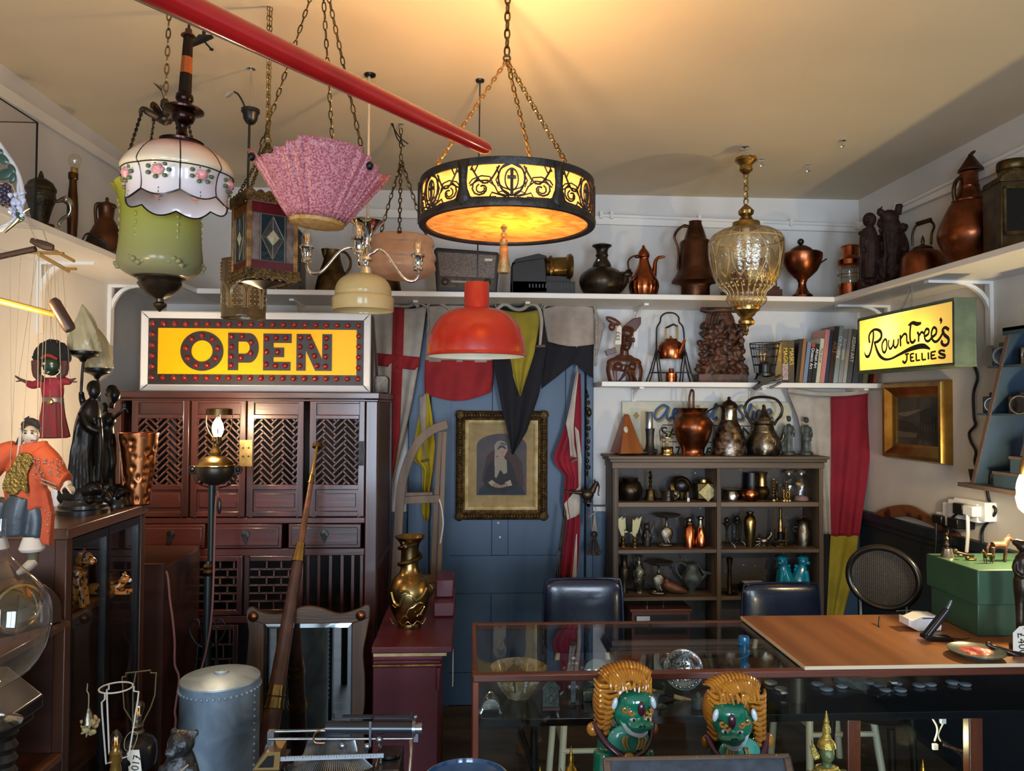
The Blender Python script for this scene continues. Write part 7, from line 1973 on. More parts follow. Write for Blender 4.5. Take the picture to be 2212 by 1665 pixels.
g = g+T([(2208, 1252, 0), (2206, 1230, 0), (2210, 1205, 0), (2210, 1192, 0)], [13, 11, 13, 5], 12, k=3)+E(2208, 1178, -2, 10, 13, 11)+E(2203, 1172, 4, 10, 8, 9)
g = g+T([(2198, 1208, 0), (2190, 1225, -3), (2192, 1236, -10), (2202, 1244, -14)], [5, 4.5, 4, 3], 8, k=3)
o('figure', g, BRONZE, rem=.003, smo=1)
tg = o('price_tag', pr([(2168, 1358), (2182, 1344), (2198, 1342), (2206, 1358), (2204, 1408), (2168, 1404)], -28, -27), TAGP)
txt('£400', 2186, 1380, -28.6, 24, INK, par=tg, rot=(90, 84, 0), ext=.0001, shear=.1)
o('tag_string', T([(2190, 1350, -28), (2196, 1338, -26), (2208, 1336, -20)], .8, 5, k=3), THREAD)
one('bronze_lizard', 'dark bronze lizard-like ornament lying at the right edge of the plywood', 'ornament', lambda: T([(2136, 1394, 6), (2150, 1398, 0), (2170, 1404, -4), (2190, 1412, -8), (2214, 1416, -8)], [3, 6, 6, 9, 8], 10, k=3)+E(2140, 1392, 6, 7, 5, 5), BRONZE, 2175, Pz(2175, 1412, TZ).y, y=1416, rem=.0024)
# ---------------------------------------------------------------- chairs behind the counter
def chair(label, xs, Y, lean):
 xa, xb, xc, xd = xs
 s = it('vinyl_chair', label, 'chair', (xa+xb)/2, Y, z=0, group='navy vinyl chairs behind the counter')
 xm, hw = (xa+xb)/2, (xb-xa)/2
 yt_ = 1246 if lean == 0 else 1256
 yb = s.yz(.52)
 out = cr([(xm-hw, yb), (xm-hw+1, yt_+50), (xm-hw*.95, yt_+12), (xm-hw*.82, yt_+2), (xm, yt_), (xm+hw*.82, yt_+1), (xm+hw*.95, yt_+10), (xm+hw, yt_+50), (xm+hw+3, yb)], 5)
 sg_ = lambda v, e: (abs(v)**e)*(1 if v >= 0 else -1)
 bk_ = G()
 for i in range(25):
  t = pi*i/24
  for k in range(48):
   a = 2*pi*k/48
   rr_ = sin(t)**.55
   bk_.v.append((xm+(hw-1)*rr_*sg_(cos(a), .32), (yt_+yb)/2+((yb-yt_)/2-2)*rr_*sg_(sin(a), .32), -1+13*cos(t)))
 bk_.f = [(i*48+k, i*48+(k+1) % 48, i*48+48+(k+1) % 48, i*48+48+k) for i in range(24) for k in range(48)]
 o('backrest', bk_, VINYL, sm=60)
 o('piping', T([(x, y, -1) for x, y in out], 2.4, 6), VINYL)
 ys = s.yz(.47)
 o('seat', pr(cr([(xm-hw, -170), (xm+hw, -170), (xm+hw*1.05, -90), (xm+hw, 0), (xm-hw, 0), (xm-hw*1.05, -90)], 3, True), 0, 24).map(lambda x, y, d: (x, ys+d-8, y)), VINYL, bev=.01)
 for a, d in ((-1, -165), (1, -165), (-1, 5), (1, 5)):
  o('leg', T([(xm+xc+a*xd*.84, ys+14, d*.85), (xm+xc+a*xd*1.1, s.y0, d*1.1)], 7, 10), TUBEW)
 o('stretcher', U(T([(xm+xc+a*xd*.95, ys+95, -158), (xm+xc+a*xd*.95, ys+95, 0)], 5, 8) for a in (-1, 1))+T([(xm+xc-xd*.97, ys+110, -160), (xm+xc+xd*.97, ys+110, -160)], 5, 8)+T([(xm+xc-xd*.9, ys+40, -158), (xm+xc+xd*.9, ys+40, -158)], 5, 8), TUBEW)
 o('back_stay', U(T([(xm+a*hw*.6, yb-10, 4), (xm+a*hw*.7, ys+16, 0)], 5, 8) for a in (-1, 1)), TUBEW)
chair('navy vinyl backed chair in front of the left bookcase column', (1172, 1344, 0, 66), 3.15, 0)
chair('navy vinyl backed chair in front of the right bookcase column', (1602, 1772, 55, 68), 3.3, 1)
s = it('oval_backed_chair', 'black chair with an oval pierced cane back beside the green box', 'chair', 1905, 2.82, z=0, rz=-46)
ov = lambda r0, r1, q=0: [(1910+r0*cos(2*pi*i/40), 1243+r1*sin(2*pi*i/40), q) for i in range(40)]
tl_ = lambda g: g.rot(0, (1910, 1243))
o('back_hoop', T(ov(70, 66), 7, 10, True), BLACKW)
cg = G()
for i in range(-15, 16):
 w = math.sqrt(max(0, 1-(i/16)**2))
 cg = cg+bx(1910-66*w, 1910+66*w, 1243+i*4-.8, 1243+i*4+.8, -1, 1)+bx(1910+i*4.1-.9, 1910+i*4.1+.9, 1243-62*w, 1243+62*w, -1, 1)
o('cane_panel', cg, m('dark_cane', '4a443c', .3, coat=.4))
o('seat', L([(62, s.yz(.46)), (66, s.yz(.45)), (62, s.yz(.43))], 1914, -66, 32), BLACKW)
for a, d in ((-1, -140), (1, -140), (-1, -10), (1, -10)):
 o('leg', T([(1910+a*55, s.yz(.44), d), (1910+a*66, s.y0, d*1.1+3)], [8, 6], 10), BLACKW)
o('back_post', U(T([(1910+a*40, s.yz(.45), -5), (1910+a*46, 1290, 0)], 6, 8) for a in (-1, 1)), BLACKW)
# ---------------------------------------------------------------- right wall
def wl(pts, X0, X1):
 """outline seen in pixels on the plane x=X0, pushed back to X1 (world metres)"""
 q = [Px(x, y, X0) for x, y in pts]
 n = len(q)
 g = G([tuple(p) for p in q]+[(X1, p.y, p.z) for p in q])
 g.f = [tuple(range(n)), tuple(range(n, 2*n))[::-1]]+[(i, (i+1) % n, n+(i+1) % n, n+i) for i in range(n)]
 return g
K7 = lambda pts: [(1700+x/3.965, 1000+y/3.965) for x, y in pts]
one('boomerang', 'long two-tone wooden boomerang resting on the right-hand dado rail', 'boomerang', lambda: wl(cr(K7([(725, 465), (770, 415), (850, 380), (960, 358), (1060, 365), (1130, 400), (1230, 460), (1320, 530), (1400, 565), (1465, 610), (1460, 640), (1380, 620), (1280, 560), (1200, 515), (1100, 478), (1000, 455), (900, 465), (800, 485), (740, 478)]), 3, True), 2.068, 2.082), m('boomerang_wood', '7a4a28', .35, 0, '3a2014', sc=5, lo=.5, hi=.55), w=(2.075, 2.9, 1.0), bev=.003)
s = it('small_painting', 'dark landscape painting in a broad gilt frame on the right wall', 'picture', w=(2.098, 3.255, 1.58, 0), rz=-90)
ya, yb = Px(1921, 900, 2.09).y, Px(2054, 900, 2.09).y
zt_, zb_ = Px(2052, 820, 2.09).z, Px(2058, 1005, 2.09).z
hw, hh = (ya-yb)/2, (zt_-zb_)/2
s.o.location = (2.099, (ya+yb)/2, (zt_+zb_)/2)
o('frame', frame4(-hw, hw, -hh, hh, .075, [(0, .0), (0, -.03), (.12, -.05), (.35, -.05), (.7, -.028), (.85, -.022), (1, -.018), (1, 0)]), m('broad_gilt', 'a07c3c', .3, .9, '84602a', sc=10, bump=.05), sm=25)
iw, ih = hw-.074, hh-.074
pc = o('canvas', bx(-iw, iw, -ih, ih, -.012, -.004), m('dark_sky_paint', '4c443c', .5, 0, '2e2822', sc=10, dist=1))
o('painted_hill', pr([(-iw, ih*.05), (-iw*.3, -ih*.05), (iw*.3, -ih*.5), (iw, -ih*.4), (iw, -ih*.95), (-iw, -ih*.5)], -.0126, -.012), m('hill_paint', '2c261f', .5), par=pc)
o('painted_lake', pr([(-iw, -ih*.45), (0, -ih*.5), (-iw*.05, -ih*.7), (-iw, -ih*.72)], -.013, -.0126), m('lake_paint', '5a5142', .5), par=pc)
o('painted_trees', U(bx(iw*(.15+.13*i), iw*(.15+.13*i)+.004, -ih*.5, ih*(.4-.04*i), -.0135, -.0126) for i in range(6))+E(iw*.5, ih*.2, -.012, iw*.4, ih*.35, .001, 12), m('tree_paint', '221c17', .5), par=pc)
o('painted_cloud', pr(cr([(-iw*.95, ih*.3), (-iw*.3, ih*.42), (iw*.2, ih*.5), (-iw*.2, ih*.3), (-iw*.6, ih*.18)], 3, True), -.013, -.0126), m('cloud_paint', '6e6456', .5), par=pc)
# illuminated shop sign
SX = 1.80
s = it('jellies_sign', "lit yellow Rowntree's Jellies lightbox sign hung from the right shelf", 'sign', w=(SX, 3.178, 1.82, 0), rz=-90)
yl_, yr_ = Px(1853, 750, SX).y, Px(2061, 720, SX).y
z1_, z0_ = Px(2060, 642, SX).z, Px(2062, 791, SX).z
s.o.location = (SX, (yl_+yr_)/2, (z1_+z0_)/2)
hw, hh = (yl_-yr_)/2, (z1_-z0_)/2
ct = s.o.location.copy()
o('case', bx(-hw, hw, hh-.012, hh, 0, .088)+bx(-hw, hw, -hh, -hh+.012, 0, .088)+bx(-hw, -hw+.012, -hh+.012, hh-.012, 0, .088)+bx(hw-.012, hw, -hh+.012, hh-.012, 0, .088)+bx(-hw, hw, -hh, hh, .083, .088), SIGNG, bev=.002)
pn = o('lit_panel', bx(-hw+.012, hw-.012, -hh+.014, hh-.014, .003, .005), m('lit_cream_panel', 'f8dc84', .4, tl=.65, em=.55))
def K6(pts):
 out = []
 for x, y in pts:
  p = Px(1700+x/3.965, 620+y/3.965, SX)
  out.append((ct.y-p.y, p.z-ct.z, .001))
 return out
def stroke(pts, w, k=5):
 ws = w if isinstance(w, list) else [w]*len(pts)
 g = T(K6(pts), [a*.00125 for a in ws], 8, k=k)
 return g.map(lambda x, y, d: (x, y, .002+(d-.001)*.1))
SG = [([(733, 358), (737, 420), (728, 480), (715, 545), (695, 592), (672, 590), (657, 552)], [4, 6, 6, 6, 6, 5, 2]),
      ([(705, 478), (698, 430), (715, 385), (755, 362), (798, 382), (804, 428), (775, 465), (740, 474)], [6, 6, 5, 5, 7, 7, 6, 4]),
      ([(745, 472), (768, 545), (795, 592), (835, 618), (890, 612), (960, 576), (1035, 538), (1110, 512), (1170, 506), (1222, 530)], [5, 7, 7, 5, 4, 5, 7, 9, 9, 3]),
      ([(836, 442), (812, 485), (814, 540), (832, 560), (850, 520), (850, 462), (836, 442)], 5),
      ([(868, 452), (866, 500), (880, 530), (902, 500), (911, 450), (910, 500), (926, 518), (946, 488), (950, 440)], 4.5),
      ([(966, 408), (969, 508)], 5), ([(968, 445), (998, 402), (1020, 412), (1024, 470), (1044, 478)], 4.5),
      ([(1060, 300), (1050, 380), (1053, 458), (1075, 474), (1096, 448)], 5), ([(1035, 328), (1072, 306), (1110, 316), (1145, 308)], [3, 6, 7, 4]),
      ([(1110, 388), (1123, 405), (1122, 470)], 5), ([(1124, 422), (1148, 386), (1166, 396)], 4.5),
      ([(1172, 424), (1205, 402), (1210, 366), (1188, 360), (1172, 400), (1180, 450), (1205, 464), (1234, 436)], 4.5),
      ([(1234, 432), (1270, 402), (1275, 362), (1252, 346), (1233, 392), (1242, 450), (1272, 468), (1306, 436), (1340, 372)], 4.5),
      ([(1306, 272), (1318, 288), (1310, 314)], [6, 5, 2]), ([(1382, 366), (1352, 346), (1327, 370), (1346, 410), (1378, 440), (1375, 482), (1345, 500), (1320, 478), (1326, 456)], [6, 5, 5, 6, 6, 5, 5, 6, 5]),
      ([(1022, 572), (1022, 620), (1004, 648), (985, 632)], 4.5), ([(1006, 576), (1040, 570)], 3),
      ([(1054, 572), (1056, 636)], 4.5), ([(1054, 574), (1084, 568)], 3), ([(1055, 604), (1078, 600)], 3), ([(1056, 636), (1088, 630)], 3),
      ([(1102, 566), (1104, 630)], 4.5), ([(1104, 630), (1136, 624)], 3), ([(1152, 562), (1154, 624)], 4.5), ([(1154, 624), (1186, 618)], 3), ([(1206, 558), (1208, 620)], 4.5),
      ([(1230, 556), (1232, 616)], 4.5), ([(1230, 558), (1270, 550)], 3), ([(1231, 586), (1262, 580)], 3), ([(1232, 616), (1276, 608)], 3),
      ([(1348, 548), (1318, 542), (1296, 556), (1318, 574), (1346, 582), (1344, 602), (1314, 606), (1292, 596)], [4, 3.5, 4, 4.5, 4.5, 4, 3.5, 4])]
o('lettering', U(stroke(p, w, 3 if len(p) < 3 else 4) for p, w in SG), m('sign_black_paint', '221a0c', .5), par=pn)
o('hanging_cord', U(T([(a, hh, .02), (a*.4+.02, hh+.06, .03), (.01, 2.056-ct.z, .04)], .004, 6, k=2) for a in (-.03, .04)), ROPE)
p = ct+V((.045, .02, .03))
for dy, dz, e in ((.06, .03, 7), (.22, -.02, 1.2), (-.2, -.02, 1.2)):
 light('sign_lamp', 'POINT', (ct.x+.045, ct.y+dy+.05, ct.z+dz), e, (1, .93, .7), .025)
one('sign_cable', 'wavy black cable running down the wall from the lit yellow sign', 'cable', lambda: T([tuple(Px(x, y, 2.085)) for x, y in ((2104, 787), (2112, 815), (2103, 850), (2104, 900), (2107, 918), (2094, 935), (2098, 955), (2108, 975), (2106, 1000), (2118, 1030), (2130, 1052), (2138, 1085), (2151, 1105), (2124, 1140), (2122, 1170), (2128, 1195))], .006, 8, k=4), RUBBER, w=(2.085, 3.0, 1.1))
# stepped shelf with cameras
s = it('stepped_shelf', 'blue stepped wall shelf with braided edges holding old cameras', 'shelf', w=(2.1, 2.7, 1.24))
BLUED = m('faded_blue_shelf_paint', '2a3c50', .5, 0, '22323f', sc=6)
BRD = m('braided_edging', '57423c', .8, 0, '3a2c2a', sc=200, bump=.6)
XF_ = 1.945
A_, B2 = Px(2105, 1044, XF_), Px(2184, 714, XF_)
def sl(y0, z0, y1, z1, x0, x1, w):
 return G([(x, y+d_, z) for x in (x0, x1) for y, z in ((y0, z0), (y1, z1)) for d_ in (0, w)], [(0, 1, 3, 2), (4, 6, 7, 5), (0, 4, 5, 1), (2, 3, 7, 6), (0, 2, 6, 4), (1, 5, 7, 3)])
o('side_board', sl(A_.y, A_.z, B2.y, B2.z, XF_, 2.098, .012), BLUED)
o('side_braid', sl(A_.y-.002, A_.z, B2.y-.002, B2.z, XF_-.005, XF_, .017), BRD)
yn = A_.y-(B2.y-A_.y)*0
bz = A_.z
o('bottom_plank', bx(XF_-.03, 2.098, 1.9, Px(2072, 1044, XF_-.03).y, bz-.014, bz), BLUED)
o('bottom_braid', bx(XF_-.036, XF_-.03, 1.9, Px(2072, 1044, XF_-.03).y, bz-.015, bz+.001), BRD)
pls = []
for yp, nm in ((893, 'middle_plank'), (789, 'upper_plank')):
 z = Px(2160, yp, XF_).z
 t = (z-A_.z)/(B2.z-A_.z)
 yy = A_.y+(B2.y-A_.y)*t
 o(nm, bx(XF_, 2.098, 1.95, yy, z-.008, z), BLUED)
 o(nm, bx(XF_-.005, 2.06, yy+.012, yy+.075, z-.008, z), BLUED)
 pls.append((yy, z))
o('top_plank', bx(XF_-.01, 2.098, 1.95, B2.y+.03, B2.z, B2.z+.012)+bx(XF_-.01, XF_, 1.95, B2.y+.03, B2.z-.015, B2.z+.012), BLUED)
st1, st2 = Px(2140, 1017, XF_), Px(2176, 985, XF_)
o('step', bx(XF_+.01, 2.098, 1.95, st1.y, bz, st1.z)+bx(XF_+.01, 2.098, 1.95, st2.y, st1.z, st2.z), BLUED)
o('step_braid', bx(XF_+.004, XF_+.01, 1.95, st1.y, st1.z-.01, st1.z)+bx(XF_+.004, XF_+.01, 1.95, st2.y, st2.z-.01, st2.z), BRD)
def camera_(label, x, y, z, mtb, r_, ln_, w=.05, h_=.07, rz=0, dx=-1, mtl=BLK):
 """a small camera: body with a lens looking along -X (into the room) or -Y"""
 s = it('old_camera', label, 'camera', w=(x, y, z, 0), rz=rz, group='old cameras on the blue shelf')
 o('camera_body', bx(-w, w, .0, h_*.8, 0, .035)+bx(-w*.35, w*.35, h_*.8, h_, .004, .03), mtb, bev=.004)
 ls = o('lens', L([(r_, 0), (r_, -ln_*.4), (r_*1.15, -ln_*.45), (r_*1.15, -ln_), (r_*.9, -ln_-.001)], 0, 0, 24).map(lambda a, b, c: (a, h_*.4+c, b)), mtl)
 o('lens_glass', L([(r_*.8, -ln_-.0012), (0, -ln_-.0015)], 0, 0, 20).map(lambda a, b, c: (a, h_*.4+c, b)), m('coated_lens', '0a0a10', .05), par=ls)
 o('lens_ring', ring(0, h_*.4, -ln_-.001, r_*1.0, .0015, 24, 'd'), CHROME, par=ls)
 o('dial', L([(.009, h_*.8), (.009, h_*.86), (.007, h_*.88)], w*.7, .017, 16), CHROME)
 return s
yy, z = pls[1]
camera_('black camera with a long lens on the outer ledge level with the sign base', 1.99, yy+.06, z, m('grey_camera_body', '4a4640', .5), .032, .05, w=.034, h_=.09, rz=-35)
camera_('chrome-topped black camera on the upper plank at the right edge', 2.0, yy-.085, z, m('chrome_camera', '8a8478', .35, .6), .024, .03, w=.05, h_=.08, rz=-70, mtl=CHROME)
yy, z = pls[0]
camera_('small black camera on the outer ledge below the long-lensed one', 1.99, yy+.055, z, m('black_camera_body', '2a2826', .5), .026, .04, w=.032, h_=.08, rz=-35)
camera_('large black camera with a wide lens on the middle plank', 2.0, yy-.1, z, m('satin_camera_body', '3c3a38', .45, .3), .032, .04, w=.055, h_=.08, rz=-60)
camera_('silver-fronted box camera standing on the upper step', 2.0, st2.y-.055, st2.z, m('silver_camera_front', 'a09478', .35, .6), .017, .02, w=.03, h_=.09, rz=-50, mtl=CHROME)
one('lens_barrel', 'silver and black camera lens standing on the bottom plank inside the shelf', 'lens', lambda: sw(G([], []))+U(L([(.022, 0), (.022, .006*i+.006)], 0, 0, 28).map(lambda a, b, c: (a*(1 if i % 2 else .93), c*(1 if i % 2 else .93), b)) for i in range(7)).map(lambda x, y, d: (2.0+x, st1.y+.045+y, bz+d)), m('lens_silver_black', '8a8474', .3, .8, '2a2826', sc=60), w=(2.0, st1.y+.045, bz))
one('lens_hood', 'flared dark lens on the far end of the bottom plank', 'lens', lambda: L([(.018, 0), (.02, .01), (.026, .045), (.027, .05), (.02, .05)], 0, 0, 24).map(lambda a, b, c: (1.985+a, A_.y+.05+c, bz+b)), m('dark_lens_metal', '4a423c', .4, .6), w=(1.985, A_.y+.05, bz))
s = it('globe_light', 'glowing spiral light bulb at the right edge below the blue shelf', 'bulb', 2210, 2.45, y=1110)
o('glowing_bulb', L(cr([(6, 1022), (12, 1040), (14, 1055), (13, 1066), (15, 1075), (13, 1086), (10, 1098), (1, 1108)], 3), 2212, 0, 20), m('warm_glow', 'fff0c0', .3, em=9, emc='ffd888'))
o('bulb_holder', L([(7, 1026), (8, 1012), (6, 1000), (2, 990)], 2212, 0, 16), BRASS)
o('flex', T([(2212, 992, 0), (2216, 900, 0), (2222, s.yz(ZS-.025), 0)], 1.5, 6), BLK)
light('right_bulb', 'POINT', tuple(P(2196, 1065, 2.40)), 15, (1, .76, .38), .03)
# sockets and plugs
def wbox(x0, x1, y0, y1, dp):
 a, b = Px(x0, (y0+y1)/2, XR-dp), Px(x1, (y0+y1)/2, XR-dp)
 ym = (a.y+b.y)/2
 z0 = 1.55+(Px((x0+x1)/2, y1, XR-dp).z-1.55)
 z1 = 1.55+(Px((x0+x1)/2, y0, XR-dp).z-1.55)
 return bx(XR-dp, XR, b.y, a.y, z0, z1)
s = it('wall_socket', 'white double wall socket box with plugs on the right wall', 'socket', w=(2.1, 2.9, 1.15))
o('box', wbox(2060, 2128, 1079, 1120, .05), WHITEP, bev=.004)
o('faceplate', wbox(2048, 2110, 1083, 1122, .056), WHITEP, bev=.002)
o('adaptor', wbox(2036, 2060, 1086, 1136, .04), WHITEP, bev=.003)
o('black_plug', wbox(2057, 2077, 1087, 1111, .085), BLK, bev=.004)
o('black_plug', wbox(2045, 2067, 1119, 1141, .08), BLK, bev=.004)
o('white_plug', wbox(2078, 2101, 1091, 1115, .085), WHITEP, bev=.006)
o('cover_box', wbox(2022, 2046, 1107, 1130, .03), WHITEP, bev=.003)
o('black_plug', wbox(2012, 2032, 1112, 1132, .06), BLK, bev=.006)
o('white_lead', T([tuple(Px(x, y, 2.02)) for x, y in ((2090, 1112), (2091, 1150), (2088, 1192))], .007, 8, k=3), WHITEP)
o('black_lead', T([tuple(Px(x, y, 2.03)) for x, y in ((2022, 1130), (2022, 1160), (2020, 1195), (2016, 1260))], .006, 8, k=3)+T([tuple(Px(x, y, 2.03)) for x, y in ((2066, 1110), (2052, 1125), (2048, 1150), (2056, 1165), (2050, 1190))], .005, 8, k=3), RUBBER)
# things hung right of the door
s = it('bird_oil_lamp', 'bronze bird-shaped oil lamp on an iron bracket right of the door frame', 'oil lamp', 1272, 3.82, y=1092)
g = E(1268, 1068, 0, 15, 13, 12)+T([(1256, 1064, 0), (1236, 1063, 0), (1219, 1061, 0)], [6, 2.5, 2], 8, k=2)+T([(1278, 1062, 0), (1286, 1046, 0), (1288, 1040, 0)], [8, 5, 4], 10, k=3)+T([(1288, 1040, 0), (1294, 1050, 0), (1292, 1068, 0), (1295, 1070, 0)], [3, 2, 1.6, 1.5], 8, k=3)+T([(1284, 1040, 0), (1285, 1033, 0)], [3, .6], 6)+L([(9, 1084), (6, 1080), (8, 1078)], 1271, 0, 14)
o('bird', g, BRONZE, rem=.0028, smo=1)
o('bracket', bx(1268, 1310, 1090, 1094, -2, 2)+bx(1268, 1274, 1084, 1140, -2, 2)+bx(1268, 1274, 1088, 1092, -2, 70), IRON)
s = it('rusty_keys', 'bunch of rusty old keys tied together below the bird lamp', 'keys', 1283, 3.82, y=1205)
o('string', U(T([(1284, 1108, 0), (1280+3*i, 1148, 0)], .9, 5) for i in range(4))+T([(1270, 1120, 0), (1280, 1110, 0), (1288, 1104, 0), (1284, 1091, 0)], 1, 5, k=3), THREAD)
KM = m('rusty_key_iron', '3f332c', .7, .5, '241d19', sc=40)
for i in range(9):
 a = (i-4)*4.2
 d_ = (i % 3-1)*4
 q = lambda g: g.rot(-a, (1283, 1148))
 o('key', q(ring(1283, 1154, d_, 5, 1.5, 12, 'd', 6, 4)+T([(1283, 1160, d_), (1283, 1200, d_)], 1.6, 6)+bx(1283, 1288, 1192+i % 3, 1198+i % 2, d_-1, d_+1)), KM)
one('bell_chain', 'slender dark iron chain of old fittings down the right door frame', 'chain', lambda: T([(1268, 850, 0), (1270, 950, 0), (1272, 1034, 0)], 1.4, 6)+U(E(1269+(i % 2)*2, 855+14*i, 0, 3+(i*7 % 3), 5, 3, 8) for i in range(13))+E(1272, 890, 0, 6, 10, 5)+T([(1268, 850, 0), (1268, 842, 10)], 2, 6), BRONZE, 1270, 3.915, y=1034)
s = it('long_brush', 'long dark twig brush with a thin brass-tipped handle left of the bunched flag', 'brush', 1204, 3.78, z=0)
o('handle', T([(1219, 1098, 0), (1216, 1120, 0), (1208, 1190, 0)], [2, 2.4, 2.4], 8)+L([(3, 1112), (4, 1106), (2, 1098)], 1218, 0, 12), BRASSD)
o('bristles', U(T([(1208+.4*i, 1188, (i % 3-1)*2), (1202+1.4*i, 1240, (i % 3-1)*5), (1196+2*i, s.y0, (i % 3-1)*7)], 1.6, 5, k=2) for i in range(-3, 5)), DARKFIG)
# ================================================================ display cabinet on the left
LX, LF, LB, LT_ = -1.073, 2.105, 2.60, 1.212
WX = -1.545
s = it('display_cabinet', 'dark walnut display cabinet with glass doors and a lower open wing on the left', 'cabinet', w=(-1.3, 2.3, 0))
o('top', bx(WX, LX+.006, LF-.006, LB+.004, LT_-.03, LT_), WALNUT, bev=.003)
o('side_panel', bx(WX, LX-.03, LF, LF+.018, .06, LT_-.03), BROWNWOOD)
o('side_panel', bx(WX, LX-.03, LB-.018, LB, .06, LT_-.03), BROWNWOOD)
for y0 in (LF, LB-.03):
 o('corner_stile', bx(LX-.03, LX, y0, y0+.03, 0, LT_-.03), WALNUTV, bev=.002)
zs1 = Px(187, 1312, LX-.03).z
o('inner_shelf', bx(WX, LX-.035, LF+.02, LB-.02, zs1-.015, zs1), WALNUT)
o('inner_shelf', bx(WX, LX-.035, LF+.02, LB-.02, .5, .515), WALNUT)
o('back_board', bx(WX, WX+.01, LF, LB, .05, LT_-.03), BROWNWOOD)
ym = (LF+LB)/2
for y0, y1 in ((LF+.032, ym-.002), (ym+.002, LB-.032)):
 d_ = o('door', bx(LX-.022, LX-.004, y0, y0+.012, .09, LT_-.035)+bx(LX-.022, LX-.004, y1-.012, y1, .09, LT_-.035)+bx(LX-.022, LX-.004, y0+.012, y1-.012, LT_-.06, LT_-.035)+bx(LX-.022, LX-.004, y0+.012, y1-.012, .09, .13), BLACKW)
 o('door_pane', bx(LX-.014, LX-.011, y0+.012, y1-.012, .13, LT_-.06), CASEG, par=d_)
o('plinth', bx(WX, LX-.01, 1.66, LB, 0, .06), BROWNWOOD)
zs2 = Px(150, 1338, LX).z
o('wing_shelf', bx(WX, LX, 1.66, LF-.001, zs2-.02, zs2), WALNUT, bev=.002)
o('wing_shelf', bx(WX, LX, 1.66, LF-.001, .60, .62), WALNUT, bev=.002)
o('wing_back', bx(WX, WX+.01, 1.66, LF, .06, zs2+.16), BROWNWOOD)
o('wing_end', bx(WX, LX, 1.66, 1.68, .06, zs2-.02), BROWNWOOD)
o('wing_door', bx(LX-.016, LX-.002, 1.685, LF-.002, .06, .60)+bx(LX-.002, LX+.003, 1.73, LF-.045, .11, .55), WALNUTV, bev=.003)
s = it('mantel_clock', 'walnut oval mantel clock with a pale dial on the open wing of the left cabinet', 'clock', w=(LX-.066, 1.975, zs2, 0), rz=58)
o('case', pr(cr([(-.115, .012), (-.11, .07), (-.06, .125), (0, .14), (.06, .125), (.11, .07), (.115, .012)], 4), -.025, .035), WALNUTV, bev=.004)
o('plinth', bx(-.13, .13, 0, .012, -.035, .045), WALNUT)
o('bezel', L([(.058, -.03), (.06, -.034), (.054, -.036), (.052, -.032)], 0, 0, 40).map(lambda x, y, d: (x, .075+d, y)), BRASSB)
o('dial', L([(.052, -.031), (0, -.0315)], 0, 0, 32).map(lambda x, y, d: (x, .075+d, y)), m('silvered_dial', '9a9278', .3, .4))
o('hand', bx(-.0015, .0015, .075, .108, -.0335, -.0325)+bx(0, .022, .0735, .0765, -.0335, -.0325), BLK)
def cheetah(label, x, yb, Y, sc, lying):
 s = it('spotted_cat', label, 'figurine', w=(x, Y, zs1, 0), rz=8, group='spotted china cats')
 k = sc
 q = lambda *p: tuple(a*k for a in p)
 if lying:
  g = T([q(-.6, .25, 0), q(-.1, .28, 0), q(.5, .3, 0)], [.24*k, .26*k, .22*k], 14, k=3)+E(*q(.75, .62, -.05), .2*k, .19*k, .2*k)+T([q(.5, .35, 0), q(.7, .55, 0)], [.2*k, .15*k], 10)+T([q(.4, .1, -.2), q(1.0, .08, -.2)], .09*k, 8)+T([q(.4, .1, .15), q(1.0, .08, .15)], .09*k, 8)+T([q(-.6, .2, -.1), q(-1.0, .08, -.25), q(-.6, .06, -.4)], .06*k, 8, k=3)
  hd = (.75, .62)
 else:
  g = T([q(-.3, .3, 0), q(-.1, .7, 0), q(.1, 1.1, 0)], [.36*k, .3*k, .22*k], 14, k=3)+E(*q(.2, 1.35, 0), .23*k, .23*k, .22*k)+E(*q(.4, 1.28, 0), .13*k, .11*k, .13*k)+T([q(.1, .9, -.15), q(.25, .05, -.15)], [.13*k, .09*k], 8)+T([q(.1, .9, .15), q(.25, .05, .15)], [.13*k, .09*k], 8)+E(*q(-.2, .2, -.25), .3*k, .2*k, .14*k)
  hd = (.2, 1.35)
 for e_ in (-1, 1):
  g = g+E(*q(hd[0]-.05, hd[1]+.2, e_*.14), .07*k, .09*k, .05*k, 8)
 o('body', g, m('spotted_glaze', 'b46e2c', .25, 0, '2a1a10', sc=95, lo=.58, hi=.62, det=0, coat=.3), rem=.0035, smo=1)
 o('muzzle', E(*q(hd[0]+.16, hd[1]-.07, 0), .1*k, .08*k, .1*k), m('cat_muzzle', 'cbbfa8', .3))
 o('eye', U(E(*q(hd[0]+.18, hd[1]+.06, e_*.1), .03*k, .03*k, .03*k, 8) for e_ in (-1, 1)), BLK)
cheetah('spotted china leopard sitting upright behind the cabinet glass', -1.13, 0, 2.27, .105, 0)
cheetah('spotted china leopard lying in front of the sitting one behind the glass', -1.12, 0, 2.43, .075, 1)
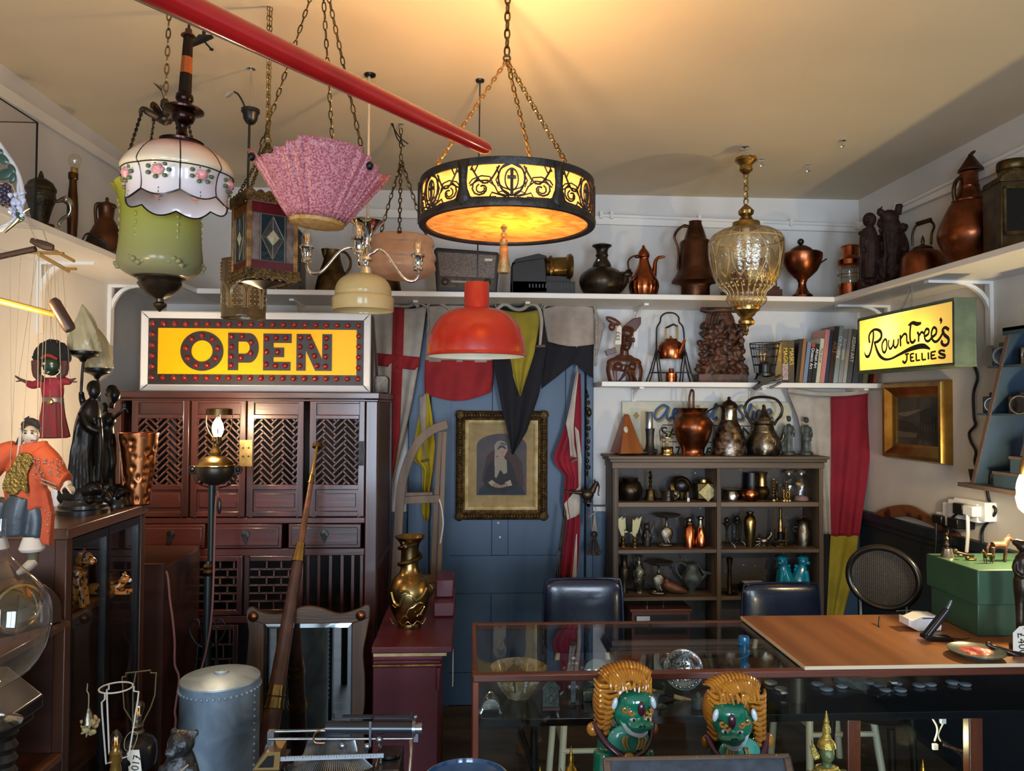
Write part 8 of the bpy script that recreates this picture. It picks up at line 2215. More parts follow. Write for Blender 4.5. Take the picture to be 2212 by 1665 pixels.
# hammered copper vase
s = on('hammered_vase', 'tall flared hammered copper vase at the far corner of the cabinet top', 'vase', 297, 1089, LT_)
g = G()
nr, na = 54, 84
for i in range(nr+1):
 t = i/nr
 r0 = 26+15*t**1.1
 for k in range(na):
  a = 2*pi*k/na
  dd = noise.voronoi(V((cos(a)*2.3, sin(a)*2.3, t*8.5)))[0][0]
  r_ = r0-8*max(0, .5-dd) if .02 < t < .97 else r0
  g.v.append((297+r_*cos(a), 1089-154*t, r_*sin(a)))
for i in range(nr):
 for k in range(na):
  a, b = i*na+k, i*na+(k+1) % na
  g.f.append((a, b, b+na, a+na))
o('vessel', g+L([(25, 1089), (0, 1088)], 297), HAMMER, sol=.0012)
o('rim', ring(297, 935, 0, 41, 1.3, 60), COPPERB)
# bronze torch-bearing statues
SPEL = m('black_spelter', '1d1a18', .32, .55, '100e0d', sc=14, bump=.1)
s = on('cloaked_statue_lamp', 'black statue lamp of a cloaked hooded man holding up a frosted flame torch', 'lamp', 180, 1108, LT_)
b0 = 1108
o('plinth', L([(54, b0), (54, b0-10), (50, b0-13), (50, b0-20), (46, b0-24), (44, b0-32)], 180, 0, 40), BLACKW)
o('rocky_base', blobs(21, [(136, 1078), (222, 1078), (216, 1050), (142, 1052)], 60, 8, 15, 30)+L([(42, 1078), (40, 1060)], 180, 0, 20), SPEL, rem=.004, smo=1)
g = T([(188, 1068, 0), (184, 1020, 0), (182, 970, 0), (186, 920, 0), (192, 880, 0), (198, 862, 0)], [34, 30, 27, 27, 20, 10], 18, k=4)
g = g+E(200, 843, -2, 13, 19, 14)+E(196, 836, 3, 15, 17, 15)+E(211, 846, -4, 4, 4, 4)+T([(180, 890, -14), (200, 920, -24), (218, 930, -18)], [11, 9, 8], 10, k=3)
for i in range(6):
 g = g+T([(178+4*i, 905+4*i, -24+2*i), (166+6*i, 970, -27+i), (160+9*i, 1060, -30)], [3, 3.6, 4], 8, k=3)
g = g+T([(216, 900, -14), (222, 960, -16), (216, 1040, -12)], [6, 6, 7], 8, k=3)
g = g+T([(176, 880, 8), (170, 860, 4), (172, 846, -2)], [9, 7, 6], 8, k=2)
o('cloaked_figure', g, SPEL, rem=.0034, smo=2)
def flame(x, y0, y1, w):
 n = 36
 g = G()
 for i in range(25):
  t = i/24
  r_ = w*(1-t)**.75*(1+.25*sin(pi*t))+.5
  for k in range(n):
   a = 2*pi*k/n
   rr = r_*(1+.10*sin(7*a+9*t)+.05*sin(3*a-6*t))
   g.v.append((x+rr*cos(a)+8*t*t*sin(4*t), y0+(y1-y0)*t, rr*sin(a)))
 for i in range(24):
  for k in range(n):
   a, b = i*n+k, i*n+(k+1) % n
   g.f.append((a, b, b+n, a+n))
 return g
FLG = m('frosted_flame_glass', 'd8cfae', .3, 0, 'cabf98', sc=20, tl=.5, bump=.2, bsc=40)
o('torch_stalk', T([(172, 850, -4), (173, 800, -2), (174, 778, 0)], 3, 10)+L([(6, 780), (10, 774), (16, 770), (30, 766), (32, 762), (32, 757), (28, 756)], 174, 0, 28), BLACKM)
o('flame_shade', flame(175, 757, 655, 31), FLG, sol=.0015)
s = on('maiden_statue_lamp', 'black statue lamp of a draped young woman with a frosted flame torch behind her', 'lamp', 247, 1093, LT_)
b0 = 1093
o('plinth', L([(30, b0), (30, b0-10), (27, b0-14), (27, b0-22)], 247, 0, 36), BLACKW)
o('rocky_base', blobs(22, [(222, 1072), (274, 1072), (270, 1052), (226, 1050)], 34, 6, 10, 20)+L([(25, 1072), (24, 1060)], 247, 0, 20), SPEL, rem=.0035, smo=1)
g = T([(232, 1060, 2), (230, 1000, 2), (230, 960, 0), (228, 925, 0), (230, 905, 0), (234, 890, 0)], [15, 16, 18, 14, 17, 8], 16, k=4)
g = g+T([(238, 965, -8), (246, 1000, -14), (240, 1030, -12), (248, 1058, -12), (258, 1064, -16)], [12, 10, 7, 5, 4], 12, k=3)
g = g+T([(236, 880, 0), (240, 868, -2)], [7, 6], 10)+E(245, 852, -3, 12, 16, 13)+E(236, 842, 3, 14, 13, 13)+E(256, 850, -6, 3, 4, 4)+E(226, 850, 6, 7, 6, 7)
g = g+T([(244, 900, -6), (256, 896, -16), (268, 886, -18), (272, 876, -16)], [6, 5, 4, 3], 8, k=3)+E(270, 874, -16, 5, 7, 4)+T([(262, 866, -14), (275, 880, -18), (281, 890, -18)], 2, 6)+T([(220, 905, 0), (222, 880, 6), (216, 870, 8)], [7, 6, 5], 8, k=2)
for i in range(5):
 g = g+T([(222+5*i, 920+5*i, -14), (224+4*i, 970, -18), (222+3*i, 1050, -14)], [2.4, 3, 3], 7, k=3)
o('draped_figure', g, SPEL, rem=.0032, smo=2)
o('torch_stalk', T([(208, 866, 6), (206, 830, 4), (205, 814, 0)], 3, 10)+L([(5, 818), (8, 812), (14, 808), (26, 804), (28, 800), (28, 794), (24, 793)], 205, 0, 28), BLACKM)
o('flame_shade', flame(207, 794, 705, 27), FLG, sol=.0015)
one('copper_wire', 'loose copper wire and black flex lying between the two statue bases', 'wire', lambda: T([(186, 1062, -20), (205, 1060, -26), (222, 1066, -24), (212, 1070, -26), (196, 1064, -24)], 1, 6, k=4)+T([(224, 1090, -22), (240, 1096, -28), (246, 1104, -34)], 2, 6, k=3), BRASSD, 232, Pz(232, 1102, LT_).y, y=1105)
one('white_candle', 'plain white column candle standing behind the cloaked statue', 'candle', lambda: L([(11, 1092), (11, 1040), (4, 1038)], 124, 0, 20), WHITEP, 124, Pz(124, 1092, LT_).y, y=1092)
# ---------------------------------------------------------------- puppets
ORG = m('orange_puppet_cloth', 'b04a24', .8, 0, '983a1a', sc=14, bump=.15, bsc=60)
SEQ = m('sequins', 'd8c8b8', .15, .9)
GVEST = m('gold_sequin_cloth', '8a7238', .35, .7, '5f4c20', sc=120, bump=.6, bsc=160)
s = it('orange_coat_puppet', 'string puppet in an orange sequinned coat with a white profile face', 'puppet', 60, 1.92, y=1235)
g = T([(62, 955, 0), (66, 1000, 0), (50, 1050, 0), (62, 1100, 4)], [34, 42, 46, 40], 16, k=3).map(lambda x, y, d: (x, y, d*.6))
g = g+T([(84, 975, -4), (108, 1000, -8), (128, 1030, -12), (146, 1040, -14)], [24, 26, 24, 22], 14, k=3)+T([(30, 970, 2), (0, 985, -4), (-30, 1030, -8)], [22, 26, 22], 12, k=3)
g = g+pr([(72, 1030), (100, 1060), (112, 1110), (108, 1178), (90, 1172), (62, 1100)], -8, 14)
o('coat', g, ORG, rem=.004, smo=2)
o('vest', pr(cr([(56, 975), (84, 985), (72, 1020), (74, 1062), (60, 1052), (46, 1066), (20, 1052), (28, 1020), (40, 1000)], 3, True), -33, -24), GVEST, bev=.004)
o('trousers', T([(50, 1070, -2), (40, 1110, -4), (38, 1155, -4)], [30, 31, 27], 14, k=3)+T([(66, 1080, 4), (76, 1120, 2), (74, 1160, 0)], [22, 20, 18], 12, k=3)+T([(10, 1080, 0), (-4, 1120, 0), (-6, 1160, 0)], [24, 24, 20], 12, k=3), m('slate_satin', '303a44', .4, 0, '28313a', sc=10, bump=.1), rem=.004, smo=2)
o('cuff', L([(18, 1158), (26, 1184), (22, 1190), (12, 1186)], 68, 0, 20)+L([(18, 1158), (24, 1184), (14, 1186)], -8, 0, 20), m('white_cuff_cloth', 'b8b0a8', .9, bump=.3))
o('leg', L([(11, 1180), (11, 1212), (8, 1216)], 72, -2, 16), m('olive_stocking', '57503a', .8))
o('shoe', T([(74, 1212, -2), (66, 1222, -12), (48, 1234, -18)], [11, 11, 5], 12, k=3), m('puppet_shoe', 'a89c8c', .6, 0, '857a6c', sc=40))
g = E(64, 938, -6, 17, 22, 18)+E(78, 942, -12, 7, 8, 8)+T([(77, 930, -16), (84, 938, -18)], [2, 4], 8)+E(78, 948, -16, 5, 2.4, 5, 8)+E(72, 930, -20, 5, 2, 3, 8)+T([(60, 955, 0), (58, 975, 0)], [11, 13], 12)+E(74, 956, -8, 6, 5, 7)
o('head', g, m('painted_puppet_face', 'b0a294', .4, 0, '948474', sc=20), rem=.003, smo=2)
o('eye', E(76, 933, -24, 3, 2, 1.6, 8)+E(62, 933, -25, 3, 2, 1.6, 8)+E(76, 928, -23, 4.5, 1.2, 1.4, 8)+E(61, 928, -24, 4.5, 1.2, 1.4, 8), BLK)
o('lips', E(76, 949, -21, 5, 1.8, 2.4, 8), m('puppet_lips', '8a2a24', .4))
o('hair', E(58, 926, 4, 20, 20, 18)+E(44, 916, 6, 8, 9, 9)+T([(50, 905, 0), (58, 897, -4)], [5, 1], 8)+T([(46, 930, 4), (34, 960, 0), (32, 1000, -6)], [7, 7, 5], 8, k=3)+T([(60, 908, -4), (78, 912, -12), (82, 924, -10)], [8, 8, 3], 8, k=2), m('black_puppet_hair', '1a1614', .7, bump=.4, bsc=80))
o('head_ribbon', T([(40, 925, -8), (46, 935, -14), (44, 970, -16), (40, 990, -16)], [3, 3.4, 3, 2], 6, k=3), m('pale_ribbon', 'a8a098', .8))
hd = T([(146, 1040, -14), (152, 1048, -16)], [10, 9], 10)
for i in range(4):
 hd = hd+T([(150+2*i, 1046+i, -22+5*i), (158+1.5*i, 1056+i*.6, -24+5*i), (164-2*i, 1064+i, -24+5*i)], [3, 2.4, 1.6], 6, k=2)
hd = hd+T([(146, 1046, -22), (142, 1056, -26), (146, 1064, -26)], [3, 2.6, 1.6], 6, k=2)
o('hand', hd, m('puppet_hand', 'b3a08c', .5), rem=.0022)
rn = random.Random(4)
sq = U(E(84+rn.random()*60, 985+rn.random()*40+0, -34-rn.random()*3, 1.8, 1.8, 1, 6) for i in range(60))+U(E(104+4*i, 1030+1.5*i+8*j, -37, 2, 2, 1, 6) for i in range(9) for j in range(2))+U(E(100+rn.random()*8, 1100+rn.random()*60, -10, 2, 2, 1, 6) for i in range(8))
o('sequin', sq, SEQ, kind='stuff')
strs = [((78, 918, -6), (70, 528, 0)), ((82, 940, -10), (86, 560, 4)), ((140, 1030, -14), (108, 580, 8)), ((88, 980, -6), (88, 575, 6)), ((20, 990, 0), (6, 545, 0)), ((52, 1070, -26), (60, 540, 0)), ((30, 1090, -26), (30, 540, 0)), ((74, 905, 0), (68, 540, 2))]
for a, b in strs:
 o('string', T([a, b], .6, 5), THREAD)
o('control_bar', T([(-20, 548, 4), (62, 530, 0)], 7, 8)+T([(54, 512, -4), (80, 522, 2), (98, 526, 6)], [6, 10, 7], 8, k=3), m('dark_control_wood', '3a241a', .5))
zsh_ = s.yz(2.056)
o('hook_cord', T([(66, 520, 0), (60, zsh_, -90)], 1, 5)+T([(60, zsh_, -90), (-20, zsh_, -105)], 1, 5)+T([(-20, 548, 4), (-60, zsh_, -110)], 1, 5), THREAD)
s = it('red_skirt_puppet', 'string puppet with a green face, black hair and a red striped skirt', 'puppet', 105, 2.32, y=945)
o('skirt', Lo(cr([(20, 868), (24, 900), (34, 943)], 4)+[(30, 945)], 113, 0, 36, fl=14, fa=.05), m('striped_red_skirt', '8c1c20', .8, 0, '6a3030', sc=60, g='z'), sol=.002)
o('bodice', T([(112, 815, 0), (112, 840, 0), (112, 870, 0)], [17, 24, 20], 16, k=3).map(lambda x, y, d: (x, y, d*.7))+T([(95, 822, 0), (70, 832, -2), (58, 826, -2)], [10, 9, 7], 10, k=3)+T([(130, 820, 0), (146, 824, -4), (152, 822, -6)], [10, 8, 7], 10, k=3), m('red_puppet_cloth', '9c1c28', .7, 0, '7c1420', sc=20), rem=.004, smo=1)
o('belt', L([(21, 858), (22, 860), (22, 872), (21, 874)], 113, 0, 28, sq=.8), m('silver_braid', '8a8078', .4, .7, bump=.5))
o('buckle', E(116, 868, -19, 8, 8, 3), BRASSB)
o('head', E(112, 790, -6, 18, 22, 18)+T([(112, 790, -22), (113, 797, -28)], [2, 4], 8)+E(108, 806, -18, 8, 3, 5), m('green_puppet_face', '28402c', .25, 0, '1c2e20', sc=30, coat=.4), rem=.003, smo=1)
o('eye', U(E(112+q*8, 786, -22, 4, 3, 2.5, 10) for q in (-1, 1)), m('puppet_eye', 'b8a890', .3))
o('mask_brow', T([(95, 774, -16), (112, 768, -22), (129, 776, -16)], [3, 4, 3], 8, k=3), m('puppet_brow_red', '8a3020', .4))
o('hair', E(108, 762, 4, 36, 30, 24)+E(84, 770, 4, 18, 22, 16)+E(132, 768, 4, 16, 20, 14), m('fuzzy_black_hair', '14110f', .9), rem=.005, dis=(.012, .012))
o('scarf', T([(78, 780, -6), (84, 810, -12), (100, 820, -14)], [10, 9, 6], 8, k=3)+T([(140, 780, -4), (140, 805, -8), (128, 816, -12)], [8, 8, 5], 8, k=3), m('scarf_red', '6e2420', .8, 0, '3c2a20', sc=30))
o('hand', T([(152, 822, -6), (158, 820, -8), (166, 817, -10)], [4, 3, 1.6], 8)+T([(156, 824, -6), (167, 824, -6)], [2, 1.4], 6)+T([(58, 826, -2), (44, 820, -4), (32, 812, -4)], [4, 3, 1.6], 8)+T([(46, 822, -2), (34, 824, -2)], [2, 1.4], 6), CARVEDL)
for a, b in (((112, 742, 0), (92, 570, 0)), ((152, 818, -6), (128, 575, 0)), ((40, 815, -4), (70, 565, 0)), ((96, 770, -10), (84, 570, 0)), ((126, 772, -10), (110, 572, 0)), ((116, 868, -18), (100, 590, 6))):
 o('string', T([a, b], .5, 5), THREAD)
o('control_bar', T([(55, 543, 0), (130, 545, 0)], 3.5, 8)+T([(78, 548, -6), (138, 582, 10)], 4, 8)+T([(95, 532, 10), (156, 562, -6)], 3.5, 8)+T([(132, 578, 0), (158, 578, 0)], 3, 8), m('pale_control_wood', '9a7236', .5))
zsh_ = s.yz(2.056)
o('hook_cord', T([(100, 540, 0), (92, zsh_, -16)], 1, 5)+T([(92, zsh_, -16), (40, zsh_, -40)], .8, 5), THREAD)
s = it('croquet_mallet', 'yellow-handled croquet mallet with a dark cylindrical head below the left shelf', 'mallet', 130, 1.62, y=685)
p_ = s.mapv((-330, 0, 0))
o('handle', T([((-1.556-s.loc.x)/s.sx+130, 610, 60), (0, 651, 0), (128, 682, -6)], [6, 7, 6.5], 12), m('yellow_varnish', 'b8863a', .25, 0, '9a6a26', sc=6, g='x', coat=.4))
o('head', T([(116, 651, -6), (120, 655, -6), (152, 707, -6), (156, 713, -6)], [11, 13, 13, 11], 18), m('mallet_head', '4a2a1c', .45, 0, '331c12', sc=12))
# porcelain flower basket at the left edge
s = it('porcelain_flower_lamp', 'white porcelain twisted-handle ornament with green leaves hanging at the left edge', 'ornament', 10, 1.5, y=500)
o('twisted_handle', T([(-14, 300, 0), (8, 330, 0), (30, 362, 0), (44, 400, 0), (46, 440, 0), (34, 475, 0), (4, 495, 0), (-30, 500, 0)], 5, 8, k=4)+T([(-14, 306, 5), (14, 336, -5), (34, 372, 5), (40, 410, -5), (42, 450, 5), (26, 480, -5), (-20, 498, 4)], 3, 8, k=4), OPALW)
for i, (x, y, r_, a) in enumerate(((4, 345, 17, 30), (12, 378, 20, -20), (26, 366, 12, 60), (28, 385, 13, 100), (-6, 330, 14, 0), (46, 468, 12, 40))):
 o('leaf', E(x, y, -6, r_, r_*.6, 3, 12).rot(a, (x, y)), m('porcelain_leaf', '2f4a3a', .3, 0, '24382c', sc=20))
o('grapes', U(E(-6+8*(i % 4), 400+9*(i//4)+4*(i % 2), -3+2*(i % 3), 6, 6, 6, 10) for i in range(20)), m('purple_grape', '3a2c38', .3, 0, '241c26', sc=20))
o('flower', blobs(31, [(14, 420), (50, 410), (52, 470), (20, 480)], 40, 3, 6, 10), m('pale_porcelain', 'b5b2c0', .3))
o('gilt_sprig', T([(12, 502, -4), (36, 480, -4), (54, 458, -4), (66, 450, -4)], [3, 4, 3, 1], 8, k=3)+T([(30, 486, -4), (52, 476, -4)], [2, 1], 6), BRASSB)
o('hanging_wire', T([(-14, 300, 0), (-16, s.yz(ZC), 0)], 1.5, 6), BLK)
# glass carboy on the black table
TBZ = Pz(93, 1498, 1.0).z
s = it('black_table', 'black octagonal table with ringed turned legs at the left edge', 'table', w=(-1.0, 1.2, 0))
cn = Pz(94, 1498, 1.0)
ct_ = V((cn.x-.27, cn.y-.11, 0))
oc = [(ct_.x+.2917*cos(R(22.2+45*i)), ct_.y+.2917*sin(R(22.2+45*i))) for i in range(8)]
o('table_top', pr(oc, .975, 1.0)+pr([(ct_.x+(x-ct_.x)*.95, ct_.y+(y-ct_.y)*.95) for x, y in oc], .955, .975), BLACKW, bev=.004)
for i in range(4):
 x, y = ct_.x+.23*cos(R(22+90*i)), ct_.y+.23*sin(R(22+90*i))
 o('leg', sw(L([(.016, .96), (.022, .955)]+[(.024 if k % 2 else .017, .95-.012*k) for k in range(14)]+[(.02, .77), (.015, .7), (.022, .5), (.014, .1), (.018, 0)], 0, 0, 20).map(lambda a, b, c: (x+a, b, y+c))), BLACKW)
s = it('glass_carboy', 'large clear onion-shaped glass jar on a footed stem at the left edge', 'jar', -12, ct_.y-.03, z=1.0)
b0 = s.y0
o('globe', Lo(cr([(9, 1488), (30, 1478), (70, 1450), (98, 1405), (110, 1350), (104, 1300), (80, 1262), (45, 1225), (22, 1195), (14, 1150), (16, 1120)], 4), -12, 0, 48), CLEARJ)
o('stem_foot', L([(54, b0), (55, b0-4), (40, b0-10), (14, b0-20), (9, 1496), (10, 1488)], -12, 0, 40), CLEARJ)
# ================================================================ foreground on low tables
TB = .5
one('low_table', 'plain low dark trestle table along the front edge under the typewriter and lions', 'table', bx(-.72, 1.45, 1.36, 1.99, TB-.03, TB)+U(bx(x, x+.04, y, y+.04, 0, TB-.03) for x in (-.70, 1.36) for y in (1.4, 1.9)), BLACKW, w=(.2, 1.7, 0))
one('low_bench', 'plain dark low bench under the wire-framed lamps', 'bench', bx(-1.06, -.74, 1.68, 1.99, TB-.03, TB)+U(bx(x, x+.03, y, y+.03, 0, TB-.03) for x in (-1.05, -.78) for y in (1.69, 1.95)), BLACKW, w=(-.9, 1.8, 0))
s = it('riveted_tank', 'galvanised riveted cylindrical tank with a domed lid left of the oak mirror', 'tank', 468, 2.3, z=0)
zt = s.yz(.74)
o('shell', L([(82, s.y0), (84, s.y0-4), (84, zt+2), (85, zt)], 468, 0, 64), GALV)
o('lid', L([(85, zt), (84, zt-3), (60, zt-9), (24, zt-13), (1, zt-14)], 468, 0, 64), GALV)
o('lid_boss', L([(17, zt-12), (15, zt-17), (8, zt-18), (7, zt-16), (1, zt-16)], 470, 0, 28), GALV)
o('rivet', U(E(468+85*cos(a), zt+16, 85*sin(a), 3.6, 3.6, 3.6, 8) for a in [i*2*pi/44 for i in range(44)])+U(E(468+85*cos(-.28), zt+30+15*i, 85*sin(-.28), 3.2, 3.2, 3.2, 8) for i in range(24)), GALV)
# price-tagged lamps
LZ = TB
s = it('oil_lamp_base', 'dark converted oil lamp with a clear golf-ball bulb and paper price tag', 'lamp', 292, 1.96, z=LZ)
b0 = s.y0
o('font', L([(30, b0), (34, b0-6), (12, b0-20), (9, 1680), (20, 1668), (42, 1650), (45, 1630), (43, 1606), (34, 1594), (16, 1588), (12, 1584)], 290, 0, 40), m('dark_lamp_metal', '2a2a2c', .25, .7))
o('burner', L([(12, 1586), (16, 1580), (12, 1574), (14, 1566), (9, 1562), (9, 1545)], 292, 0, 24), PEWTER)
bb = o('bulb', L(cr([(7, 1548), (8, 1540), (12, 1528), (11, 1519), (6, 1514), (1, 1513)], 3), 295, 0, 18), BULBG)
o('filament', T([(293, 1544, 0), (292, 1526, 0), (297, 1524, 0), (297, 1544, 0)], .8, 4), FILAMENT, par=bb)
o('shade_carrier', T([(258, 1460, 0), (266, 1459, 0), (266, 1452, 0), (320, 1446, 0), (320, 1452, 0), (332, 1452, 0), (330, 1500, 0), (322, 1525, 0), (305, 1560, 0)], 1.6, 6)+T([(288, 1450, 0), (285, 1480, -6), (286, 1560, -8)], 1.5, 6)+T([(258, 1460, 0), (262, 1530, 4), (284, 1562, 2)], 1.5, 6), m('brassy_wire', '6a5c40', .5, .6))
tg = o('price_tag', pr([(290, 1606), (298, 1600), (316, 1600), (323, 1652), (297, 1662)], -44, -43), TAGP)
txt('£100', 308, 1632, -44.6, 22, INK, par=tg, rot=(90, 98, 0), ext=.0001)
o('tag_string', T([(298, 1604, -43), (284, 1600, -40), (280, 1582, -30), (288, 1572, -18), (302, 1576, -20), (304, 1590, -36), (300, 1604, -43)], .9, 5, k=3), THREAD)
s = it('candle_bulb_lamp', 'brass lamp with a candle bulb inside a white wire shade carrier', 'lamp', 246, 1.84, z=LZ)
b0 = s.y0
WW = m('white_painted_wire', 'b8b2a8', .5)
o('stem', L([(30, b0), (30, b0-10), (12, b0-30), (12, 1660), (10, 1650), (14, 1640), (12, 1630), (14, 1625), (9, 1618), (9, 1608)], 246, 0, 28), m('amber_stem', '7a5a24', .25, .5, coat=.3))
bb = o('bulb', L(cr([(7, 1612), (11, 1600), (12, 1592), (8, 1582), (1, 1574)], 3), 246, 0, 18), BULBG)
o('filament', T([(244, 1612, 0), (243, 1590, 0)], .9, 4)+T([(249, 1612, 0), (249, 1590, 0)], .9, 4), FILAMENT, par=bb)
o('shade_carrier', ring(244, 1483, 0, 34, 1.8, 36)+U(T([(244+36*cos(a), 1484, 36*sin(a)), (244+36*cos(a), 1495, 36*sin(a)), (244+46*cos(a), 1498, 46*sin(a)), (244+44*cos(a), 1520, 44*sin(a)), (244+28*cos(a), 1636, 28*sin(a)), (246+8*cos(a), 1640, 8*sin(a))], 1.9, 6) for a in (.3, 2.4, 4.5)), WW)
s = it('shell_pendant', 'pale shell-encrusted hanging ornament on a cord left of the wire lamp frames', 'ornament', 193, 2.07, y=1590)
o('shells', blobs(41, [(178, 1556), (205, 1552), (210, 1575), (196, 1586), (176, 1580)], 34, 3, 6, 10)+T([(188, 1584, 0), (186, 1592, 0)], [3, 1], 6), m('shell_cream', 'a89468', .5, 0, '80704a', sc=60))
o('top_cone', L([(14, 1562), (10, 1545), (4, 1532), (2, 1526)], 190, 0, 16), PEWTER)
o('cord', T([(190, 1528, 0), (190, 1500, 0), (186, 1492, 0), (182, 1486, 10), (176, 1484, 22)], 1.2, 6, k=2), THREAD)
one('pink_cord', 'pink braided flex hanging down beside the display cabinet', 'cable', lambda: T([(338, 1235, 30), (350, 1250, 10), (358, 1290, 0), (366, 1330, -4), (372, 1380, -6), (374, 1430, -8), (383, 1462, -6), (376, 1530, -8), (378, 1550, -8), (376, 1600, -8), (370, cur.yz(0), -10)], 2.4, 8, k=4), PINKCORD, 360, 2.72, z=0)
# black bear
s = it('bear_statue', 'small black carved bear with a pale wrapped middle in front of the tank', 'figurine', 392, 1.8, z=TB)
b0 = s.y0
g = T([(385, b0-4, 0), (385, 1720, 0), (386, 1660, 0), (388, 1622, 0)], [44, 46, 38, 24], 16, k=3)+E(390, 1600, -8, 30, 27, 26)+E(376, 1612, -26, 14, 11, 12)+E(416, 1582, 0, 10, 10, 6)+E(372, 1578, 0, 9, 9, 6)+E(370, 1610, -36, 5, 4, 4)
g = g+T([(360, 1650, -10), (350, 1690, -24), (365, 1720, -34)], [15, 13, 11], 10, k=3)+T([(412, 1650, -10), (420, 1690, -24), (405, 1720, -34)], [15, 13, 11], 10, k=3)
o('body', g, m('black_bear_finish', '1c1c1e', .4, 0, '5e6268', sc=30, lo=.5, hi=.75, bump=.5, bsc=80), rem=.004, smo=1)
o('belt', T([(352, 1668, -30), (380, 1662, -42), (412, 1640, -24)], 2, 6, k=3), THREAD)
# typewriter
s = it('old_typewriter', 'antique black typewriter with a long carriage and fan of type bars', 'typewriter', 730, 1.72, z=TB)
b0 = s.y0
TBK = m('typewriter_black', '0f1012', .25, coat=.4)
STL = m('typewriter_steel', '9aa0a6', .25, .9, '70757a', sc=20)
o('frame', bx(556, 612, 1640, b0, -60, 60)+bx(812, 866, 1636, b0, -60, 60)+bx(556, 866, 1700, b0, -80, 80), TBK, bev=.003)
o('gilt_line', bx(560, 610, 1643, 1644, -61, -60)+bx(572, 573, 1644, 1700, -61, -60)+bx(816, 862, 1640, 1641, -61, -60)+bx(846, 847, 1640, 1700, -61, -60), GOLDF)
o('gold_plate', pr([(554, 1640), (582, 1603), (612, 1602), (610, 1640)], -40, 20), m('gilt_lining', '84683a', .4, .7))
o('plate_well', pr([(566, 1634), (586, 1610), (600, 1609), (598, 1634)], -42, -38), TBK)
o('platen', T([(701, 1569, 0), (891, 1573, 0)], 14, 24), m('platen_rubber', '1b1f26', .28))
o('platen_knob', T([(889, 1573, 0), (896, 1573, 0)], 18, 20)+T([(896, 1574, 0), (910, 1574, 0)], 12, 16)+bx(892, 902, 1580, 1602, -6, 6)+T([(893, 1550, 0), (899, 1548, 0)], 4, 8), STL)
o('paper_table', pr([(733, 1554), (734, 1547), (884, 1548), (890, 1556)], 6, 14)+bx(712, 718, 1543, 1556, 4, 8)+bx(882, 889, 1541, 1556, 4, 8), TBK)
o('carriage_rail', T([(578, 1577, 4), (700, 1577, 4)], 3.5, 10)+T([(578, 1589, -6), (890, 1594, -6)], 3.2, 10)+bx(576, 590, 1574, 1604, -8, 8)+bx(572, 586, 1604, 1612, -12, 10), STL)
o('rail_loop', T([(702, 1567, -10), (684, 1572, -12), (676, 1584, -12), (680, 1596, -12), (700, 1598, -10)], 1.8, 8, k=4), m('copper_wire_loop', '9a6844', .3, .9))
o('bail_arm', bx(796, 801, 1552, 1606, -16, -13), STL)
for x, y in ((792, 1606), (738, 1604), (818, 1592)):
 o('bail_stud', E(x, y, -14, 8, 8, 5, 14)+bx(x-2, x+2, y, y+14, -14, -12), STL)
sb = o('scale_bar', pr([(594, 1616), (830, 1613), (830, 1622), (612, 1625), (596, 1622)], -34, -31), m('scale_steel', 'a9b0b8', .35, .6))
o('scale_mark', U(bx(622+6*i, 622.8+6*i, 1615, 1618+2*(i % 3 == 0), -34.6, -34) for i in range(33)), INK, par=sb)
o('scale_post', T([(606, 1624, -32), (604, 1645, -32)], 3, 8)+T([(824, 1620, -32), (824, 1634, -32)], 2.5, 8)+E(606, 1626, -34, 5, 5, 4), STL)
tb = G()
for i in range(46):
 a = R(-70+140*i/45)
 tb = tb+T([(712+98*sin(a), 1652-8*cos(a), -74*cos(a)+10), (712+62*sin(a), 1626-6*cos(a), -30*cos(a)+6), (712+52*sin(a), 1592, -6*cos(a)+8)], [1.6, 1.1, .9], 5)
o('type_bars', tb, STL)
sg = G()
for rr, y_, w in ((104, 1654, 5), (112, 1664, 4)):
 sg = sg+T([(712+rr*sin(R(a)), y_, -rr*.82*cos(R(a))+10) for a in range(-92, 93, 6)], w, 8)
o('type_segment', sg, TBK)
o('segment_tooth', U(bx(-1.6, 1.6, 1652, 1668, -116*.82, -108*.82).rot(a, (0, 0, 0), 'y').mv(712, 0, 10) for a in range(-88, 89, 4)), STL)
o('side_ribbon_spool', L([(26, 1628), (26, 1634), (8, 1636), (8, 1650)], 838, 10, 24), TBK)
o('return_lever', T([(886, 1596, -10), (888, 1620, -24), (882, 1700, -40)], 4, 10, k=3), m('lever_rusty', '8a7a6c', .4, .6, '6a5038', sc=40))
ky = G()
for r_ in range(4):
 for i in range(10):
  x, y_, d = 616+20*i+5*r_, 1700+12*r_, -92-22*r_
  ky = ky+L([(8, y_), (8, y_-3), (6, y_-4)], x, d, 14)+T([(x, y_, d), (x, y_+14, d+6)], 1.4, 5)
o('keys', ky, STL)
# blue dish
s = it('blue_dish', 'large glossy blue glazed dish at the bottom centre beside the typewriter', 'dish', 1006, 1.62, z=TB+.13)
b0 = s.y0
o('dish', Lo(cr([(30, b0), (50, b0-8), (86, 1690), (92, 1682)], 3)+[(94, 1680), (86, 1688), (40, b0-12), (4, b0-10)], 1006, 0, 56), m('blue_dish_glaze', '24476e', .12, 0, '1b3858', sc=8, coat=.5))
o('gilt_rim', ring(1006, 1681, 0, 93, 1.4, 56), GOLDL)
s = it('dish_stand', 'dark turned wooden stand under the blue dish', 'stand', 1006, 1.62, z=TB)
o('stand', L([(50, s.y0), (50, s.y0-8), (20, s.y0-20), (16, b0+30), (34, b0+1)], 1006, 0, 32), BLACKW)
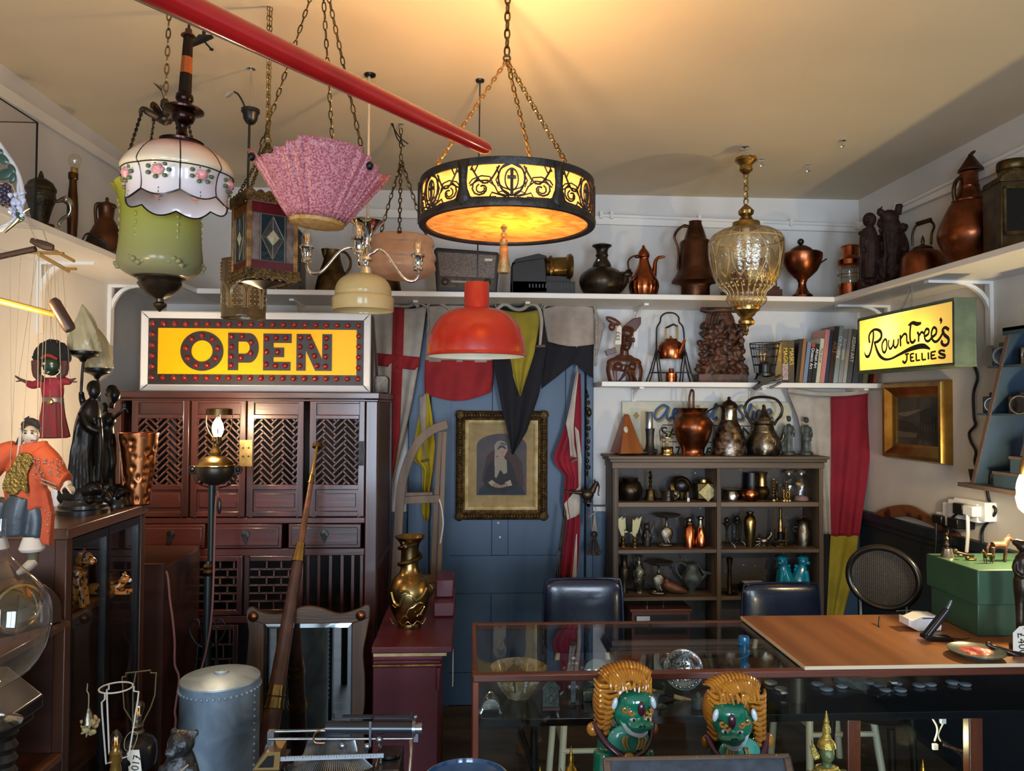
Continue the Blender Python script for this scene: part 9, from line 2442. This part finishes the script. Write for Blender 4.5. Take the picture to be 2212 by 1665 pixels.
# slate-topped tray
s = it('slate_desk_box', 'wood-rimmed box with a dark mottled slate top at the bottom centre', 'box', 1505, 1.5, z=TB)
b0 = s.y0
tl = lambda g: g.rot(-34, (1505, 1636, 0), 'x')
o('box', bx(1318, 1694, 1700, b0, -80, 60), OAKX)
o('slope_rail', tl(bx(1304, 1706, 1630, 1638, -8, 8)+bx(1304, 1318, 1638, 1790, -8, 8)+bx(1692, 1706, 1638, 1790, -8, 8)+bx(1304, 1706, 1790, 1800, -8, 8)), OAKX, bev=.002)
o('slate', tl(bx(1318, 1692, 1638, 1790, -4, 4)), m('mottled_slate', '22262e', .5, 0, '3a424e', sc=40, lo=.35, hi=.8))
o('rim_pins', tl(U(E(1330+58*i, 1634, -8, 1.6, 1.6, 1, 6) for i in range(7))), BRASSB)
# foo dogs
def lion(x0, Y):
 s = it('lion_dog', 'green glazed lion dog with an ochre mane, taller-looking left one of the pair', 'figurine', x0, Y, z=TB)
 b0 = s.y0
 q = lambda *p: (x0+p[0],)+tuple(p[1:])
 g = T([q(0, 1720, 10), q(2, 1650, 4), q(2, 1600, 0), q(4, 1560, 0)], [60, 58, 54, 44], 18, k=3).map(lambda x, y, d: (x, y, d*.85))
 for a in (-1, 1):
  g = g+T([q(a*40, 1610, -22), q(a*44, 1660, -34), q(a*42, 1720, -38), q(a*42, b0-70, -42)], [24, 23, 21, 22], 14, k=3)+E(x0+a*42, b0-62, -54, 24, 16, 26)
  g = g+E(x0+a*50, b0-100, 20, 28, 44, 38)
 g = g+E(x0+16, 1522, -26, 43, 42, 38)+E(x0+22, 1496, -32, 38, 26, 32)+E(x0+28, 1541, -56, 30, 12, 20)+E(x0+2, 1512, -44, 14, 12, 10)
 g = g+E(x0+28, 1534, -68, 9, 6, 8)+E(x0+14, 1542, -62, 10, 7, 9)+E(x0+42, 1540, -62, 10, 7, 9)
 o('body', g, GGLAZE, rem=.0036, smo=2)
 o('chest', E(x0+6, 1578, -42, 44, 34, 14, 20), m('turquoise_chest_glaze', '4aa596', .15, 0, '3a8d80', sc=12, coat=.5))
 mn = E(x0, 1490, 12, 54, 50, 50, 22)+E(x0-36, 1518, 6, 26, 42, 40, 16)+E(x0+46, 1508, 10, 20, 40, 38, 16)
 rn = random.Random(9)
 cl = G()
 for i in range(17):
  a = -1.2+2.4*i/16
  for j in range(2):
   cl = cl+T([q(6+(24+10*j)*sin(a), 1476-30*cos(a)+4*j, -52-6*cos(a)+12*j), q(6+(46+9*j)*sin(a), 1468-38*cos(a)-7*j, -40+14*j+8*abs(a)), q(6+(58+6*j)*sin(a), 1476-40*cos(a)-8*j, -14+22*j)], [3.2, 3.8, 2.4], 7, k=3)
 for a in (-1, 1):
  for i in range(9):
   y = 1462+11*i
   w = 58 if a < 0 else 60
   cl = cl+T([q(a*(26+2*i)*1.0+4, y, -44+1.5*i), q(a*(w-8), y+5, -30), q(a*(w+2), y-2, -8)], [4, 5, 2.4], 7, k=3)
 for i in range(11):
  x = -32+8*i
  cl = cl+T([q(x, 1468+4*sin(i*2.1), -64+.35*abs(x-12)), q(x+4*sin(i), 1456, -58+.3*abs(x-12)), q(x-5*sin(i*1.7), 1444, -44+.2*abs(x-12))], [2, 4, 2.6], 7, k=3)
 for i in range(8):
  y = 1478+12*i
  cl = cl+T([q(-16-2.2*i, y, -48+2.4*i), q(-34-1.2*i, y+8, -44+2*i), q(-54+.6*i, y+2, -26+i)], [3, 5.5, 3], 7, k=3)
 for x, y in ((-18, 1462), (4, 1456), (28, 1462)):
  cl = cl+T([q(x+(10-1.1*t)*cos(.8*t), y+(10-1.1*t)*sin(.8*t), -58+abs(x-6)*.3) for t in range(8)], 2.6, 7, k=2)
 o('mane', mn, OCHRE)
 o('mane_locks', cl, OCHRE)
 lp = o('lip', pr(cr([q(-16, 1525), q(-6, 1548), q(6, 1560), q(30, 1562), q(42, 1556), q(42, 1551), q(28, 1555), q(10, 1552), q(2, 1540), q(-8, 1522)], 3, True), -72, -60).map(lambda x, y, d: (x, y, d+abs(x-x0-26)*.55)), WGLAZE, bev=.002)
 for a, x, y in ((1, 12, 1527), (-1, 42, 1526)):
  e_ = o('eye', E(x0+x, y, -64+abs(x-26)*.3, 8, 4.5, 5, 14), WGLAZE)
  o('pupil', E(x0+x+1, y, -69+abs(x-26)*.3, 3, 3, 2.4, 10), BLK, par=e_)
 o('forehead_gem', E(x0+29, 1505, -63, 8, 16, 6, 16), PURPLE)
 eb = G()
 for x, y, f in ((-4, 1507, 1), (8, 1512, 1), (48, 1510, -1), (40, 1516, -1)):
  eb = eb+T([q(x+f*(8-t)*cos(t*.9), y+(8-t)*sin(t*.9), -68+abs(x-26)*.32) for t in range(7)], 2.6, 7, k=2)
 o('eyebrow', eb, OCHRE)
 for a, x in ((-1, -26), (1, 58)):
  o('ear', E(x0+x+(3 if a < 0 else -1), 1498, -46, 6, 14, 6, 12).rot(a*-14, (x0+x, 1496)), WGLAZE)
 o('nostril', E(x0+24, 1536, -76, 2.4, 2, 2, 8)+E(x0+33, 1535, -76, 2.4, 2, 2, 8), BLK)
 o('collar', T([q(-60, 1552, -14), q(-46, 1578, -38), q(-20, 1600, -54), q(4, 1610, -60), q(32, 1600, -54), q(54, 1578, -36), q(64, 1556, -14)], 8, 10, k=4), PURPLE)
 o('rosette', E(x0-64, 1566, -14, 14, 15, 12)+E(x0+66, 1568, -12, 10, 14, 10)+E(x0+4, 1608, -62, 13, 12, 8)+U(E(x0+4+18*cos(a), 1606+8*sin(a), -58, 6, 4, 4, 8) for a in (0, .6, 2.5, 3.14)), OCHRE)
 o('bell', L([(2, 1620), (8, 1624), (8, 1632), (10, 1636), (4, 1640)], x0+4, -64, 16), OCHRE)
 o('beard', U(T([q(x+f*3, 1562, -60), q(x, 1575, -60), q(x+f*6, 1592, -58)], [2.4, 3, 2], 6, k=3) for x, f in ((-8, 1), (-2, 1), (26, -1), (32, -1), (38, -1))), m('pale_ochre_glaze', 'a8935a', .2, coat=.3))
 o('plinth', bx(x0-68, x0+64, b0-46, b0, -80, 84), OCHRE, bev=.004)
 o('plinth_panel', bx(x0-60, x0+56, b0-38, b0-8, -83, -79), BGLAZE)
 return s
ln_ = lion(1342, 1.8)
p2 = P(1590, 1640, 1.73)
dup(ln_, (p2.x, 1.735, TB-.0), 'green glazed lion dog with an ochre mane, half hidden by the slate box', sc=(-.985, .985, .985))
def buddha(name, label, x, Y, ytop, mt, mt2, k):
 s = it(name, label, 'figurine', x, Y, z=TB)
 b0 = s.y0
 f = lambda a: ytop+a*k
 o('crown', L([(1*k, f(0)), (3*k, f(12)), (5*k, f(22)), (6*k, f(24)), (5*k, f(26)), (8*k, f(36)), (9*k, f(46)), (6*k, f(48)), (7*k, f(50)), (10*k, f(60)), (16*k, f(66)), (18*k, f(72)), (19*k, f(78)), (16*k, f(80))], x, 0, 24), mt2)
 o('head', E(x, f(92), -2, 15*k, 21*k, 16*k)+T([(x, f(90), -15*k), (x, f(97), -18*k)], [1.6*k, 3*k], 8)+E(x, f(102), -14*k, 6*k, 2*k, 3*k, 8)+E(x-6*k, f(89), -13*k, 5*k, 2*k, 3*k, 8)+E(x+6*k, f(89), -13*k, 5*k, 2*k, 3*k, 8)+T([(x, f(108), 0), (x, f(122), 0)], [9*k, 10*k], 12), mt, rem=.0018, smo=1)
 o('ear_wing', pr([(x-16*k, f(96)), (x-24*k, f(80)), (x-33*k, f(62)), (x-30*k, f(78)), (x-36*k, f(74)), (x-31*k, f(92)), (x-34*k, f(92)), (x-26*k, f(106)), (x-17*k, f(102))], -3, 2), mt2, bev=.0005)
 g = T([(x, f(118), 0), (x, f(132), 0), (x, f(170), 0), (x, f(200), 0)], [14*k, 30*k, 26*k, 24*k], 16, k=3).map(lambda a, b, c: (a, b, c*.6))
 for q in (-1, 1):
  g = g+T([(x+q*32*k, f(132), 0), (x+q*40*k, f(165), -4), (x+q*28*k, f(200), -16*k), (x+q*6*k, f(205), -26*k)], [11*k, 9*k, 7*k, 6*k], 10, k=3)+T([(x+q*14*k, f(215), -4), (x+q*48*k, f(222), -14*k), (x-q*4*k, f(226), -30*k)], [16*k, 14*k, 9*k], 10, k=3)
 g = g+L([(54*k, b0), (52*k, f(236)), (44*k, f(228))], x, -6, 24)
 o('body', g, mt, rem=.0024, smo=1)
 o('neck_ornament', ring(x, f(124), 0, 22*k, 4*k, 28, 'y', 13*k)+ring(x, f(130), 0, 27*k, 2.4*k, 28, 'y', 16*k), mt2)
buddha('green_buddha', 'pale green bronze buddha head and shoulders with a tall gilt spired crown', 1786, 1.9, 1534, m('pale_green_patina', '6f7a4e', .45, .3, '545f3c', sc=24), m('crown_gilt', 'b09a4a', .4, .6, '8f7a34', sc=60, bump=.4, bsc=150), 1.0)
GB = m('gold_buddha_leaf', 'a8822e', .3, .9, '7a5a1c', sc=30)
buddha('gold_buddha', 'small gilt seated figure with a pointed crown left of the lions', 1233, 1.9, 1611, GB, GB, .72)
buddha('gold_buddha', 'small gilt spired figure at the bottom right beyond the green buddha', 1994, 1.95, 1640, GB, GB, .6)
buddha('gold_buddha', 'tiny gilt spire just showing between the blue dish and gilt seated figure', 1166, 1.9, 1654, GB, GB, .55)
s = it('carved_staff', 'dark carved staff lying across under the counter at the lower right', 'staff', 2080, 2.33, y=1640)
a, b = s.mapv((2040, 1602, 0)), s.mapv((2130, 1668, 0))
o('shaft', T([(2030, 1594, 0), (2080, 1630, 0), (2190, s.yz(0), 20)], [4, 6, 6], 10), DARKFIG)
o('cross_piece', T([(2036, 1606, -4), (2090, 1624, -4)], 3, 8), CARVEDL)
# unseen warm bulb added beyond the left edge as fill for the left side
s = it('added_fill_bulb', 'unseen bare bulb on a flex added as warm fill beyond the left edge', 'bulb', w=(-1.05, 1.5, 1.72))
o('glowing_bulb', sw(E(0, 0, 0, .03)).mv(-1.05, 1.5, 1.72), HOT)
o('flex', T([(-1.05, 1.5, 1.74), (-1.05, 1.5, ZC)], .003), BLK)
light('left_fill', 'POINT', (-1.02, 1.52, 1.70), 7, (1, .7, .34), .03)
